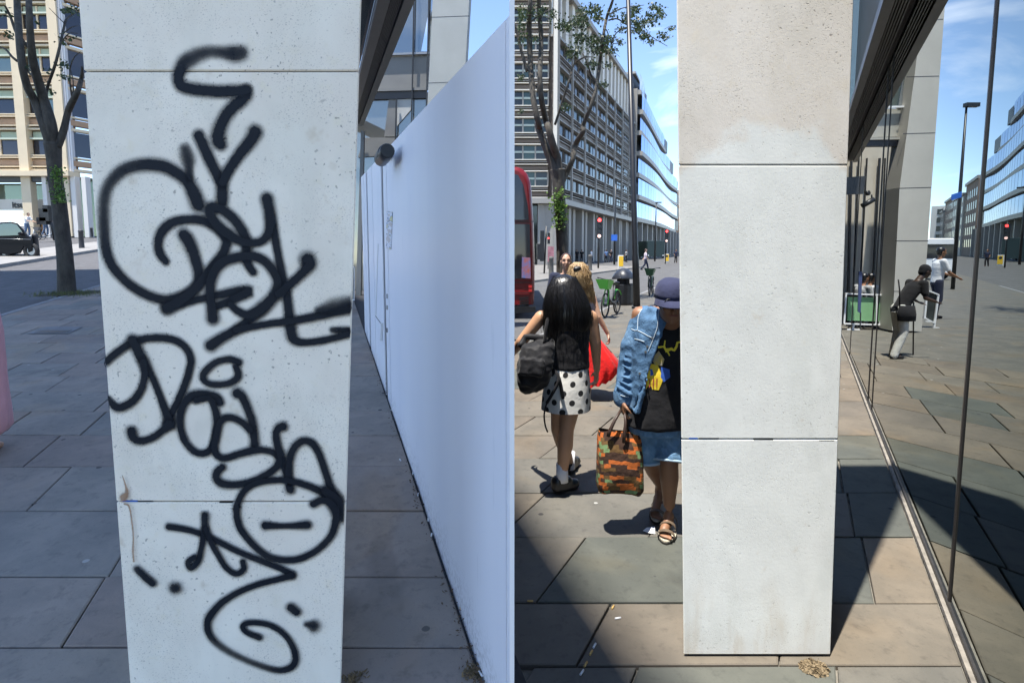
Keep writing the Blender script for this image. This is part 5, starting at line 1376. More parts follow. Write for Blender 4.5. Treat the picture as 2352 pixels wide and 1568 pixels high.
# hire bikes
M_LIME = mat('lime_green', (.10, .50, .06), .35); M_TYRE = mat('tyre', (.015, .015, .016), .8)
def bike(root, base, yaw, s=1.0, m=M_LIME, m2=M_DARK):
    c_, s_ = math.cos(yaw), math.sin(yaw)
    def T(x, y, z): return Vector(base) + Vector((c_ * x - s_ * y, s_ * x + c_ * y, z)) * s      # x forwards
    ax = Vector((-s_, c_, 0))
    for x in (0, 1.08):
        w = MB().torus(T(x, 0, .34), ax, .32 * s, .024 * s, 30, 6).build('wheel', M_TYRE, root)
        sp = MB()
        for k in range(10):
            a = 2 * math.pi * k / 10; sp.bar(T(x, 0, .34), T(x + math.cos(a) * .31, 0, .34 + math.sin(a) * .31), .005, .005)
        sp.build('spokes', M_CHROME, w)
        MB().tube([T(x, -.05, .34), T(x, .05, .34)], .045 * s, 10).build('hub', M_DARK, w)
    fr = MB(); fr.tube([T(.92, 0, .98), T(.80, 0, .5), T(.55, 0, .38), T(.40, 0, .36), T(0, 0, .34)], [.03, .035, .045, .04, .02], 8); fr.tube([T(.40, 0, .36), T(.26, 0, .86)], .028, 8)
    fr.build('frame', m2, root)
    for q in (-.06, .06): MB().tube([T(1.08, q, .34), T(.96, q, .72), T(.94, q * .4, .80)], .018, 7).build('fork', m, root)
    MB().tube([T(.94, 0, .76), T(.90, 0, 1.02)], .03, 8).build('head_tube', m, root)
    MB().tube([T(.80, -.30, 1.08), T(.90, -.1, 1.05), T(.92, 0, 1.04), T(.90, .1, 1.05), T(.80, .30, 1.08)], .015, 7).build('handlebar', M_DARK, root)
    for q in (-.30, .30): MB().tube([T(.80, q, 1.08), T(.72, q * 1.2, 1.08)], .019, 7).build('grip', M_BLACK, root)
    MB().ball(T(.22, 0, .92), (.13 * s, .08 * s, .045 * s)).build('saddle', M_BLACK, root)
    bk_ = [[T(1.0, -.12, .78), T(1.26, -.11, .80), T(1.26, .11, .80), T(1.0, .12, .78)], [T(.97, -.2, 1.0), T(1.40, -.18, 1.06), T(1.40, .18, 1.06), T(.97, .2, 1.0)]]
    bm_ = MB().loft(bk_, cap=False, smooth=False); bm_.quad(bk_[0]); bm_.loft([bk_[1], [p + Vector((0, 0, .015)) + (T(1.18, 0, 1.03) - p) * -.05 for p in bk_[1]]], cap=False, smooth=False)
    bm_.build('basket', m, root)
    a_ = []
    for k in range(9):
        an = math.radians(20 + 130 * k / 8); a_.append([T(math.cos(an) * .38, -.035, .34 + math.sin(an) * .38), T(math.cos(an) * .38, .035, .34 + math.sin(an) * .38)])
    MB().loft(a_, closed=False, smooth=True).build('rear_mudguard', m, root)
    MB().bar(T(.30, .1, .02), T(.36, .04, .36), .025, .02).build('kickstand', M_DARK, root)
    MB().tube([T(.42, -.09, .34), T(.42, .09, .34)], .06, 12).build('crank', M_DARK, root)
b1 = gr(1402, 728)
BK1 = thing('hire_bicycle', 'hire bicycle with bright green basket parked in front of the litter bin', 'bicycle', b1)
yw = math.radians(242); bike(BK1, gr(1390, 729) - Vector((math.cos(yw), math.sin(yw), 0)) * 1.08, yw)
b2 = gr(1500, 678)
BK2 = thing('hire_bicycle', 'dark green hire bicycle standing beyond the lamp column', 'bicycle', b2)
yw = math.radians(250); bike(BK2, gr(1492, 679) - Vector((math.cos(yw), math.sin(yw), 0)) * 1.08, yw, 1.05, mat('bottle_green', (.03, .10, .05), .4))

# bollards and keep-left signs on the island
M_BGREY = mat('bollard_grey', (.10, .095, .085), .7, var=.2)
def rg_(px, py): return gr(px, py)
bollard(1266, 634, 589, 12, rg_, 'square grey bollard on the island just right of the bus', 'grey bollards on the right island', M_BGREY)
bollard(1355, 621, 585, 10, rg_, 'grey bollard on the island right of the blonde woman', 'grey bollards on the right island', M_BGREY)
def keep_sign(px, py0, py1, w, label, icon=True):
    p = gr(px, py0); h = at(px, py1, p.y).z; hw = w / F * p.y / 2
    r = thing('keep_left_sign', label, 'sign', p)
    MB().box((p.x - hw, p.y - .12, 0), (p.x + hw, p.y + .12, h)).build('housing', mat('sign_white', (.7, .7, .66), .5), r)
    MB().box((p.x - hw * .75, p.y - .15, h * .12), (p.x + hw * .95, p.y - .121, h * .92)).build('face', mat('sign_yellow', (.75, .45, .02), .4), r)
    if icon: MB().disc(Vector((p.x, p.y - .152, h * .72)), (0, -1, 0), hw * .55, 14, .01).build('arrow_disc', M_BLACK, r)
keep_sign(1425, 615, 586, 12, 'yellow faced traffic island sign left of the lamp column', False)
keep_sign(1531, 602, 583, 9, 'small far yellow traffic sign with black roundel near the pillar')
# traffic lights
M_REDL = mat('red_light', (.6, .02, .02), .4, emit=(1, .05, .05, 3.0)); M_PED = mat('ped_light', (.7, .5, .45), .4, emit=(1, .6, .5, .8))
def tlight(px, py_foot, py_top, py_bot, w, label, ped=True):
    p = gr(px, py_foot); Y = p.y; r = thing('traffic_light', label, 'traffic light', p)
    zt, zb = at(px, py_top, Y).z, at(px, py_bot, Y).z; hw = w / F * Y / 2
    MB().tube([p, Vector((p.x + .05, Y, zt))], hw * .32, 8).build('pole', M_BLACK, r)
    MB().box((p.x - hw, Y - .35, zb), (p.x + hw, Y - .1, zt)).build('housing', M_BLACK, r)
    n = 3
    for k in range(n):
        z = zt - (zt - zb) * (k + .5) / (n + (1 if ped else 0)); q = Vector((p.x, Y - .36, z))
        MB().disc(q, (0, -1, 0), hw * .62, 14, .02).build('lamp', M_REDL if k == 0 else M_DARK, r)
        MB().loft([[q + Vector((math.cos(a) * hw * .72, 0, math.sin(a) * hw * .72)) for a in [math.pi * j / 8 for j in range(9)]], [q + Vector((math.cos(a) * hw * .72, -.2, math.sin(a) * hw * .72)) for a in [math.pi * j / 8 for j in range(9)]]], closed=False).build('visor', M_BLACK, r)
    if ped:
        MB().disc(Vector((p.x, Y - .36, zb + (zt - zb) * .10)), (0, -1, 0), hw * .6, 14, .02).build('pedestrian_lamp', M_PED, r)
tlight(1374, 616, 500, 547, 13, 'tall traffic light showing red in front of the louvred office block')
tlight(1528, 606, 528, 556, 8, 'small far traffic light showing red beside the pillar edge')
# dark traffic light cluster by the bus, and by the left shop
T3 = thing('traffic_light', 'dark traffic signals seen from behind between bus and right tree', 'traffic light', gr(1250, 628))
p = gr(1250, 628)
for px0, px1, a, b in ((1240, 1250, 530, 600), (1257, 1263, 535, 560), (1233, 1240, 560, 596)):
    c0_, c1_ = at(px0, b, p.y), at(px1, a, p.y); MB().box((c0_.x, p.y - .2, c0_.z), (c1_.x, p.y + .2, c1_.z)).build('housing', M_BLACK, T3)
MB().tube([p, at(1255, 520, p.y)], .07, 8).build('pole', M_BLACK, T3)
MB().disc(at(1260, 547, p.y - .25), (0, -1, 0), .06, 10, .02).build('lamp', M_REDL, T3)
NB = thing('notice_board', 'pinkish notice panel standing between the bus and the right tree', 'sign', gr(1262, 622))
q = gr(1266, 618); MB().box((at(1258, 600, q.y).x, q.y, at(0, 601, q.y).z), (at(1272, 600, q.y).x, q.y + .1, at(0, 566, q.y).z)).build('panel', mat('pink_print', (.30, .13, .15), .5, var=.4, vscale=4), NB)
MB().box((at(1258, 600, q.y).x, q.y + .02, 0), (at(1260, 600, q.y).x, q.y + .1, at(0, 600, q.y).z)).build('leg', M_BLACK, NB)
p = gl(126, 552)
T4 = thing('traffic_light', 'black traffic signals on a pole in front of the sunlit shop', 'traffic light', p)
MB().tube([p, at(113, 490, p.y)], .10, 8).build('pole', M_BLACK, T4)
for pts in ((98, 118, 480, 532 - 24), (92, 112, 500, 516), (106, 116, 472, 488)):
    c0_, c1_ = at(pts[0], pts[3], p.y), at(pts[1], pts[2], p.y); MB().box((c0_.x, p.y - .3, c0_.z), (c1_.x, p.y + .2, c1_.z)).build('housing', M_BLACK, T4)
# lamp posts and street name plate
def lamp(px, py_foot, py_top, w, arm, label, Y=None, sign=False, xf=None):
    p = gr(px, py_foot) if Y is None else Vector((at(px, py_foot, Y).x, Y, 0)); Y = p.y; r = thing('street_lamp', label, 'street lamp', xf(p) if xf else p)
    zt = at(px, py_top, Y).z; rr_ = w / F * Y / 2
    MB().tube([p, Vector((p.x, Y, zt * .5)), Vector((p.x, Y, zt))], [rr_ * 1.2, rr_, rr_ * .6], 8).build('pole', M_BLACK, r, xf=xf)
    MB().box((p.x - rr_, Y - .12, zt - .1), (p.x + arm / F * Y, Y + .12, zt + .08)).build('lantern', M_BLACK, r, xf=xf)
    if sign: 
        c0_ = at(px - 8, 553, Y); c1_ = at(px + 6, 539, Y); MB().box((c0_.x, Y - .3, c0_.z), (c1_.x, Y - .2, c1_.z)).build('name_plate', mat('sign_blue', (.02, .12, .5), .4), r)
lamp(1411, 608, 416, 4, 12, 'thin black street lamp with a blue plate in front of the louvred block', None, True)
lamp(1504, 600, 465, 3.4, 12, 'small black street lamp in front of the curved glass block')
vl = gr(2196, 668); 
lamp(2190, 640, 241, 7, 26, 'black street lamp reflected in the glass wall', 26.0, False, mir)
pl = thing('street_name_sign', 'small blue street sign plate reflected in the glass wall', 'sign', mir(at(2197, 450, 25.8)))
MB().obox(at(2197, 450, 25.8), (.22, 0, .07), (0, .03, 0), (0, 0, .13)).build('plate', MATS['sign_blue'], pl, xf=mir)
# dark truck, white van
def vehicle_box(name, label, cat, p, w, h, L, m, xf=None, glass=True):
    r = thing(name, label, cat, xf(p) if xf else p)
    ring = lambda y, i, hh: [Vector((p.x - w / 2 + i, p.y + y, .45)), Vector((p.x + w / 2 - i, p.y + y, .45)), Vector((p.x + w / 2 - i, p.y + y, hh - .2)), Vector((p.x + w / 2 - i - .2, p.y + y, hh)), Vector((p.x - w / 2 + i + .2, p.y + y, hh)), Vector((p.x - w / 2 + i, p.y + y, hh - .2))]
    MB().loft([ring(0, .08, h - .05), ring(.15, 0, h), ring(L, 0, h)], smooth=False).build('body', m, r, xf=xf)
    if glass: MB().box((p.x - w * .42, p.y - .02, h * .52), (p.x + w * .42, p.y + .06, h * .86)).build('windscreen', M_BGL, r, xf=xf)
    for x in (-.42, .42): MB().box((p.x + x * w - .12, p.y - .03, .6), (p.x + x * w + .12, p.y + .02, .85)).build('headlight', M_WHITE, r, xf=xf)
    for y in (.8, L - 1):
        for x in (-1, 1): MB().torus((p.x + x * (w / 2 - .15), p.y + y, .42), (1, 0, 0), .30, .12, 16, 6).build('wheel', M_TYRE, r, xf=xf)
    return r
p = gr(1506, 594); w_ = 40 / F * p.y
vehicle_box('delivery_lorry', 'dark teal lorry parked at the foot of the curved glass block', 'lorry', p, w_, at(1506, 553, p.y).z, 9, mat('dark_teal', (.012, .03, .032), .5), None, False)
p = gr(*ZH(800, 690)); p = at(2158, 612, 34); p.z = 0
vehicle_box('van', 'white van coming down the reflected street', 'van', p, 2.1, 2.6, 5, M_WHITE, mir)
# parked car on the left
cb = gl(40, 589)
CAR = thing('parked_car', 'glossy black car at the left edge in front of the shop', 'car', cb)
M_CARB = mat('car_black', (.006, .006, .008), .35, spec=.12)
def CL(px, py, d=0.0): return at(px, py, cb.y + d)
Zc = ZL2
prof = [Zc(-160, 920), Zc(-160, 700), Zc(-60, 640), Zc(0, 612), Zc(100, 606), Zc(170, 622), Zc(235, 690), Zc(260, 735), Zc(320, 775), Zc(330, 840), Zc(328, 900), Zc(290, 915), Zc(280, 860), Zc(240, 850), Zc(205, 915), Zc(90, 935)]
CV = ray(60, 560); CV.z = LSL; CV = CV.normalized()
P0 = [CL(*q) for q in prof]; cen = sum(P0, Vector()) / len(P0)
MB().loft([[p_ + (cen - p_) * .10 + Vector((0, .0, 0)) for p_ in P0], [p_ + CV * .12 for p_ in P0], [p_ + CV * 1.7 for p_ in P0]], smooth=False).build('body', M_CARB, CAR)
MB().loft([[CL(*q, -.03) for q in (Zc(-40, 745), Zc(-40, 640), Zc(30, 622), Zc(110, 620), Zc(165, 635), Zc(215, 700), Zc(228, 735))], [CL(*q, .06) for q in (Zc(-40, 745), Zc(-40, 640), Zc(30, 622), Zc(110, 620), Zc(165, 635), Zc(215, 700), Zc(228, 735))]], smooth=False).build('side_window', glass_mat('car_glass', (.10, .13, .145), .03, .8), CAR)
for zx in (40, 308):
    w = MB().torus(CL(*Zc(zx, 888), .1), (0, 1, 0), .27, .09, 22, 8).build('wheel', M_TYRE, CAR)
    MB().disc(CL(*Zc(zx, 888), .04), (0, 1, 0), .2, 14, .05).build('rim', M_CHROME, w)
MB().tube([CL(*Zc(-100, 768), -.04), CL(*Zc(300, 778), -.04)], .012, 6).build('trim', M_CHROME, CAR)
MB().ball(CL(*Zc(205, 722), -.15), (.14, .06, .08)).build('wing_mirror', M_CARB, CAR)
# ================================================================== people
SK_TAN = mat('skin_tan', (.50, .275, .16), .5, var=.08, vscale=9); SK_PALE = mat('skin_pale', (.50, .30, .21), .5, var=.08, vscale=9)
SK_BROWN = mat('skin_brown', (.27, .135, .075), .5, var=.08, vscale=9); SK_DARK = mat('skin_dark', (.06, .032, .02), .5)
def fabric(name, col, var=.15, vscale=12, bump=.5, bscale=14, rough=.85, **k): return mat(name, col, rough, var=var, vscale=vscale, bump=bump, bscale=bscale, spec=.2, sheen=.1, **k)
F_BLACK = fabric('black_cotton', (.012, .012, .014)); F_NAVY = fabric('navy_cotton', (.02, .025, .05)); F_WHITE = fabric('white_cotton', (.72, .72, .74), .04)
F_GREY = fabric('grey_cotton', (.30, .31, .32)); F_PINK = fabric('pink_cotton', (.70, .36, .38), .06); F_BLUE = fabric('blue_cotton', (.10, .17, .32))
H_BLACK = mat('hair_black', (.008, .007, .007), .30, var=.4, vscale=60, bump=.25, bscale=70, stretch=(1, 1, .05), spec=.6)
H_BROWN = mat('hair_brown', (.05, .022, .012), .4, var=.4, vscale=50, bump=.5, bscale=80)
H_BLOND = mat('hair_blond', (.22, .13, .055), .4, col2=(.50, .36, .19), vscale=22, bump=.6, bscale=60, stretch=(1, 1, .35))
EYE = mat('eye_dark', (.02, .012, .01), .3)

def hand(mb, w, d, nrm, thumb, s=1.0, curl=.5):
    """w wrist, d pointing direction, nrm palm facing, thumb side vector"""
    w, d, nrm, thumb = Vector(w), Vector(d).normalized(), Vector(nrm).normalized(), Vector(thumb).normalized()
    for q in (-.028, -.010, .009, .027): mb.capsule(w, .018 * s, w + d * .085 * s + thumb * q * s, .0125 * s, 8)
    for k, (q, L) in enumerate(((.030, .070), (.011, .080), (-.009, .075), (-.028, .058))):
        p0 = w + d * .088 * s + thumb * q * s
        d1 = (d * math.cos(curl * .7) + nrm * math.sin(curl * .7)); d2 = (d * math.cos(curl * 1.9) + nrm * math.sin(curl * 1.9))
        p1 = p0 + d1 * L * .5 * s; p2 = p1 + d2 * L * .5 * s
        mb.capsule(p0, .0095 * s, p1, .0088 * s, 7); mb.capsule(p1, .0088 * s, p2, .0075 * s, 7)
    t0 = w + d * .025 * s + thumb * .024 * s; t1 = t0 + (d * .6 + thumb * .75 + nrm * .3).normalized() * .042 * s; t2 = t1 + (d * .9 + nrm * .5 + thumb * .1).normalized() * .034 * s
    mb.capsule(t0, .014 * s, t1, .011 * s, 7); mb.capsule(t1, .011 * s, t2, .009 * s, 7)
def head(mb, c, fwd, up, s=1.0):
    """c centre of the skull; adds cranium, jaw, nose, ears, lips"""
    c, f, u = Vector(c), Vector(fwd).normalized(), Vector(up).normalized(); r = f.cross(u).normalized()
    u = r.cross(f).normalized()
    R_ = Matrix((r, f, u)).transposed()
    mb.ball(c + u * .02 * s, (.076 * s, .094 * s, .098 * s), rot=R_)
    mb.ball(c + f * .022 * s - u * .055 * s, (.058 * s, .066 * s, .068 * s), rot=R_)
    mb.capsule(c + f * .06 * s - u * .098 * s, .026 * s, c + f * .055 * s - u * .08 * s, .034 * s, 8)
    mb.capsule(c + f * .090 * s + u * .012 * s, .010 * s, c + f * .108 * s - u * .030 * s, .015 * s, 8)
    mb.ball(c + f * .086 * s - u * .060 * s, (.024 * s, .010 * s, .010 * s), 10, 6, R_)
    for q in (-1, 1):
        mb.ball(c + r * q * .078 * s - f * .005 * s - u * .01 * s, (.010 * s, .022 * s, .032 * s), 8, 6, R_)
        mb.ball(c + r * q * .038 * s + f * .072 * s - u * .028 * s, (.026 * s, .02 * s, .022 * s), 8, 6, R_)
        mb.capsule(c + r * q * .016 * s + f * .088 * s + u * .030 * s, .010 * s, c + r * q * .052 * s + f * .072 * s + u * .030 * s, .009 * s, 6)
    return r, f, u
def eyes(parent, c, r, f, u, s=1.0, xf=None):
    for q in (-1, 1):
        MB().ball(c + r * q * .032 * s + f * .080 * s + u * .010 * s, (.010 * s, .008 * s, .005 * s), 10, 6).build('eye', EYE, parent, xf=xf)
        MB().capsule(c + r * q * .018 * s + f * .098 * s + u * .036 * s, .005 * s, c + r * q * .052 * s + f * .082 * s + u * .037 * s, .004 * s, 6).build('eyebrow', H_BROWN, parent, xf=xf)
    MB().capsule(c - r * .022 * s + f * .094 * s - u * .061 * s, .003 * s, c + r * .022 * s + f * .094 * s - u * .061 * s, .003 * s, 6).build('mouth', mat('lip', (.22, .07, .06), .5), parent, xf=xf)
def oval(c, rx, ry, n=24, fold=0.0, k=7, ph=0.0, rot=0.0, rnd=None):
    out = []
    for j in range(n):
        a = 2 * math.pi * j / n; f_ = 1 + fold * math.sin(k * a + ph)
        x, y = math.cos(a) * rx * f_, math.sin(a) * ry * f_
        out.append(Vector((c[0] + x * math.cos(rot) - y * math.sin(rot), c[1] + x * math.sin(rot) + y * math.cos(rot), c[2])))
    return out

# ---- generic passer-by
def figure(label, base, h, yaw, skin, top, bottom, hair, shoes, stride=.16, arms=((.04, -.05, .02, -.12), (.04, .05, .02, .1)), sleeve='short', lower='trousers', lean=0.0, xf=None, voxel=.022, hairlong=.0, seated=False, group=None, cap=None):
    s = h / 1.74; cy, sy = math.cos(yaw), math.sin(yaw); base = Vector(base)
    def T(x, y, z):
        y2 = y - lean * max(0, z - .9) ** 1.0
        return base + Vector((cy * x - sy * y2, sy * x + cy * y2, z - abs(lean) * .12 * max(0, z - .9))) * s
    def V(x, y, z): return Vector((cy * x - sy * y, sy * x + cy * y, z))
    sk = MB(); hz = .47 if seated else .92
    hip = {q: T(q * .09, 0, hz) for q in (-1, 1)}
    foot = {1: (-stride if not seated else -.42), -1: (stride if not seated else -.42)}
    sh_z = hz + .52; knee, ank = {}, {}
    for q in (-1, 1):
        fy = foot[q]
        knee[q] = T(q * .10, (-.06 + fy * .35) if not seated else -.42, .50 if not seated else .48); ank[q] = T(q * .10, fy + (.05 if not seated else .0), .085 + (.05 if (q < 0 and not seated and stride > .1) else 0))
        sk.chain([hip[q], knee[q], ank[q]], [.085 * s, .056 * s, .038 * s])
        sk.capsule(ank[q], .038 * s, ank[q] + V(0, -.12, -.045) * s, .03 * s)
    sk.capsule(T(0, 0, hz), .09 * s, T(0, 0, sh_z - .10), .085 * s)
    sk.capsule(T(-.15, 0, sh_z - .01), .045 * s, T(.15, 0, sh_z - .01), .045 * s)
    sk.capsule(T(0, 0, sh_z), .06 * s, T(0, -.01, sh_z + .12), .052 * s)
    el, wr, shd = {}, {}, {}
    for q, A in ((-1, arms[0]), (1, arms[1])):
        shd[q] = T(q * .19, 0, sh_z - .01); el[q] = T(q * (.21 + A[0]), A[1], sh_z - .29); wr[q] = T(q * (.20 + A[2]), A[1] + A[3], sh_z - .52 + abs(A[3]) * .6)
        sk.chain([shd[q], el[q], wr[q]], [.048 * s, .038 * s, .027 * s]); d = (wr[q] - el[q])
        hand(sk, wr[q], d, V(-q, 0, 0), V(0, -1, 0), s, .6)
    hc = T(0, -.02, sh_z + .215); fw = V(0, -1, -lean * .6)
    r, f, u = head(sk, hc, fw, (T(0, -.01, 1.7) - T(0, -.0, 1.4)), s)
    body = remesh(sk, 'person', skin, None, voxel * .7, 4, xf, label=label, cat='person', group=group)
    tp = MB()
    rings = [oval(T(0, 0, hz - .02), .165 * s, .125 * s), oval(T(0, 0, hz + .14), .155 * s, .115 * s), oval(T(0, 0, hz + .34), .185 * s, .13 * s), oval(T(0, 0, hz + .46), .19 * s, .12 * s), oval(T(0, 0, hz + .545), .10 * s, .075 * s)]
    if abs(cy) < .7: rings = [[Vector((p.x, p.y, p.z)) for p in oval(sum(R0, Vector()) / len(R0), .0, 0)] for R0 in rings] if False else [oval(sum(R0, Vector()) / len(R0), (max(p.x for p in R0) - min(p.x for p in R0)) / 2, (max(p.y for p in R0) - min(p.y for p in R0)) / 2, rot=yaw) for R0 in rings]
    tp.loft(rings)
    for q in (-1, 1):
        tp.capsule(T(q * .13, 0, sh_z - .02), .07 * s, shd[q], .066 * s)
        if sleeve == 'short': tp.capsule(shd[q], .066 * s, shd[q] + (el[q] - shd[q]) * .7, .06 * s)
        elif sleeve == 'long': tp.chain([shd[q], el[q], el[q] + (wr[q] - el[q]) * .92], [.066 * s, .055 * s, .042 * s])
    remesh(tp, 'top', top, body, voxel * .7, 3, xf)
    bt = MB()
    if lower == 'skirt':
        bt.loft([oval(T(0, 0, hz + .06), .15 * s, .115 * s, 32, rot=yaw), oval(T(0, 0, hz - .1), .20 * s, .155 * s, 32, .02, 9, rot=yaw), oval(T(0, 0, hz - .45), .26 * s, .22 * s, 32, .06, 9, rot=yaw)]); bt.build('skirt', bottom, body, xf=xf)
    else:
        bt.loft([oval(T(0, 0, hz - .08), .16 * s, .125 * s, rot=yaw), oval(T(0, 0, hz + .06), .158 * s, .118 * s, rot=yaw)])
        for q in (-1, 1): bt.chain([hip[q], knee[q], ank[q] + Vector((0, 0, -.02))] if lower == 'trousers' else [hip[q], knee[q]], [.098 * s, .078 * s, .066 * s])
        remesh(bt, 'trousers', bottom, body, voxel * .7, 3, xf)
    for q in (-1, 1):
        a = ank[q]; MB().capsule(a + V(0, .03, -.045) * s, .04 * s, a + V(0, -.15, -.052) * s, .034 * s).build('shoe', shoes, body, xf=xf)
    hr = MB(); hr.ball(hc + u * .038 * s - f * .02 * s, (.087 * s, .100 * s, .088 * s), rot=Matrix((r, f, u)).transposed())
    hr.ball(hc - f * .05 * s - u * .01 * s, (.078 * s, .06 * s, .09 * s), rot=Matrix((r, f, u)).transposed())
    if hairlong: hr.capsule(hc - f * .05 * s, .075 * s, hc - f * .07 * s - u * hairlong, .06 * s)
    remesh(hr, 'hair' if not cap else cap, hair, body, voxel * .6, 3, xf)
    return body, dict(wr=wr, T=T, hc=hc, u=u, f=f, r=r)

# ---- woman in the polka dot skirt, walking away
YA = gr(1298, 1131).y
def PA(px, py, d=0.0): return at(px, py, YA + d)
sk = MB()
hipz = PA(1300, 880)
LA = [PA(1316, 900, .02), PA(1302, 985, -.02), PA(1291, 1090, .0)]       # planted leg, her right
LBk = [PA(1290, 900, .0), PA(1281, 985, .12), PA(1308, 1062, .38)]      # far leg
sk.chain(LA, [.088, .056, .040]); sk.chain([LA[1] + (LA[2] - LA[1]) * .05, LA[1] + (LA[2] - LA[1]) * .35, LA[2]], [.056, .062, .038])
sk.chain(LBk, [.085, .055, .038]); sk.chain([LBk[1], LBk[1] + (LBk[2] - LBk[1]) * .35, LBk[2]], [.055, .060, .038])
sk.capsule(LA[2], .034, PA(1300, 1108, .03), .028); sk.capsule(LBk[2], .034, PA(1312, 1070, .42), .026)
sk.capsule(PA(1304, 880), .09, PA(1302, 750), .085)
shR, shL = PA(1357, 728, .0), PA(1243, 728, .0)
elR, wrR = PA(1368, 790, .02), PA(1371, 848, .10)
elL, wrL = PA(1199, 783, .03), PA(1176, 812, .22)
sk.capsule(shL, .05, shR, .05)
sk.chain([shR, elR, wrR], [.054, .045, .028]); hand(sk, wrR, Vector((0, .15, -1)), Vector((-1, .1, 0)), Vector((-.2, 1, 0)), 1.0, .7)
sk.chain([shL, elL, wrL], [.052, .043, .028]); hand(sk, wrL, Vector((-.3, .8, -.4)), Vector((1, .2, 0)), Vector((0, .2, 1)), 1.0, .7)
hcA = PA(1296, 672, .03)
sk.capsule(PA(1297, 722), .06, PA(1296, 690), .055)
head(sk, hcA, Vector((.1, 1, -.05)), Vector((0, 0, 1)), 1.05)
WA = remesh(sk, 'person', SK_TAN, None, .011, 5, None, label='woman with long black hair, black sleeveless top and polka dot skirt walking away', cat='person')
tp = MB()
tc = PA(1300, 780)
tp.loft([oval(PA(1306, 845), .155, .125), oval(PA(1304, 800), .155, .122), oval(PA(1302, 760), .172, .128), oval(PA(1301, 728), .165, .118), oval(PA(1299, 706), .085, .08)])
tp.capsule(PA(1265, 722), .062, PA(1340, 722), .062)
wrinkle(remesh(tp, 'top', F_BLACK, WA, .011, 4), .006, 12)
def polka_mat():
    g = NG('polka_cotton'); uv = g.new('ShaderNodeUVMap'); sx = g.new('ShaderNodeSeparateXYZ'); g.put(sx.inputs[0], uv.outputs[0])
    def dots(o):
        a = g.math('SUBTRACT', g.math('FRACT', g.math('ADD', g.math('DIVIDE', sx.outputs[0], .125), o)), .5); b = g.math('SUBTRACT', g.math('FRACT', g.math('ADD', g.math('DIVIDE', sx.outputs[1], .135), o)), .5)
        return g.math('SQRT', g.math('ADD', g.math('MULTIPLY', a, a), g.math('MULTIPLY', b, b)))
    d = g.math('MINIMUM', dots(0.0), dots(.5))
    g.put(g.b.inputs['Base Color'], g.mix(g.step(d, .175, .155), (.60, .59, .55), (.008, .008, .009))); g.b.inputs['Roughness'].default_value = .85
    g.bump(g.noise(g.pos(), 9, 4), .35, .03); return g.m
rings = []; lv = [(832, 1308, .140, .112), (850, 1306, .152, .125), (880, 1303, .172, .142), (910, 1301, .182, .152), (938, 1300, .186, .156)]
per = 1.05; zs_ = [PA(cx_, py_).z for py_, cx_, _, _ in lv]
for py_, cx_, rx_, ry_ in lv: rings.append(oval(PA(cx_, py_), rx_, ry_, 36, .018, 6, .5))
mbk = MB(); mbk.loft(rings, cap=False, uvs=lambda j, k: (j / 36 * per, zs_[k]))
mbk.loft([oval(PA(1300, 936), .183, .153, 36, .018, 6, .5), oval(PA(1301, 890), .16, .13, 36)], cap=False, uvs=lambda j, k: (.06, .06))
mbk.build('skirt', polka_mat(), WA)
for L_, d in ((LA, (.06, .03)), (LBk, (.02, .10))):
    a = L_[2]; MB().tube([a + Vector((0, 0, .09)), a + Vector((0, 0, .0)), a + Vector((0, 0, -.05))], [.046, .045, .05], 14).build('sock', F_WHITE, WA)
for a, b, dz in ((PA(1281, 1128, -.0), PA(1318, 1110, .06), 0), (PA(1304, 1078, .38), PA(1322, 1072, .52), 0)):
    a = Vector((a.x, a.y, max(a.z, .05))); b = Vector((b.x, b.y, .045))
    sm = MB(); sm.capsule(a, .054, b, .046); sm.capsule(a + Vector((0, 0, .035)), .056, a + (b - a) * .5 + Vector((0, 0, .03)), .052); sm.capsule(a - Vector((0, 0, .028)), .03, b - Vector((0, 0, .025)), .03)
    remesh(sm, 'shoe', mat('black_leather', (.012, .012, .013), .35), WA, .009, 4)
# long hair: grooved shell with loose strands
def lock(px0, py0, w0, px1, py1, w1): pass
hv = [(630, 1296, 8, .02), (640, 1296, 28, .07), (660, 1297, 40, .105), (690, 1300, 50, .118), (715, 1303, 54, .105), (740, 1303, 55, .085), (760, 1300, 48, .07), (775, 1294, 36, .05), (788, 1290, 18, .03)]
rings = []; rh = random.Random(8); NS = 72; gro = [rh.uniform(-1, 1) for _ in range(NS)]
for py_, cx_, hw_, dp_ in hv:
    c_ = PA(cx_, py_, -.055 if py_ > 700 else -.01); rw = hw_ / F * YA; ring = []
    for j in range(NS):
        a = 2 * math.pi * j / NS; f_ = 1 + .014 * gro[j] * min(1, (py_ - 620) / 60)
        ring.append(c_ + Vector((math.cos(a) * rw * f_, math.sin(a) * dp_ * f_, .012 * gro[(j * 7) % NS] * (py_ > 750))))
    rings.append(ring)
HA = MB().loft(rings).build('hair', H_BLACK, WA)
stn = MB()
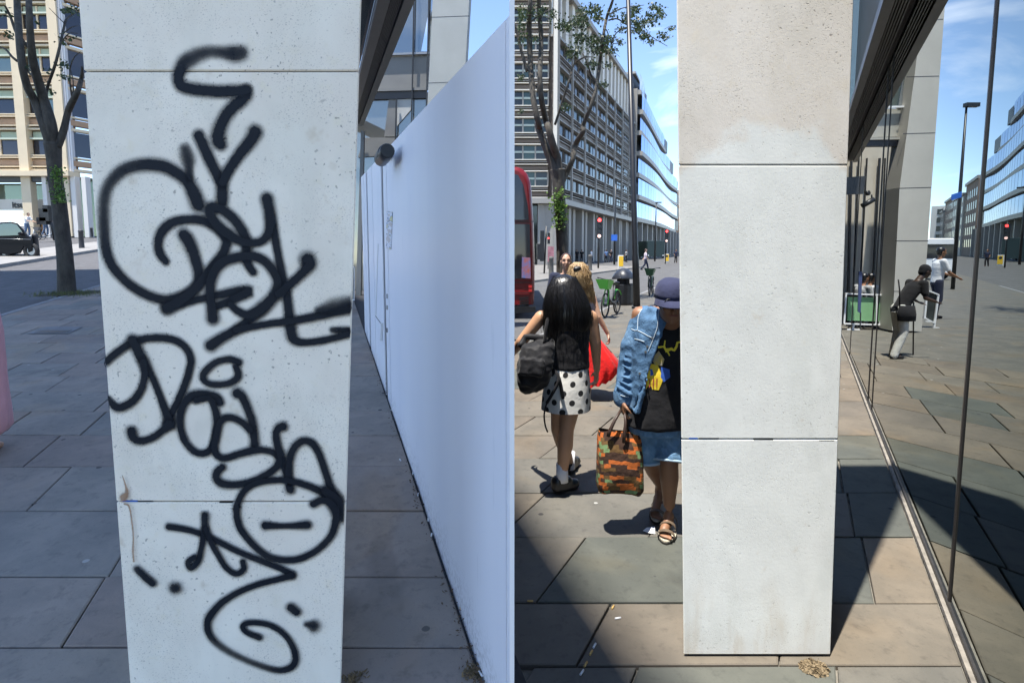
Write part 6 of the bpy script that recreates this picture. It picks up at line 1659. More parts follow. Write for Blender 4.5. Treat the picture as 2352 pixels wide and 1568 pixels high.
for k in range(380):
    a = math.pi + rh.uniform(.02, math.pi - .02); w = 0; P = []
    top = rh.uniform(632, 655); bot = rh.uniform(735, 800); dv = rh.gauss(0, 7)
    for i in range(7):
        py_ = top + (bot - top) * i / 6; lo = max([v for v in hv if v[0] <= py_] or [hv[0]], key=lambda v: v[0]); hi_ = min([v for v in hv if v[0] >= py_] or [hv[-1]], key=lambda v: v[0])
        t = 0 if hi_[0] == lo[0] else (py_ - lo[0]) / (hi_[0] - lo[0]); cx_ = lo[1] + (hi_[1] - lo[1]) * t; hw_ = max(lo[2] + (hi_[2] - lo[2]) * t, 24); dp_ = max(lo[3] + (hi_[3] - lo[3]) * t, .05)
        c_ = PA(cx_ + dv * (i / 6) ** 2, py_, -.055 if py_ > 700 else -.01 - .045 * max(0, (py_ - 660) / 40)); rw = hw_ / F * YA
        P.append(c_ + Vector((math.cos(a) * rw * 1.01, math.sin(a) * dp_ * 1.015, 0)))
    stn.tube(P, [.0008] * 6 + [.0004], 3, cap=False)
for k in range(70):                              # loose ends
    x_ = rh.uniform(1258, 1346); y_ = rh.uniform(742, 772); d_ = rh.gauss(0, 6)
    P = [PA(x_ + d_ * t * t, y_ + rh.uniform(22, 46) * t, -.135 + .02 * math.sin(k)) for t in (0, .33, .66, 1)]
    stn.tube(P, [.0016, .0014, .001, .0004], 3, cap=False)
stn.build('hair_strands', H_BLACK, HA)
# rucksack slung on her left
RUk = thing('rucksack', 'crumpled black rucksack hanging from the left shoulder of the polka skirt woman', 'rucksack', PA(1228, 892, -.05))
rk = MB(); rings = []
for py_, x0, x1, dd in ((784, 1206, 1266, .03), (792, 1198, 1272, .085), (815, 1194, 1270, .12), (845, 1188, 1268, .135), (872, 1190, 1262, .12), (888, 1196, 1256, .085), (896, 1206, 1246, .04)):
    c_ = PA((x0 + x1) / 2, py_, -.10); ring = []
    for q in range(32):
        a = 2 * math.pi * q / 32; ca, sa = math.cos(a), math.sin(a)
        ring.append(c_ + Vector((math.copysign(abs(ca) ** .55, ca) * (x1 - x0) / 2 / F * YA, math.copysign(abs(sa) ** .6, sa) * dd, .02 * ca)))
    rings.append(ring)
rk.loft(list(reversed(rings)))
rk.hexa([PA(1192, 858, -.27), PA(1246, 866, -.27), PA(1246, 866, -.2), PA(1192, 858, -.2), PA(1196, 822, -.26), PA(1250, 828, -.26), PA(1250, 828, -.2), PA(1196, 822, -.2)])
rk.capsule(PA(1196, 790, -.1), .022, PA(1206, 772, -.08), .016); rk.capsule(PA(1206, 772, -.08), .016, PA(1250, 776, -.08), .018)
wrinkle(remesh(rk, 'bag', fabric('rucksack_nylon', (.014, .014, .016), bump=.6, bscale=12, rough=.6), RUk, .009, 3), .013, 11)
M_STR = fabric('strap_black', (.01, .01, .012))
for P in ([(1262, 715, -.05), (1256, 745, -.13), (1250, 790, -.14)], [(1268, 845, -.14), (1284, 870, -.20), (1268, 905, -.18), (1256, 925, -.16)], [(1256, 925, -.16), (1250, 950, -.15), (1252, 975, -.14), (1258, 992, -.14)], [(1284, 868, -.2), (1290, 895, -.19), (1293, 915, -.18)]):
    MB().tube([PA(*q) for q in catmull(P, 4)], .013 if P[0][1] < 900 else .006, 6).build('strap', M_STR, RUk)

# ---- man in denim with a cap, walking towards the camera
YD = gr(1530, 1220).y
def PD(px, py, d=0.0): return at(px, py, YD + d)
sk = MB()
LN = [PD(1540, 990, .02), PD(1537, 1062, -.05), PD(1537, 1158, .0)]      # near leg, planted
LF = [PD(1484, 985, .05), PD(1493, 1056, .06), PD(1517, 1112, .30)]     # far leg
for L_ in (LN, LF):
    sk.chain(L_, [.085, .060, .040]); sk.chain([L_[1], L_[1] + (L_[2] - L_[1]) * .35, L_[2]], [.058, .062, .038])
def bare_foot(mb, ank, toe):
    mb.capsule(ank, .036, ank + Vector((0, .03, -.05)), .034); mb.capsule(ank + Vector((0, .0, -.03)), .034, toe + Vector((0, .05, .012)), .03)
    side = (toe - ank).cross(Vector((0, 0, 1))).normalized(); fw = Vector((toe.x - ank.x, toe.y - ank.y, 0)).normalized()
    for k, (q, L) in enumerate(((-.030, .036), (-.012, .032), (.004, .028), (.018, .024), (.031, .018))): mb.capsule(toe + side * q + Vector((0, .03, 0)), .012, toe + side * q + fw * L, .010 if k else .013, 7)
tN = PD(1531, 1204, -.12); tN.z = .04; tF = PD(1510, 1148, .12); tF.z = .045
aN = Vector((LN[2].x, LN[2].y, .11)); aF = Vector((LF[2].x, LF[2].y, .17))
bare_foot(sk, aN, tN); bare_foot(sk, aF, tF)
sk.capsule(PD(1514, 960), .10, PD(1522, 800), .095)
sL, sR = PD(1470, 722, .02), PD(1590, 722, .02)
eL, wL = PD(1441, 820, .05), PD(1428, 915, -.02)
eR, wR = PD(1612, 820, .05), PD(1618, 910, 0)
sk.capsule(sL, .055, sR, .055)
sk.chain([sL, eL, wL], [.05, .04, .029]); hand(sk, wL, Vector((.12, -.05, -1)), Vector((1, 0, 0)), Vector((.15, -1, 0)), 1.05, .95)
sk.chain([sR, eR, wR], [.05, .04, .029]); hand(sk, wR, Vector((0, -.1, -1)), Vector((-1, 0, 0)), Vector((0, -1, 0)), 1.05, .6)
hcD = PD(1540, 691, -.18)
sk.capsule(PD(1538, 765, .03), .072, hcD + Vector((0, .01, -.06)), .06)
fD = Vector((-.05, -1, -.14))
rD, f_D, uD = head(sk, hcD, fD, Vector((0, -.14, 1)), 1.07)
MD = remesh(sk, 'person', SK_BROWN, None, .0105, 4, None, label='man in navy cap, denim jacket and shorts walking beside the clean pillar', cat='person')
eyes(MD, hcD, rD, f_D, uD, 1.07)
gl_ = MB()
for q in (-1, 1): gl_.torus(hcD + rD * q * .036 + f_D * .112 + uD * .010, f_D, .026, .003, 18, 5)
gl_.bar(hcD - rD * .010 + f_D * .115 + uD * .012, hcD + rD * .010 + f_D * .115 + uD * .012, .004, .004)
for q in (-1, 1): gl_.bar(hcD + rD * q * .062 + f_D * .108 + uD * .014, hcD + rD * q * .085 - f_D * .01 + uD * .012, .004, .004)
gl_.build('spectacles', M_BLACK, MD)
# cap
cp = MB(); Rm = Matrix((rD, f_D, uD)).transposed()
cring = []
for k, (zz, sc) in enumerate(((.020, 1.0), (.05, 1.0), (.085, .93), (.115, .76), (.135, .48), (.142, .1))):
    cring.append([hcD + Rm @ Vector((math.cos(2 * math.pi * j / 28) * .098 * sc, math.sin(2 * math.pi * j / 28) * .118 * sc + .002, zz)) for j in range(28)])
M_CAP = fabric('cap_navy', (.035, .04, .085), .1)
CAPO = MB().loft(cring).build('cap', M_CAP, MD)
br = [[], []]
for j in range(15):
    a = math.radians(12 + 156 * j / 14); inn = Vector((math.cos(a) * .097, math.sin(a) * .115, .026)); out = Vector((math.cos(a) * .108, math.sin(a) * .118 + .085 * math.sin(a), .006 - .016 * math.cos(a) ** 2))
    br[0].append(hcD + Rm @ inn); br[1].append(hcD + Rm @ out)
MB().loft([br[0], br[1], [p - uD * .006 for p in br[1]], [p - uD * .006 for p in br[0]]], closed=False).build('brim', M_CAP, CAPO)
# T-shirt
ts_ = MB()
ts_.loft([oval(PD(1508, 974), .205, .168, 28, .02, 5), oval(PD(1512, 930), .198, .16, 28, .015, 5), oval(PD(1518, 860), .188, .145, 28), oval(PD(1526, 790), .190, .135, 28), oval(PD(1530, 752), .185, .115, 28), oval(PD(1537, 738), .11, .09, 28)])
ts_.capsule(sR, .07, sR + (eR - sR) * .4, .066)
TS = wrinkle(remesh(ts_, 'tshirt', F_BLACK, MD, .011, 5), .009, 8, (1, 1, .6))
dgm = TS.data; bv = BVHTree.FromPolygons([v.co.copy() for v in dgm.vertices], [tuple(p.vertices) for p in dgm.polygons])
def on_shirt(px, py, lift=.004):
    d = (ray(px, py)).normalized(); h_, n_, i_, di = bv.ray_cast(CAM, d)
    return (h_ - d * lift) if h_ is not None else PD(px, py, -.15)
def shirt_patch(name, pts, m, lift=.004):
    mb = MB(); c_ = (sum(p[0] for p in pts) / len(pts), sum(p[1] for p in pts) / len(pts))
    cen = on_shirt(*c_, lift)
    P = [on_shirt(*p, lift) for p in pts]; Q = [on_shirt((p[0] + c_[0]) / 2, (p[1] + c_[1]) / 2, lift) for p in pts]
    n = len(P)
    for k in range(n):
        j = (k + 1) % n; mb.quad([cen, Q[j], Q[k]]); mb.quad([Q[k], Q[j], P[j], P[k]])
    mb.build(name, m, TS)
M_YEL = mat('print_yellow', (.75, .62, .04), .7); M_PRG = mat('print_grey', (.35, .34, .36), .7); M_PRB = mat('print_blue', (.03, .10, .42), .7, var=.3, vscale=30); M_PRR = mat('print_rust', (.35, .07, .03), .7)
def shirt_line(pts, w, m, lift=.005):
    mb = MB(); C = [pts[0]] + [(( a[0] + b[0]) / 2, (a[1] + b[1]) / 2) for a, b in zip(pts, pts[1:])] + [pts[-1]]
    C = []
    for a, b in zip(pts, pts[1:]): C += [a, ((a[0] + b[0]) / 2, (a[1] + b[1]) / 2)]
    C.append(pts[-1]); prev = None
    for k, c_ in enumerate(C):
        a, b = C[max(0, k - 1)], C[min(len(C) - 1, k + 1)]; tx, ty = b[0] - a[0], b[1] - a[1]; L = math.hypot(tx, ty) or 1; ww = w * (1 - .45 * k / len(C))
        row = [on_shirt(c_[0] - ty / L * ww / 2 * q, c_[1] + tx / L * ww / 2 * q, lift) for q in (-1, 1)]
        if prev: mb.quad([prev[0], prev[1], row[1], row[0]])
        prev = row
    mb.build('print_mark', m, TS)
z3 = ZR3
for P, w in (([z3(1830, 1420), z3(1870, 1370), z3(1850, 1330), z3(1900, 1290), z3(1890, 1250), z3(1930, 1200)], 10), ([z3(1930, 1210), z3(1960, 1200)], 5), ([z3(1870, 1360), z3(1920, 1400), z3(1980, 1390), z3(2010, 1440)], 5), ([z3(2010, 1440), z3(1990, 1380), z3(2000, 1310)], 4),
             ([z3(2030, 1440), z3(2080, 1420), z3(2120, 1440), z3(2150, 1390), z3(2160, 1340), z3(2200, 1330)], 7), ([z3(2030, 1450), z3(2060, 1510)], 4)): shirt_line(P, w, M_YEL)
shirt_patch('print_mark', [z3(1990, 1420), z3(2040, 1410), z3(2050, 1450), z3(2010, 1470)], M_YEL)
# an abstract blotched print, without a figure
z4 = ZR4
shirt_patch('print_panel', [z4(1095, 145), z4(1150, 85), z4(1195, 150), z4(1180, 200), z4(1120, 195)], mat('print_mix', (.55, .40, .03), .7, col2=(.2, .2, .24), vscale=34))
shirt_patch('print_panel', [z4(1062, 185), z4(1140, 190), z4(1168, 260), z4(1180, 320), z4(1150, 392), z4(1040, 380)], mat('print_mix_two', (.78, .60, .03), .7, col2=(.62, .42, .02), vscale=40))
shirt_patch('print_panel', [z4(1066, 225), z4(1100, 230), z4(1110, 270), z4(1075, 285), z4(1058, 260)], M_PRB, .0062)
shirt_patch('print_panel', [z4(1170, 210), z4(1235, 230), z4(1240, 290), z4(1190, 330), z4(1165, 290)], M_PRB)
for q in range(4): shirt_line([z4(1052 + q * 28, 300), z4(1050 + q * 28, 372)], 3, M_PRR, .0065)
# shorts
so = MB()
so.loft([oval(PD(1510, 990), .180, .145, 28), oval(PD(1510, 945), .172, .135, 28)])
for L_, q in ((LN, 1), (LF, 0)):
    a, b = L_[0], L_[1] + (L_[0] - L_[1]) * .12; so.tube([a + Vector((0, 0, .03)), a + (b - a) * .5, b + Vector((0, 0, -.01))], [.115, .108, .106], 18)
def denim_mat(name, c1, c2, c3):
    g = NG(name); p = g.pos(); n1 = g.noise(p, 7, 6, .65, .6); n2 = g.noise(p, 130, 2)
    c = g.ramp(n1, [(.3, c1), (.55, c2), (.72, c3)]); c = g.mix(g.math('MULTIPLY', n2, .4), c, g.mix(1.0, c, (.6, .65, .75), 'MULTIPLY'))
    g.put(g.b.inputs['Base Color'], c); g.b.inputs['Roughness'].default_value = .85
    g.bump(g.math('ADD', g.noise(p, 10, 5, .6, .8), g.math('MULTIPLY', n2, .1)), .7, .03); return g.m
M_DEN = denim_mat('denim', (.035, .085, .16), (.075, .165, .29), (.17, .29, .43))
SO = wrinkle(remesh(so, 'shorts', denim_mat('denim_light', (.07, .15, .26), (.14, .27, .42), (.28, .43, .57)), MD, .011, 4), .008, 11)
for L_ in (LN, LF):
    b = L_[1] + (L_[0] - L_[1]) * .12; MB().torus(b + Vector((0, 0, -.012)), (L_[0] - L_[1]), .103, .009, 22, 6).build('turn_up', mat('denim_pale', (.34, .46, .56), .85), SO)
# jacket, open at the front: shell of one side plus the sleeve
jk = MB()
outer = [(708, 1478, 1526), (728, 1462, 1532), (760, 1453, 1522), (800, 1448, 1506), (850, 1444, 1488), (895, 1442, 1472), (934, 1440, 1458)]
rings = []
for py_, x0, x1 in outer:
    fd = .165 if py_ > 720 else .10; bd = .13 if py_ > 720 else .09
    ring = []
    for k in range(11):                          # from the back round the side to the open front edge
        t = k / 10; a = math.radians(-80 + 160 * t)
        xs = PD(x0, py_).x; xe = PD(x1, py_).x; cxx = PD(x0 + 62, py_).x; rx_ = cxx - xs
        x_ = cxx - rx_ * math.cos(a) ** .7; y_ = (-fd if a > 0 else bd) * abs(math.sin(a))
        if a > 0: x_ = min(x_, xe)
        ring.append(Vector((x_, YD + y_ * (1 if a > 0 else 1), PD(x0, py_).z)))
    ring[-1] = Vector((PD(x1, py_, -fd).x, YD - fd, PD(x0, py_).z))
    ring += [Vector((PD(x1, py_, -fd).x + .004, YD - fd + .05, PD(x0, py_).z)), Vector((PD(x1, py_).x, YD + bd - .03, PD(x0, py_).z))]
    rings.append(ring)
jk.loft(list(reversed(rings)))
jk.chain([PD(1480, 727, .02), PD(1453, 790, .04), PD(1442, 850, .05), PD(1430, 908, .0)], [.070, .074, .066, .052], 16)
for k in range(9):                               # soft creases of the sleeve
    t = .2 + k * .085; a = PD(1480, 727, .02).lerp(wL, t); w_ = .064 - .012 * t
    jk.capsule(a + Vector((-w_, -.02, .012 * (k % 3))), .008, a + Vector((w_ * .4, -w_ * .92, -.022)), .011, 8)
jk.capsule(PD(1429, 902, .0), .055, PD(1428, 916, -.0), .053, 14)
jk.capsule(PD(1496, 712, -.06), .026, PD(1526, 728, -.13), .020, 8)
JK = wrinkle(remesh(jk, 'jacket', M_DEN, MD, .009, 4), .007, 9, (1, 1, 1.3))
M_STITCH = mat('stitching', (.42, .50, .56), .8)
bj = BVHTree.FromPolygons([v.co.copy() for v in JK.data.vertices], [tuple(p.vertices) for p in JK.data.polygons])
def on_jacket(px, py):
    d = ray(px, py).normalized(); h_, n_, i_, di = bj.ray_cast(CAM, d)
    return h_ - d * .002 if h_ is not None else None
for P in ([z3(1920, 900), z3(1905, 1050), z3(1895, 1150), z3(1830, 1330), z3(1775, 1460)], [z3(1640, 1180), z3(1720, 1220), z3(1790, 1260), z3(1850, 1280)], [z3(1700, 900), z3(1650, 1000), z3(1640, 1180)], [z3(1600, 1290), z3(1680, 1310), z3(1730, 1330)], [z3(1560, 1160), z3(1600, 1180), z3(1640, 1180)], [z4(850, 430), z4(880, 440), z4(915, 445)]):
    Q = [on_jacket(*p[:2]) for p in catmull(P, 5)]; Q = [q for q in Q if q is not None]
    if len(Q) > 2: MB().tube(Q, .0028, 5).build('seam', M_STITCH, JK)
for P in (z3(1830, 1280), z3(1745, 1460), z4(1060, 50), z4(1000, 260)):
    q = on_jacket(*P)
    if q is not None: MB().disc(q, (0, -1, 0), .008, 12, .004).build('button', M_CHROME, JK)
# sandals
M_SAND = mat('sandal_tan', (.12, .085, .055), .7, var=.2, vscale=30); M_SOLE = mat('sandal_sole', (.025, .023, .02), .8); M_SOLE2 = mat('footbed', (.42, .38, .30), .8)
for ank, toe in ((aN, tN), (aF, tF)):
    fw = Vector((toe.x - ank.x, toe.y - ank.y, 0)).normalized(); sd = Vector((-fw.y, fw.x, 0)); heel = Vector((ank.x, ank.y, 0)) - fw * .06; tip = Vector((toe.x, toe.y, 0)) + fw * .055
    zb = .0 if ank is aN else .01
    def sole(z0, z1, g_=1.0):
        L = (tip - heel); out = []
        for z in (z0, z1):
            ring = []
            for j in range(24):
                a = 2 * math.pi * j / 24; t = .5 + .5 * math.cos(a); w = (.040 + .014 * math.sin(t * 2.6)) * g_
                ring.append(heel + L * t + sd * math.sin(a) * w * 1.05 + Vector((0, 0, z)))
            out.append(ring)
        return MB().loft(out, smooth=False)
    SD_ = sole(zb, zb + .018, 1.06).build('sandal', M_SOLE, MD); sole(zb + .018, zb + .027).build('footbed', M_SOLE2, SD_)
    for t, wd, zz in ((.78, .034, .070), (.46, .034, .092), (.10, .026, .095)):
        c_ = heel + (tip - heel) * t; arc = []
        for q in range(2):
            arc.append([c_ + fw * (wd / 2 * (1 if q else -1)) + sd * math.cos(math.pi * k / 10) * .053 + Vector((0, 0, zb + .02 + math.sin(math.pi * k / 10) ** .6 * (zz - .02))) for k in range(11)])
        mb = MB().loft(arc, closed=False); 
        mb.loft([[p + Vector((0, 0, .004)) for p in a] for a in arc], closed=False)
        mb.build('strap', M_SAND, SD_)
# checked shopping bag
BG = thing('shopping_bag', 'orange, brown and green checked cloth bag held by the man in denim', 'bag', PD(1424, 1129, -.02))
def check_mat():
    g = NG('checked_cloth'); uv = g.new('ShaderNodeUVMap'); sx = g.new('ShaderNodeSeparateXYZ'); g.put(sx.inputs[0], uv.outputs[0])
    nz = g.math('MULTIPLY_ADD', g.noise(g.pos(), 22, 3), .022, -.011); vv = g.math('ADD', sx.outputs[1], nz)
    fy = g.math('FLOOR', g.math('DIVIDE', vv, .024))
    fx = g.math('FLOOR', g.math('DIVIDE', g.math('ADD', g.math('ADD', sx.outputs[0], nz), g.math('MULTIPLY', fy, .013)), .046))
    cb_ = g.new('ShaderNodeCombineXYZ'); g.put(cb_.inputs[0], fx); g.put(cb_.inputs[1], fy)
    wn_ = g.new('ShaderNodeTexWhiteNoise'); g.put(wn_.inputs['Vector'], cb_.outputs[0])
    c = g.ramp(wn_.outputs['Value'], [(0, (.05, .022, .012)), (.36, (.14, .075, .022)), (.56, (.52, .13, .022)), (.80, (.17, .27, .12))], 'CONSTANT')
    g.put(g.b.inputs['Base Color'], g.mix(g.noise(g.pos(), 60, 3), c, g.mix(1.0, c, (.7, .7, .7), 'MULTIPLY'))); g.b.inputs['Roughness'].default_value = .9
    g.bump(g.noise(g.pos(), 14, 4), .5, .03); return g.m
rings = []; bl = [(992, 1376, 1470, .030), (1010, 1373, 1472, .06), (1050, 1372, 1474, .085), (1095, 1371, 1475, .09), (1118, 1370, 1476, .085), (1129, 1374, 1470, .07)]
for py_, x0, x1, dd in bl:
    a, b = PD(x0, py_, -.03), PD(x1, py_ - 6, .0); c_ = (a + b) / 2; hw = (b.x - a.x) / 2; ring = []
    for j in range(28):
        an = 2 * math.pi * j / 28; ca, sa = math.cos(an), math.sin(an); sx_, sy_ = math.copysign(abs(ca) ** .5, ca), math.copysign(abs(sa) ** .6, sa)
        ring.append(c_ + Vector((sx_ * hw, sy_ * dd * (1 + .12 * math.sin(an * 5 + py_ * .05)), -sx_ * .01 + .006 * math.sin(an * 3))))
    rings.append(ring)
zz_ = [r[0].z for r in rings]
bgm = MB().loft(rings, cap=False, uvs=lambda j, k: (j / 28 * .82, zz_[k])); bgm.quad(list(reversed(rings[-1]))); bgm.build('cloth', check_mat(), BG)
M_BRL = mat('brown_leather', (.035, .018, .012), .5, var=.2)
for P in ([PD(1428, 938, -.03), PD(1412, 965, -.08), PD(1400, 990, -.09), PD(1397, 1002, -.09)], [PD(1434, 938, -.03), PD(1437, 970, -.09), PD(1434, 1000, -.10), PD(1433, 1016, -.095)], [PD(1430, 936, -.02), PD(1440, 970, .05), PD(1445, 998, .05)]):
    MB().tube(P, [.008, .010, .012, .012][:len(P)], 7).build('handle', M_BRL, BG)

# ---- blonde woman with the red skirt
YE = gr(1352, 912).y
def PE(px, py, d=0.0): return at(px, py, YE + d)
sk = MB(); sk.capsule(PE(1345, 780), .12, PE(1338, 690), .12); sk.capsule(PE(1316, 682), .05, PE(1360, 682), .05)
sk.capsule(PE(1338, 675), .055, PE(1331, 645), .05); hcE = PE(1328, 632)
head(sk, hcE, Vector((-.5, 1, -.05)), Vector((0, 0, 1)), 1.1)
sk.chain([PE(1361, 684), PE(1375, 728, -.04), PE(1396, 766, -.02)], [.048, .040, .027]); hand(sk, PE(1396, 766, -.02), Vector((.25, 0, -1)), Vector((-1, 0, 0)), Vector((0, -1, 0)), 1.1, .9)
sk.chain([PE(1312, 684), PE(1305, 728, .05), PE(1308, 770, .1)], [.048, .040, .027])
for q, dd in ((1350, 0), (1330, .15)): sk.chain([PE(q, 800, dd), PE(q, 860, dd), PE(q + 1, 908, dd)], [.08, .055, .038]); sk.capsule(PE(q + 1, 906, dd), .035, PE(q + 2, 911, dd + .12), .03)
WE = remesh(sk, 'person', SK_PALE, None, .014, 4, None, label='blonde woman in a red skirt walking away behind the polka skirt woman', cat='person')
tp = MB(); tp.loft([oval(PE(1346, 772), .14, .11), oval(PE(1343, 730), .145, .11), oval(PE(1340, 700), .155, .11), oval(PE(1338, 684), .12, .09)]); remesh(tp, 'top', fabric('lilac_vest', (.42, .40, .46)), WE, .014, 3)
rings = []
for py_, cx_, hw_, dd in ((762, 1348, 19, .11), (785, 1357, 27, .16), (810, 1368, 38, .20), (835, 1378, 48, .23), (858, 1376, 46, .24), (876, 1368, 36, .22)):
    c_ = PE(cx_, py_); n = 64
    ring = []
    for j in range(n):
        a = 2 * math.pi * j / n; f_ = 1 + .05 * math.sin(13 * a + py_ * .01) * (py_ - 755) / 100
        ring.append(c_ + Vector((math.cos(a) * hw_ / F * YE * f_, math.sin(a) * dd * f_, (.06 * math.cos(a) if py_ > 850 else 0) + .01 * math.sin(13 * a) * (py_ > 860))))
    rings.append(ring)
MB().loft(rings, cap=False).build('skirt', fabric('red_crepe', (.62, .012, .012), .08, 20, .4, 30), WE)
hv2 = [(602, 1329, 10, .03), (610, 1329, 20, .08), (625, 1329, 25, .11), (645, 1334, 24, .10), (662, 1341, 20, .08), (680, 1350, 13, .06), (694, 1355, 7, .03)]
rings = []
for py_, cx_, hw_, dd in hv2:
    c_ = PE(cx_, py_, -.03); rings.append([c_ + Vector((math.cos(2 * math.pi * j / 48) * hw_ / F * YE * (1 + .09 * math.sin(j * 2.4 + py_ * .12)), math.sin(2 * math.pi * j / 48) * dd * (1 + .09 * math.sin(j * 2.4 + py_ * .12)), 0)) for j in range(48)])
HE = MB().loft(rings).build('hair', H_BLOND, WE)
lk = MB()
for k in range(110):
    a = math.pi + rh.uniform(0, math.pi); P = []; t0 = rh.uniform(604, 630); t1 = rh.uniform(660, 700); ph = rh.uniform(0, 6)
    for i in range(9):
        py_ = t0 + (t1 - t0) * i / 8; lo = max([v for v in hv2 if v[0] <= py_] or [hv2[0]], key=lambda v: v[0]); c_ = PE(lo[1] + rh.uniform(-1, 1), py_, -.04)
        P.append(c_ + Vector((math.cos(a) * (lo[2] + 2) / F * YE + .010 * math.sin(i * 1.6 + ph), math.sin(a) * (lo[3] + .012), 0)))
    lk.tube(P, .0045, 4, cap=False)
lk.build('hair_strands', H_BLOND, HE); MB().capsule(PE(1322, 618, -.13), .03, PE(1330, 616, -.13), .025).build('hair_clip', M_BLACK, HE)

# ---- slick-haired man facing the camera behind the women
YM = 8.3
def PM(px, py, d=0.0): return at(px, py, YM + d)
bodyM, info = figure('man with slicked back dark hair coming towards the camera behind the women', (PM(1300, 620).x, YM, 0), PM(1300, 587).z, math.radians(-4), SK_PALE, F_NAVY, F_NAVY, H_BROWN, F_BLACK, .12, sleeve='long', voxel=.014)
eyes(bodyM, info['hc'], info['r'], info['f'], info['u'], PM(1300, 587).z / 1.74)

# ---- person in pink at the left edge
pP = gl(-62, 1045)
def PP(px, py, d=0.0): return at(px, py, pP.y + d)
sk = MB(); b0 = pP
for q in (-.08, .08): sk.chain([b0 + Vector((q, 0, .85)), b0 + Vector((q, .0, .45)), b0 + Vector((q, 0, .09))], [.08, .055, .036]); sk.capsule(b0 + Vector((q, 0, .07)), .036, b0 + Vector((q, .13, .035)), .03)
sk.capsule(b0 + Vector((0, 0, .9)), .11, b0 + Vector((0, 0, 1.28)), .11); sk.capsule(b0 + Vector((-.15, 0, 1.35)), .05, b0 + Vector((.15, 0, 1.35)), .05); sk.capsule(b0 + Vector((0, 0, 1.38)), .05, b0 + Vector((0, 0, 1.5)), .05)
head(sk, b0 + Vector((0, 0, 1.57)), Vector((0, 1, 0)), Vector((0, 0, 1)))
for q in (-1, 1): sk.chain([b0 + Vector((q * .18, 0, 1.34)), b0 + Vector((q * .20, 0, 1.07)), b0 + Vector((q * .19, .08, .85))], [.045, .037, .026]); hand(sk, b0 + Vector((q * .19, .08, .85)), Vector((0, .1, -1)), Vector((-q, 0, 0)), Vector((0, 1, 0)))
PK = remesh(sk, 'person', SK_PALE, None, .014, 4, None, label='person in a long pink dress cut off by the left edge of the picture', cat='person')
rings = []
for py_, hw_, dd in ((640, 30, .09), (700, 44, .12), (760, 54, .15), (830, 58, .18), (900, 62, .20), (950, 66, .22), (985, 70, .22), (1000, 58, .20)):
    c_ = PP(-62, py_); rings.append([c_ + Vector((math.cos(2 * math.pi * j / 48) * hw_ / F * pP.y * (1 + .05 * math.sin(j * 1.1 + py_ * .02)), math.sin(2 * math.pi * j / 48) * dd, 0)) for j in range(48)])
MB().loft(rings).build('dress', F_PINK, PK)
hb = MB(); hb.ball(b0 + Vector((0, -.01, 1.6)), (.088, .1, .1)); hb.capsule(b0 + Vector((0, -.05, 1.58)), .075, b0 + Vector((0, -.08, 1.35)), .06); remesh(hb, 'hair', H_BROWN, PK, .016, 3)

# ---- people met in the reflection
wb = gr(*ZH(470, 1395))
WC, inf = figure('stooped woman in black with pale trousers and a stick, reflected in the glass wall', wb, 1.62, math.radians(90), SK_DARK, F_BLACK, fabric('pale_trousers', (.50, .50, .47)), F_BLACK, F_BLACK, .06, ((.02, -.16, .0, -.26), (.02, -.16, .0, -.22)), 'short', 'trousers', .55, mir, .018, cap='headscarf')
st0 = at(*ZH(610, 960), wb.y - .1); st1 = gr(*ZH(606, 1368))
CN = thing('walking_stick', 'thin dark walking stick held by the stooped woman in the reflection', 'walking stick', mir(st1))
MB().tube([st1, st0], .012, 8).build('shaft', M_BLACK, CN, xf=mir); MB().tube([st0, st0 + Vector((-.06, 0, .02)), st0 + Vector((-.12, 0, .0))], .014, 8).build('handle', M_BLACK, CN, xf=mir)
HB = thing('handbag', 'black handbag carried by the stooped woman in the reflection', 'handbag', mir(at(*ZH(560, 1100), wb.y - .15)))
hbm = MB().loft([oval(at(*ZH(555, 1105), wb.y - .15), .15, .06), oval(at(*ZH(555, 1050), wb.y - .15), .16, .075), oval(at(*ZH(560, 985), wb.y - .15), .13, .04)]); hbm.build('bag', M_STR, HB, xf=mir)
MB().tube([at(*ZH(500, 990), wb.y - .15), at(*ZH(500, 860), wb.y - .12), at(*ZH(490, 780), wb.y - .1)], .012, 6).build('strap', M_STR, HB, xf=mir)
mb_ = gr(*ZH(770, 1088))
MW, _ = figure('man in white shirt and dark trousers looking at his phone in the reflection', mb_, at(*ZH(765, 535), mb_.y).z, math.radians(80), SK_BROWN, F_WHITE, F_NAVY, H_BLACK, F_BLACK, .10, ((.0, -.14, -.02, -.20), (.0, -.16, -.04, -.24)), 'short', 'trousers', .05, mir, .018)
YS_ = YC + .45
for k, (zx, lab) in enumerate(((190, 'seated person in pale top, left one of the pair behind the green barrier'), (245, 'seated person in white shirt, right one of the pair behind the green barrier'))):
    sb = at(*ZH(zx, 1100), YS_); sb.z = 0.0
    figure(lab, sb, 1.72, math.radians(100), SK_BROWN, F_GREY if k == 0 else F_WHITE, F_NAVY, H_BLACK, F_BLACK, 0, ((.0, -.1, -.02, -.2), (.0, -.1, -.02, -.2)), 'short', 'trousers', .15, mir, .022, seated=True, group='cafe customers in the reflection')
    ch = thing('cafe_chair', ('cafe chair under the left seated customer in the reflection', 'cafe chair under the right seated customer in the reflection')[k], 'chair', mir(sb))
    MB().box((sb.x - .22, sb.y - .22, .40), (sb.x + .22, sb.y + .22, .43)).build('seat', M_DARK, ch, xf=mir)
    MB().box((sb.x - .24, sb.y - .22, .43), (sb.x - .21, sb.y + .22, .85)).build('backrest', M_DARK, ch, xf=mir)
    for dx in (-.2, .2):
        for dy in (-.2, .2): MB().bar((sb.x + dx, sb.y + dy, 0), (sb.x + dx, sb.y + dy, .4), .03, .03).build('leg', M_DARK, ch, xf=mir)

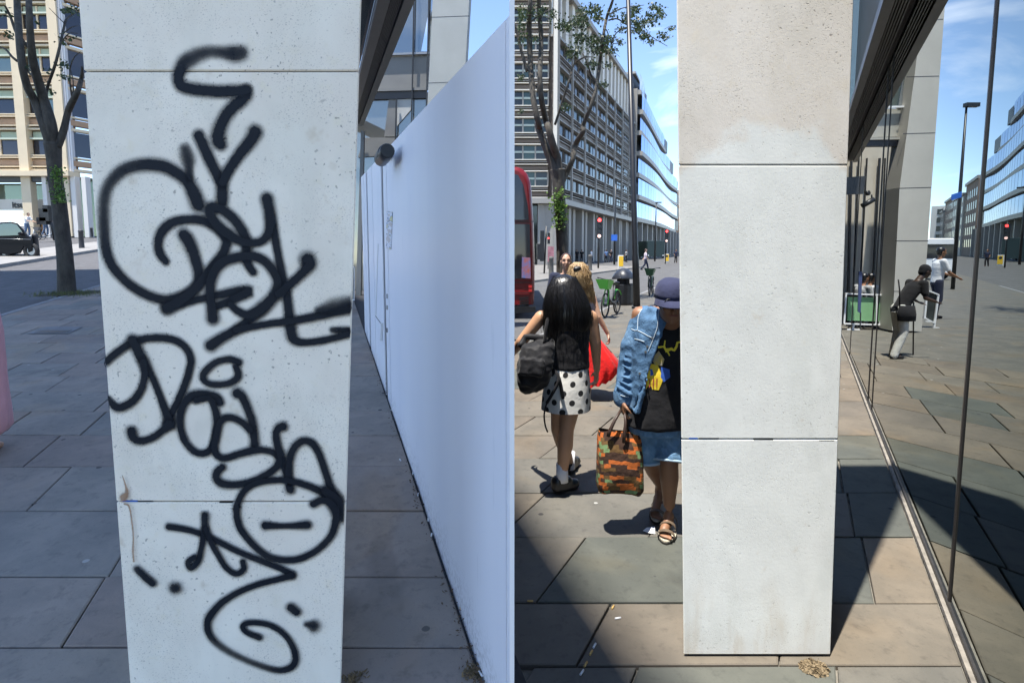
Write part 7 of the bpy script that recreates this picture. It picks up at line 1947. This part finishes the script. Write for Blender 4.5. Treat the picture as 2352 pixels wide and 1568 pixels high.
# ---- far pedestrians
far = [(1482, 621, 569, 80, SK_PALE, fabric('pale_pink_shirt', (.62, .52, .56), .04), F_NAVY, 'man in pale shirt and dark trousers crossing the road', .30),
       (1325, 603, 568, 10, SK_BROWN, F_BLACK, F_BLACK, 'left one of two dark figures standing in front of the louvred office block', .05), (1336, 603, 567, 160, SK_PALE, F_BLACK, F_BLACK, 'right one of two dark figures standing in front of the louvred office block', .05),
       (1358, 604, 569, 60, SK_PALE, F_WHITE, F_NAVY, 'distant pedestrian in white by the grey bollard', .15), (1392, 603, 572, 200, SK_BROWN, F_BLUE, F_BLACK, 'distant pedestrian in blue left of the blue street plate', .12),
       (1403, 603, 570, 20, SK_PALE, F_BLACK, F_NAVY, 'distant pedestrian in black below the blue street plate', .1), (1438, 602, 571, 100, SK_BROWN, F_GREY, F_BLACK, 'distant pedestrian in grey just left of the lamp column', .15), (1552, 604, 572, 0, SK_BROWN, F_NAVY, F_BLACK, 'distant dark pedestrian at the pillar edge', .1)]
for px, pf, ptop, yd, skn, tpm, btm, lab, strd in far:
    p = gr(px, pf); h_ = min(1.95, at(px, ptop, p.y).z)
    figure(lab, p, h_, math.radians(yd), skn, tpm, btm, H_BROWN, F_BLACK, strd, voxel=.03, group='distant pedestrians')
# cyclists in front of the shop
def cyclist(px, py, lab, lab2, top, yaw):
    p = gl(px, py); r = thing('bicycle', lab2, 'bicycle', p); bike(r, p + Vector((-.5, 0, 0)), yaw, .95, M_CHROME, M_WHITE)
    b_, i_ = figure(lab, p + Vector((-.2, 0, .35)), 1.72, math.radians(90), SK_PALE, top, fabric('jeans', (.12, .17, .26)), H_BROWN, F_WHITE, .12, ((.02, -.22, .0, -.25), (.02, -.22, .0, -.25)), 'short', 'trousers', .25, None, .03, seated=False)
cyclist(112, 551, 'cyclist in pale blue riding past the sunlit shop behind the tree', 'pale bicycle ridden past the shop, nearest the tree', fabric('pale_blue', (.45, .55, .66)), 0.0)
cyclist(70, 553, 'cyclist in white top passing behind the black car', 'bicycle ridden behind the black parked car', F_WHITE, 0.0)
# scraps on the right pavement
pp_ = gr(1495, 1222)
sc2 = MB(); sc2.quad([pp_ + Vector((-.03, -.02, .01)), pp_ + Vector((.02, -.03, .006)), pp_ + Vector((.03, .02, .03)), pp_ + Vector((-.02, .03, .018))]); sc2.quad([pp_ + Vector((-.03, -.02, .01)), pp_ + Vector((-.02, .03, .018)), pp_ + Vector((-.05, .015, .004))]); sc2.build('paper_scrap', M_WHITE, label='crumpled white paper scrap beside the sandalled foot', cat='litter')
M_TAN2 = mat('fag_tan', (.62, .40, .14), .8)
fags = [(ZR3, None)]
zf = zoomer(1280, 1250, 3.43)
for k, (zx, zy, ang, mm) in enumerate(((865, 920, 1.05, M_TAN2), (708, 1250, 1.05, M_WHITE), (678, 1310, 1.05, M_TAN2), (632, 1410, 1.05, M_TAN2), (600, 1480, 1.0, M_WHITE), (155, 868, 0, M_TAN2), (908, 1015, .2, M_WHITE))):
    p = gr(*zf(zx, zy)); d = Vector((math.cos(ang), math.sin(ang), 0)) * .016
    MB().tube([p - d + Vector((0, 0, .004)), p + d + Vector((0, 0, .004))], .0048, 7).build('cigarette_end', mm, label=('tan cigarette end in the joint at the top, left of the clean pillar', 'white cigarette end, upper one in the slab joint left of the clean pillar', 'tan cigarette end, middle one in the slab joint left of the clean pillar', 'tan cigarette end, lower one in the slab joint left of the clean pillar', 'white cigarette end, lowest in the slab joint left of the clean pillar', 'tan cigarette end in the cross joint by the divider post', 'white scrap of cigarette on the slab near the clean pillar')[k], cat='cigarette end', group='cigarette ends in the right paving joints')
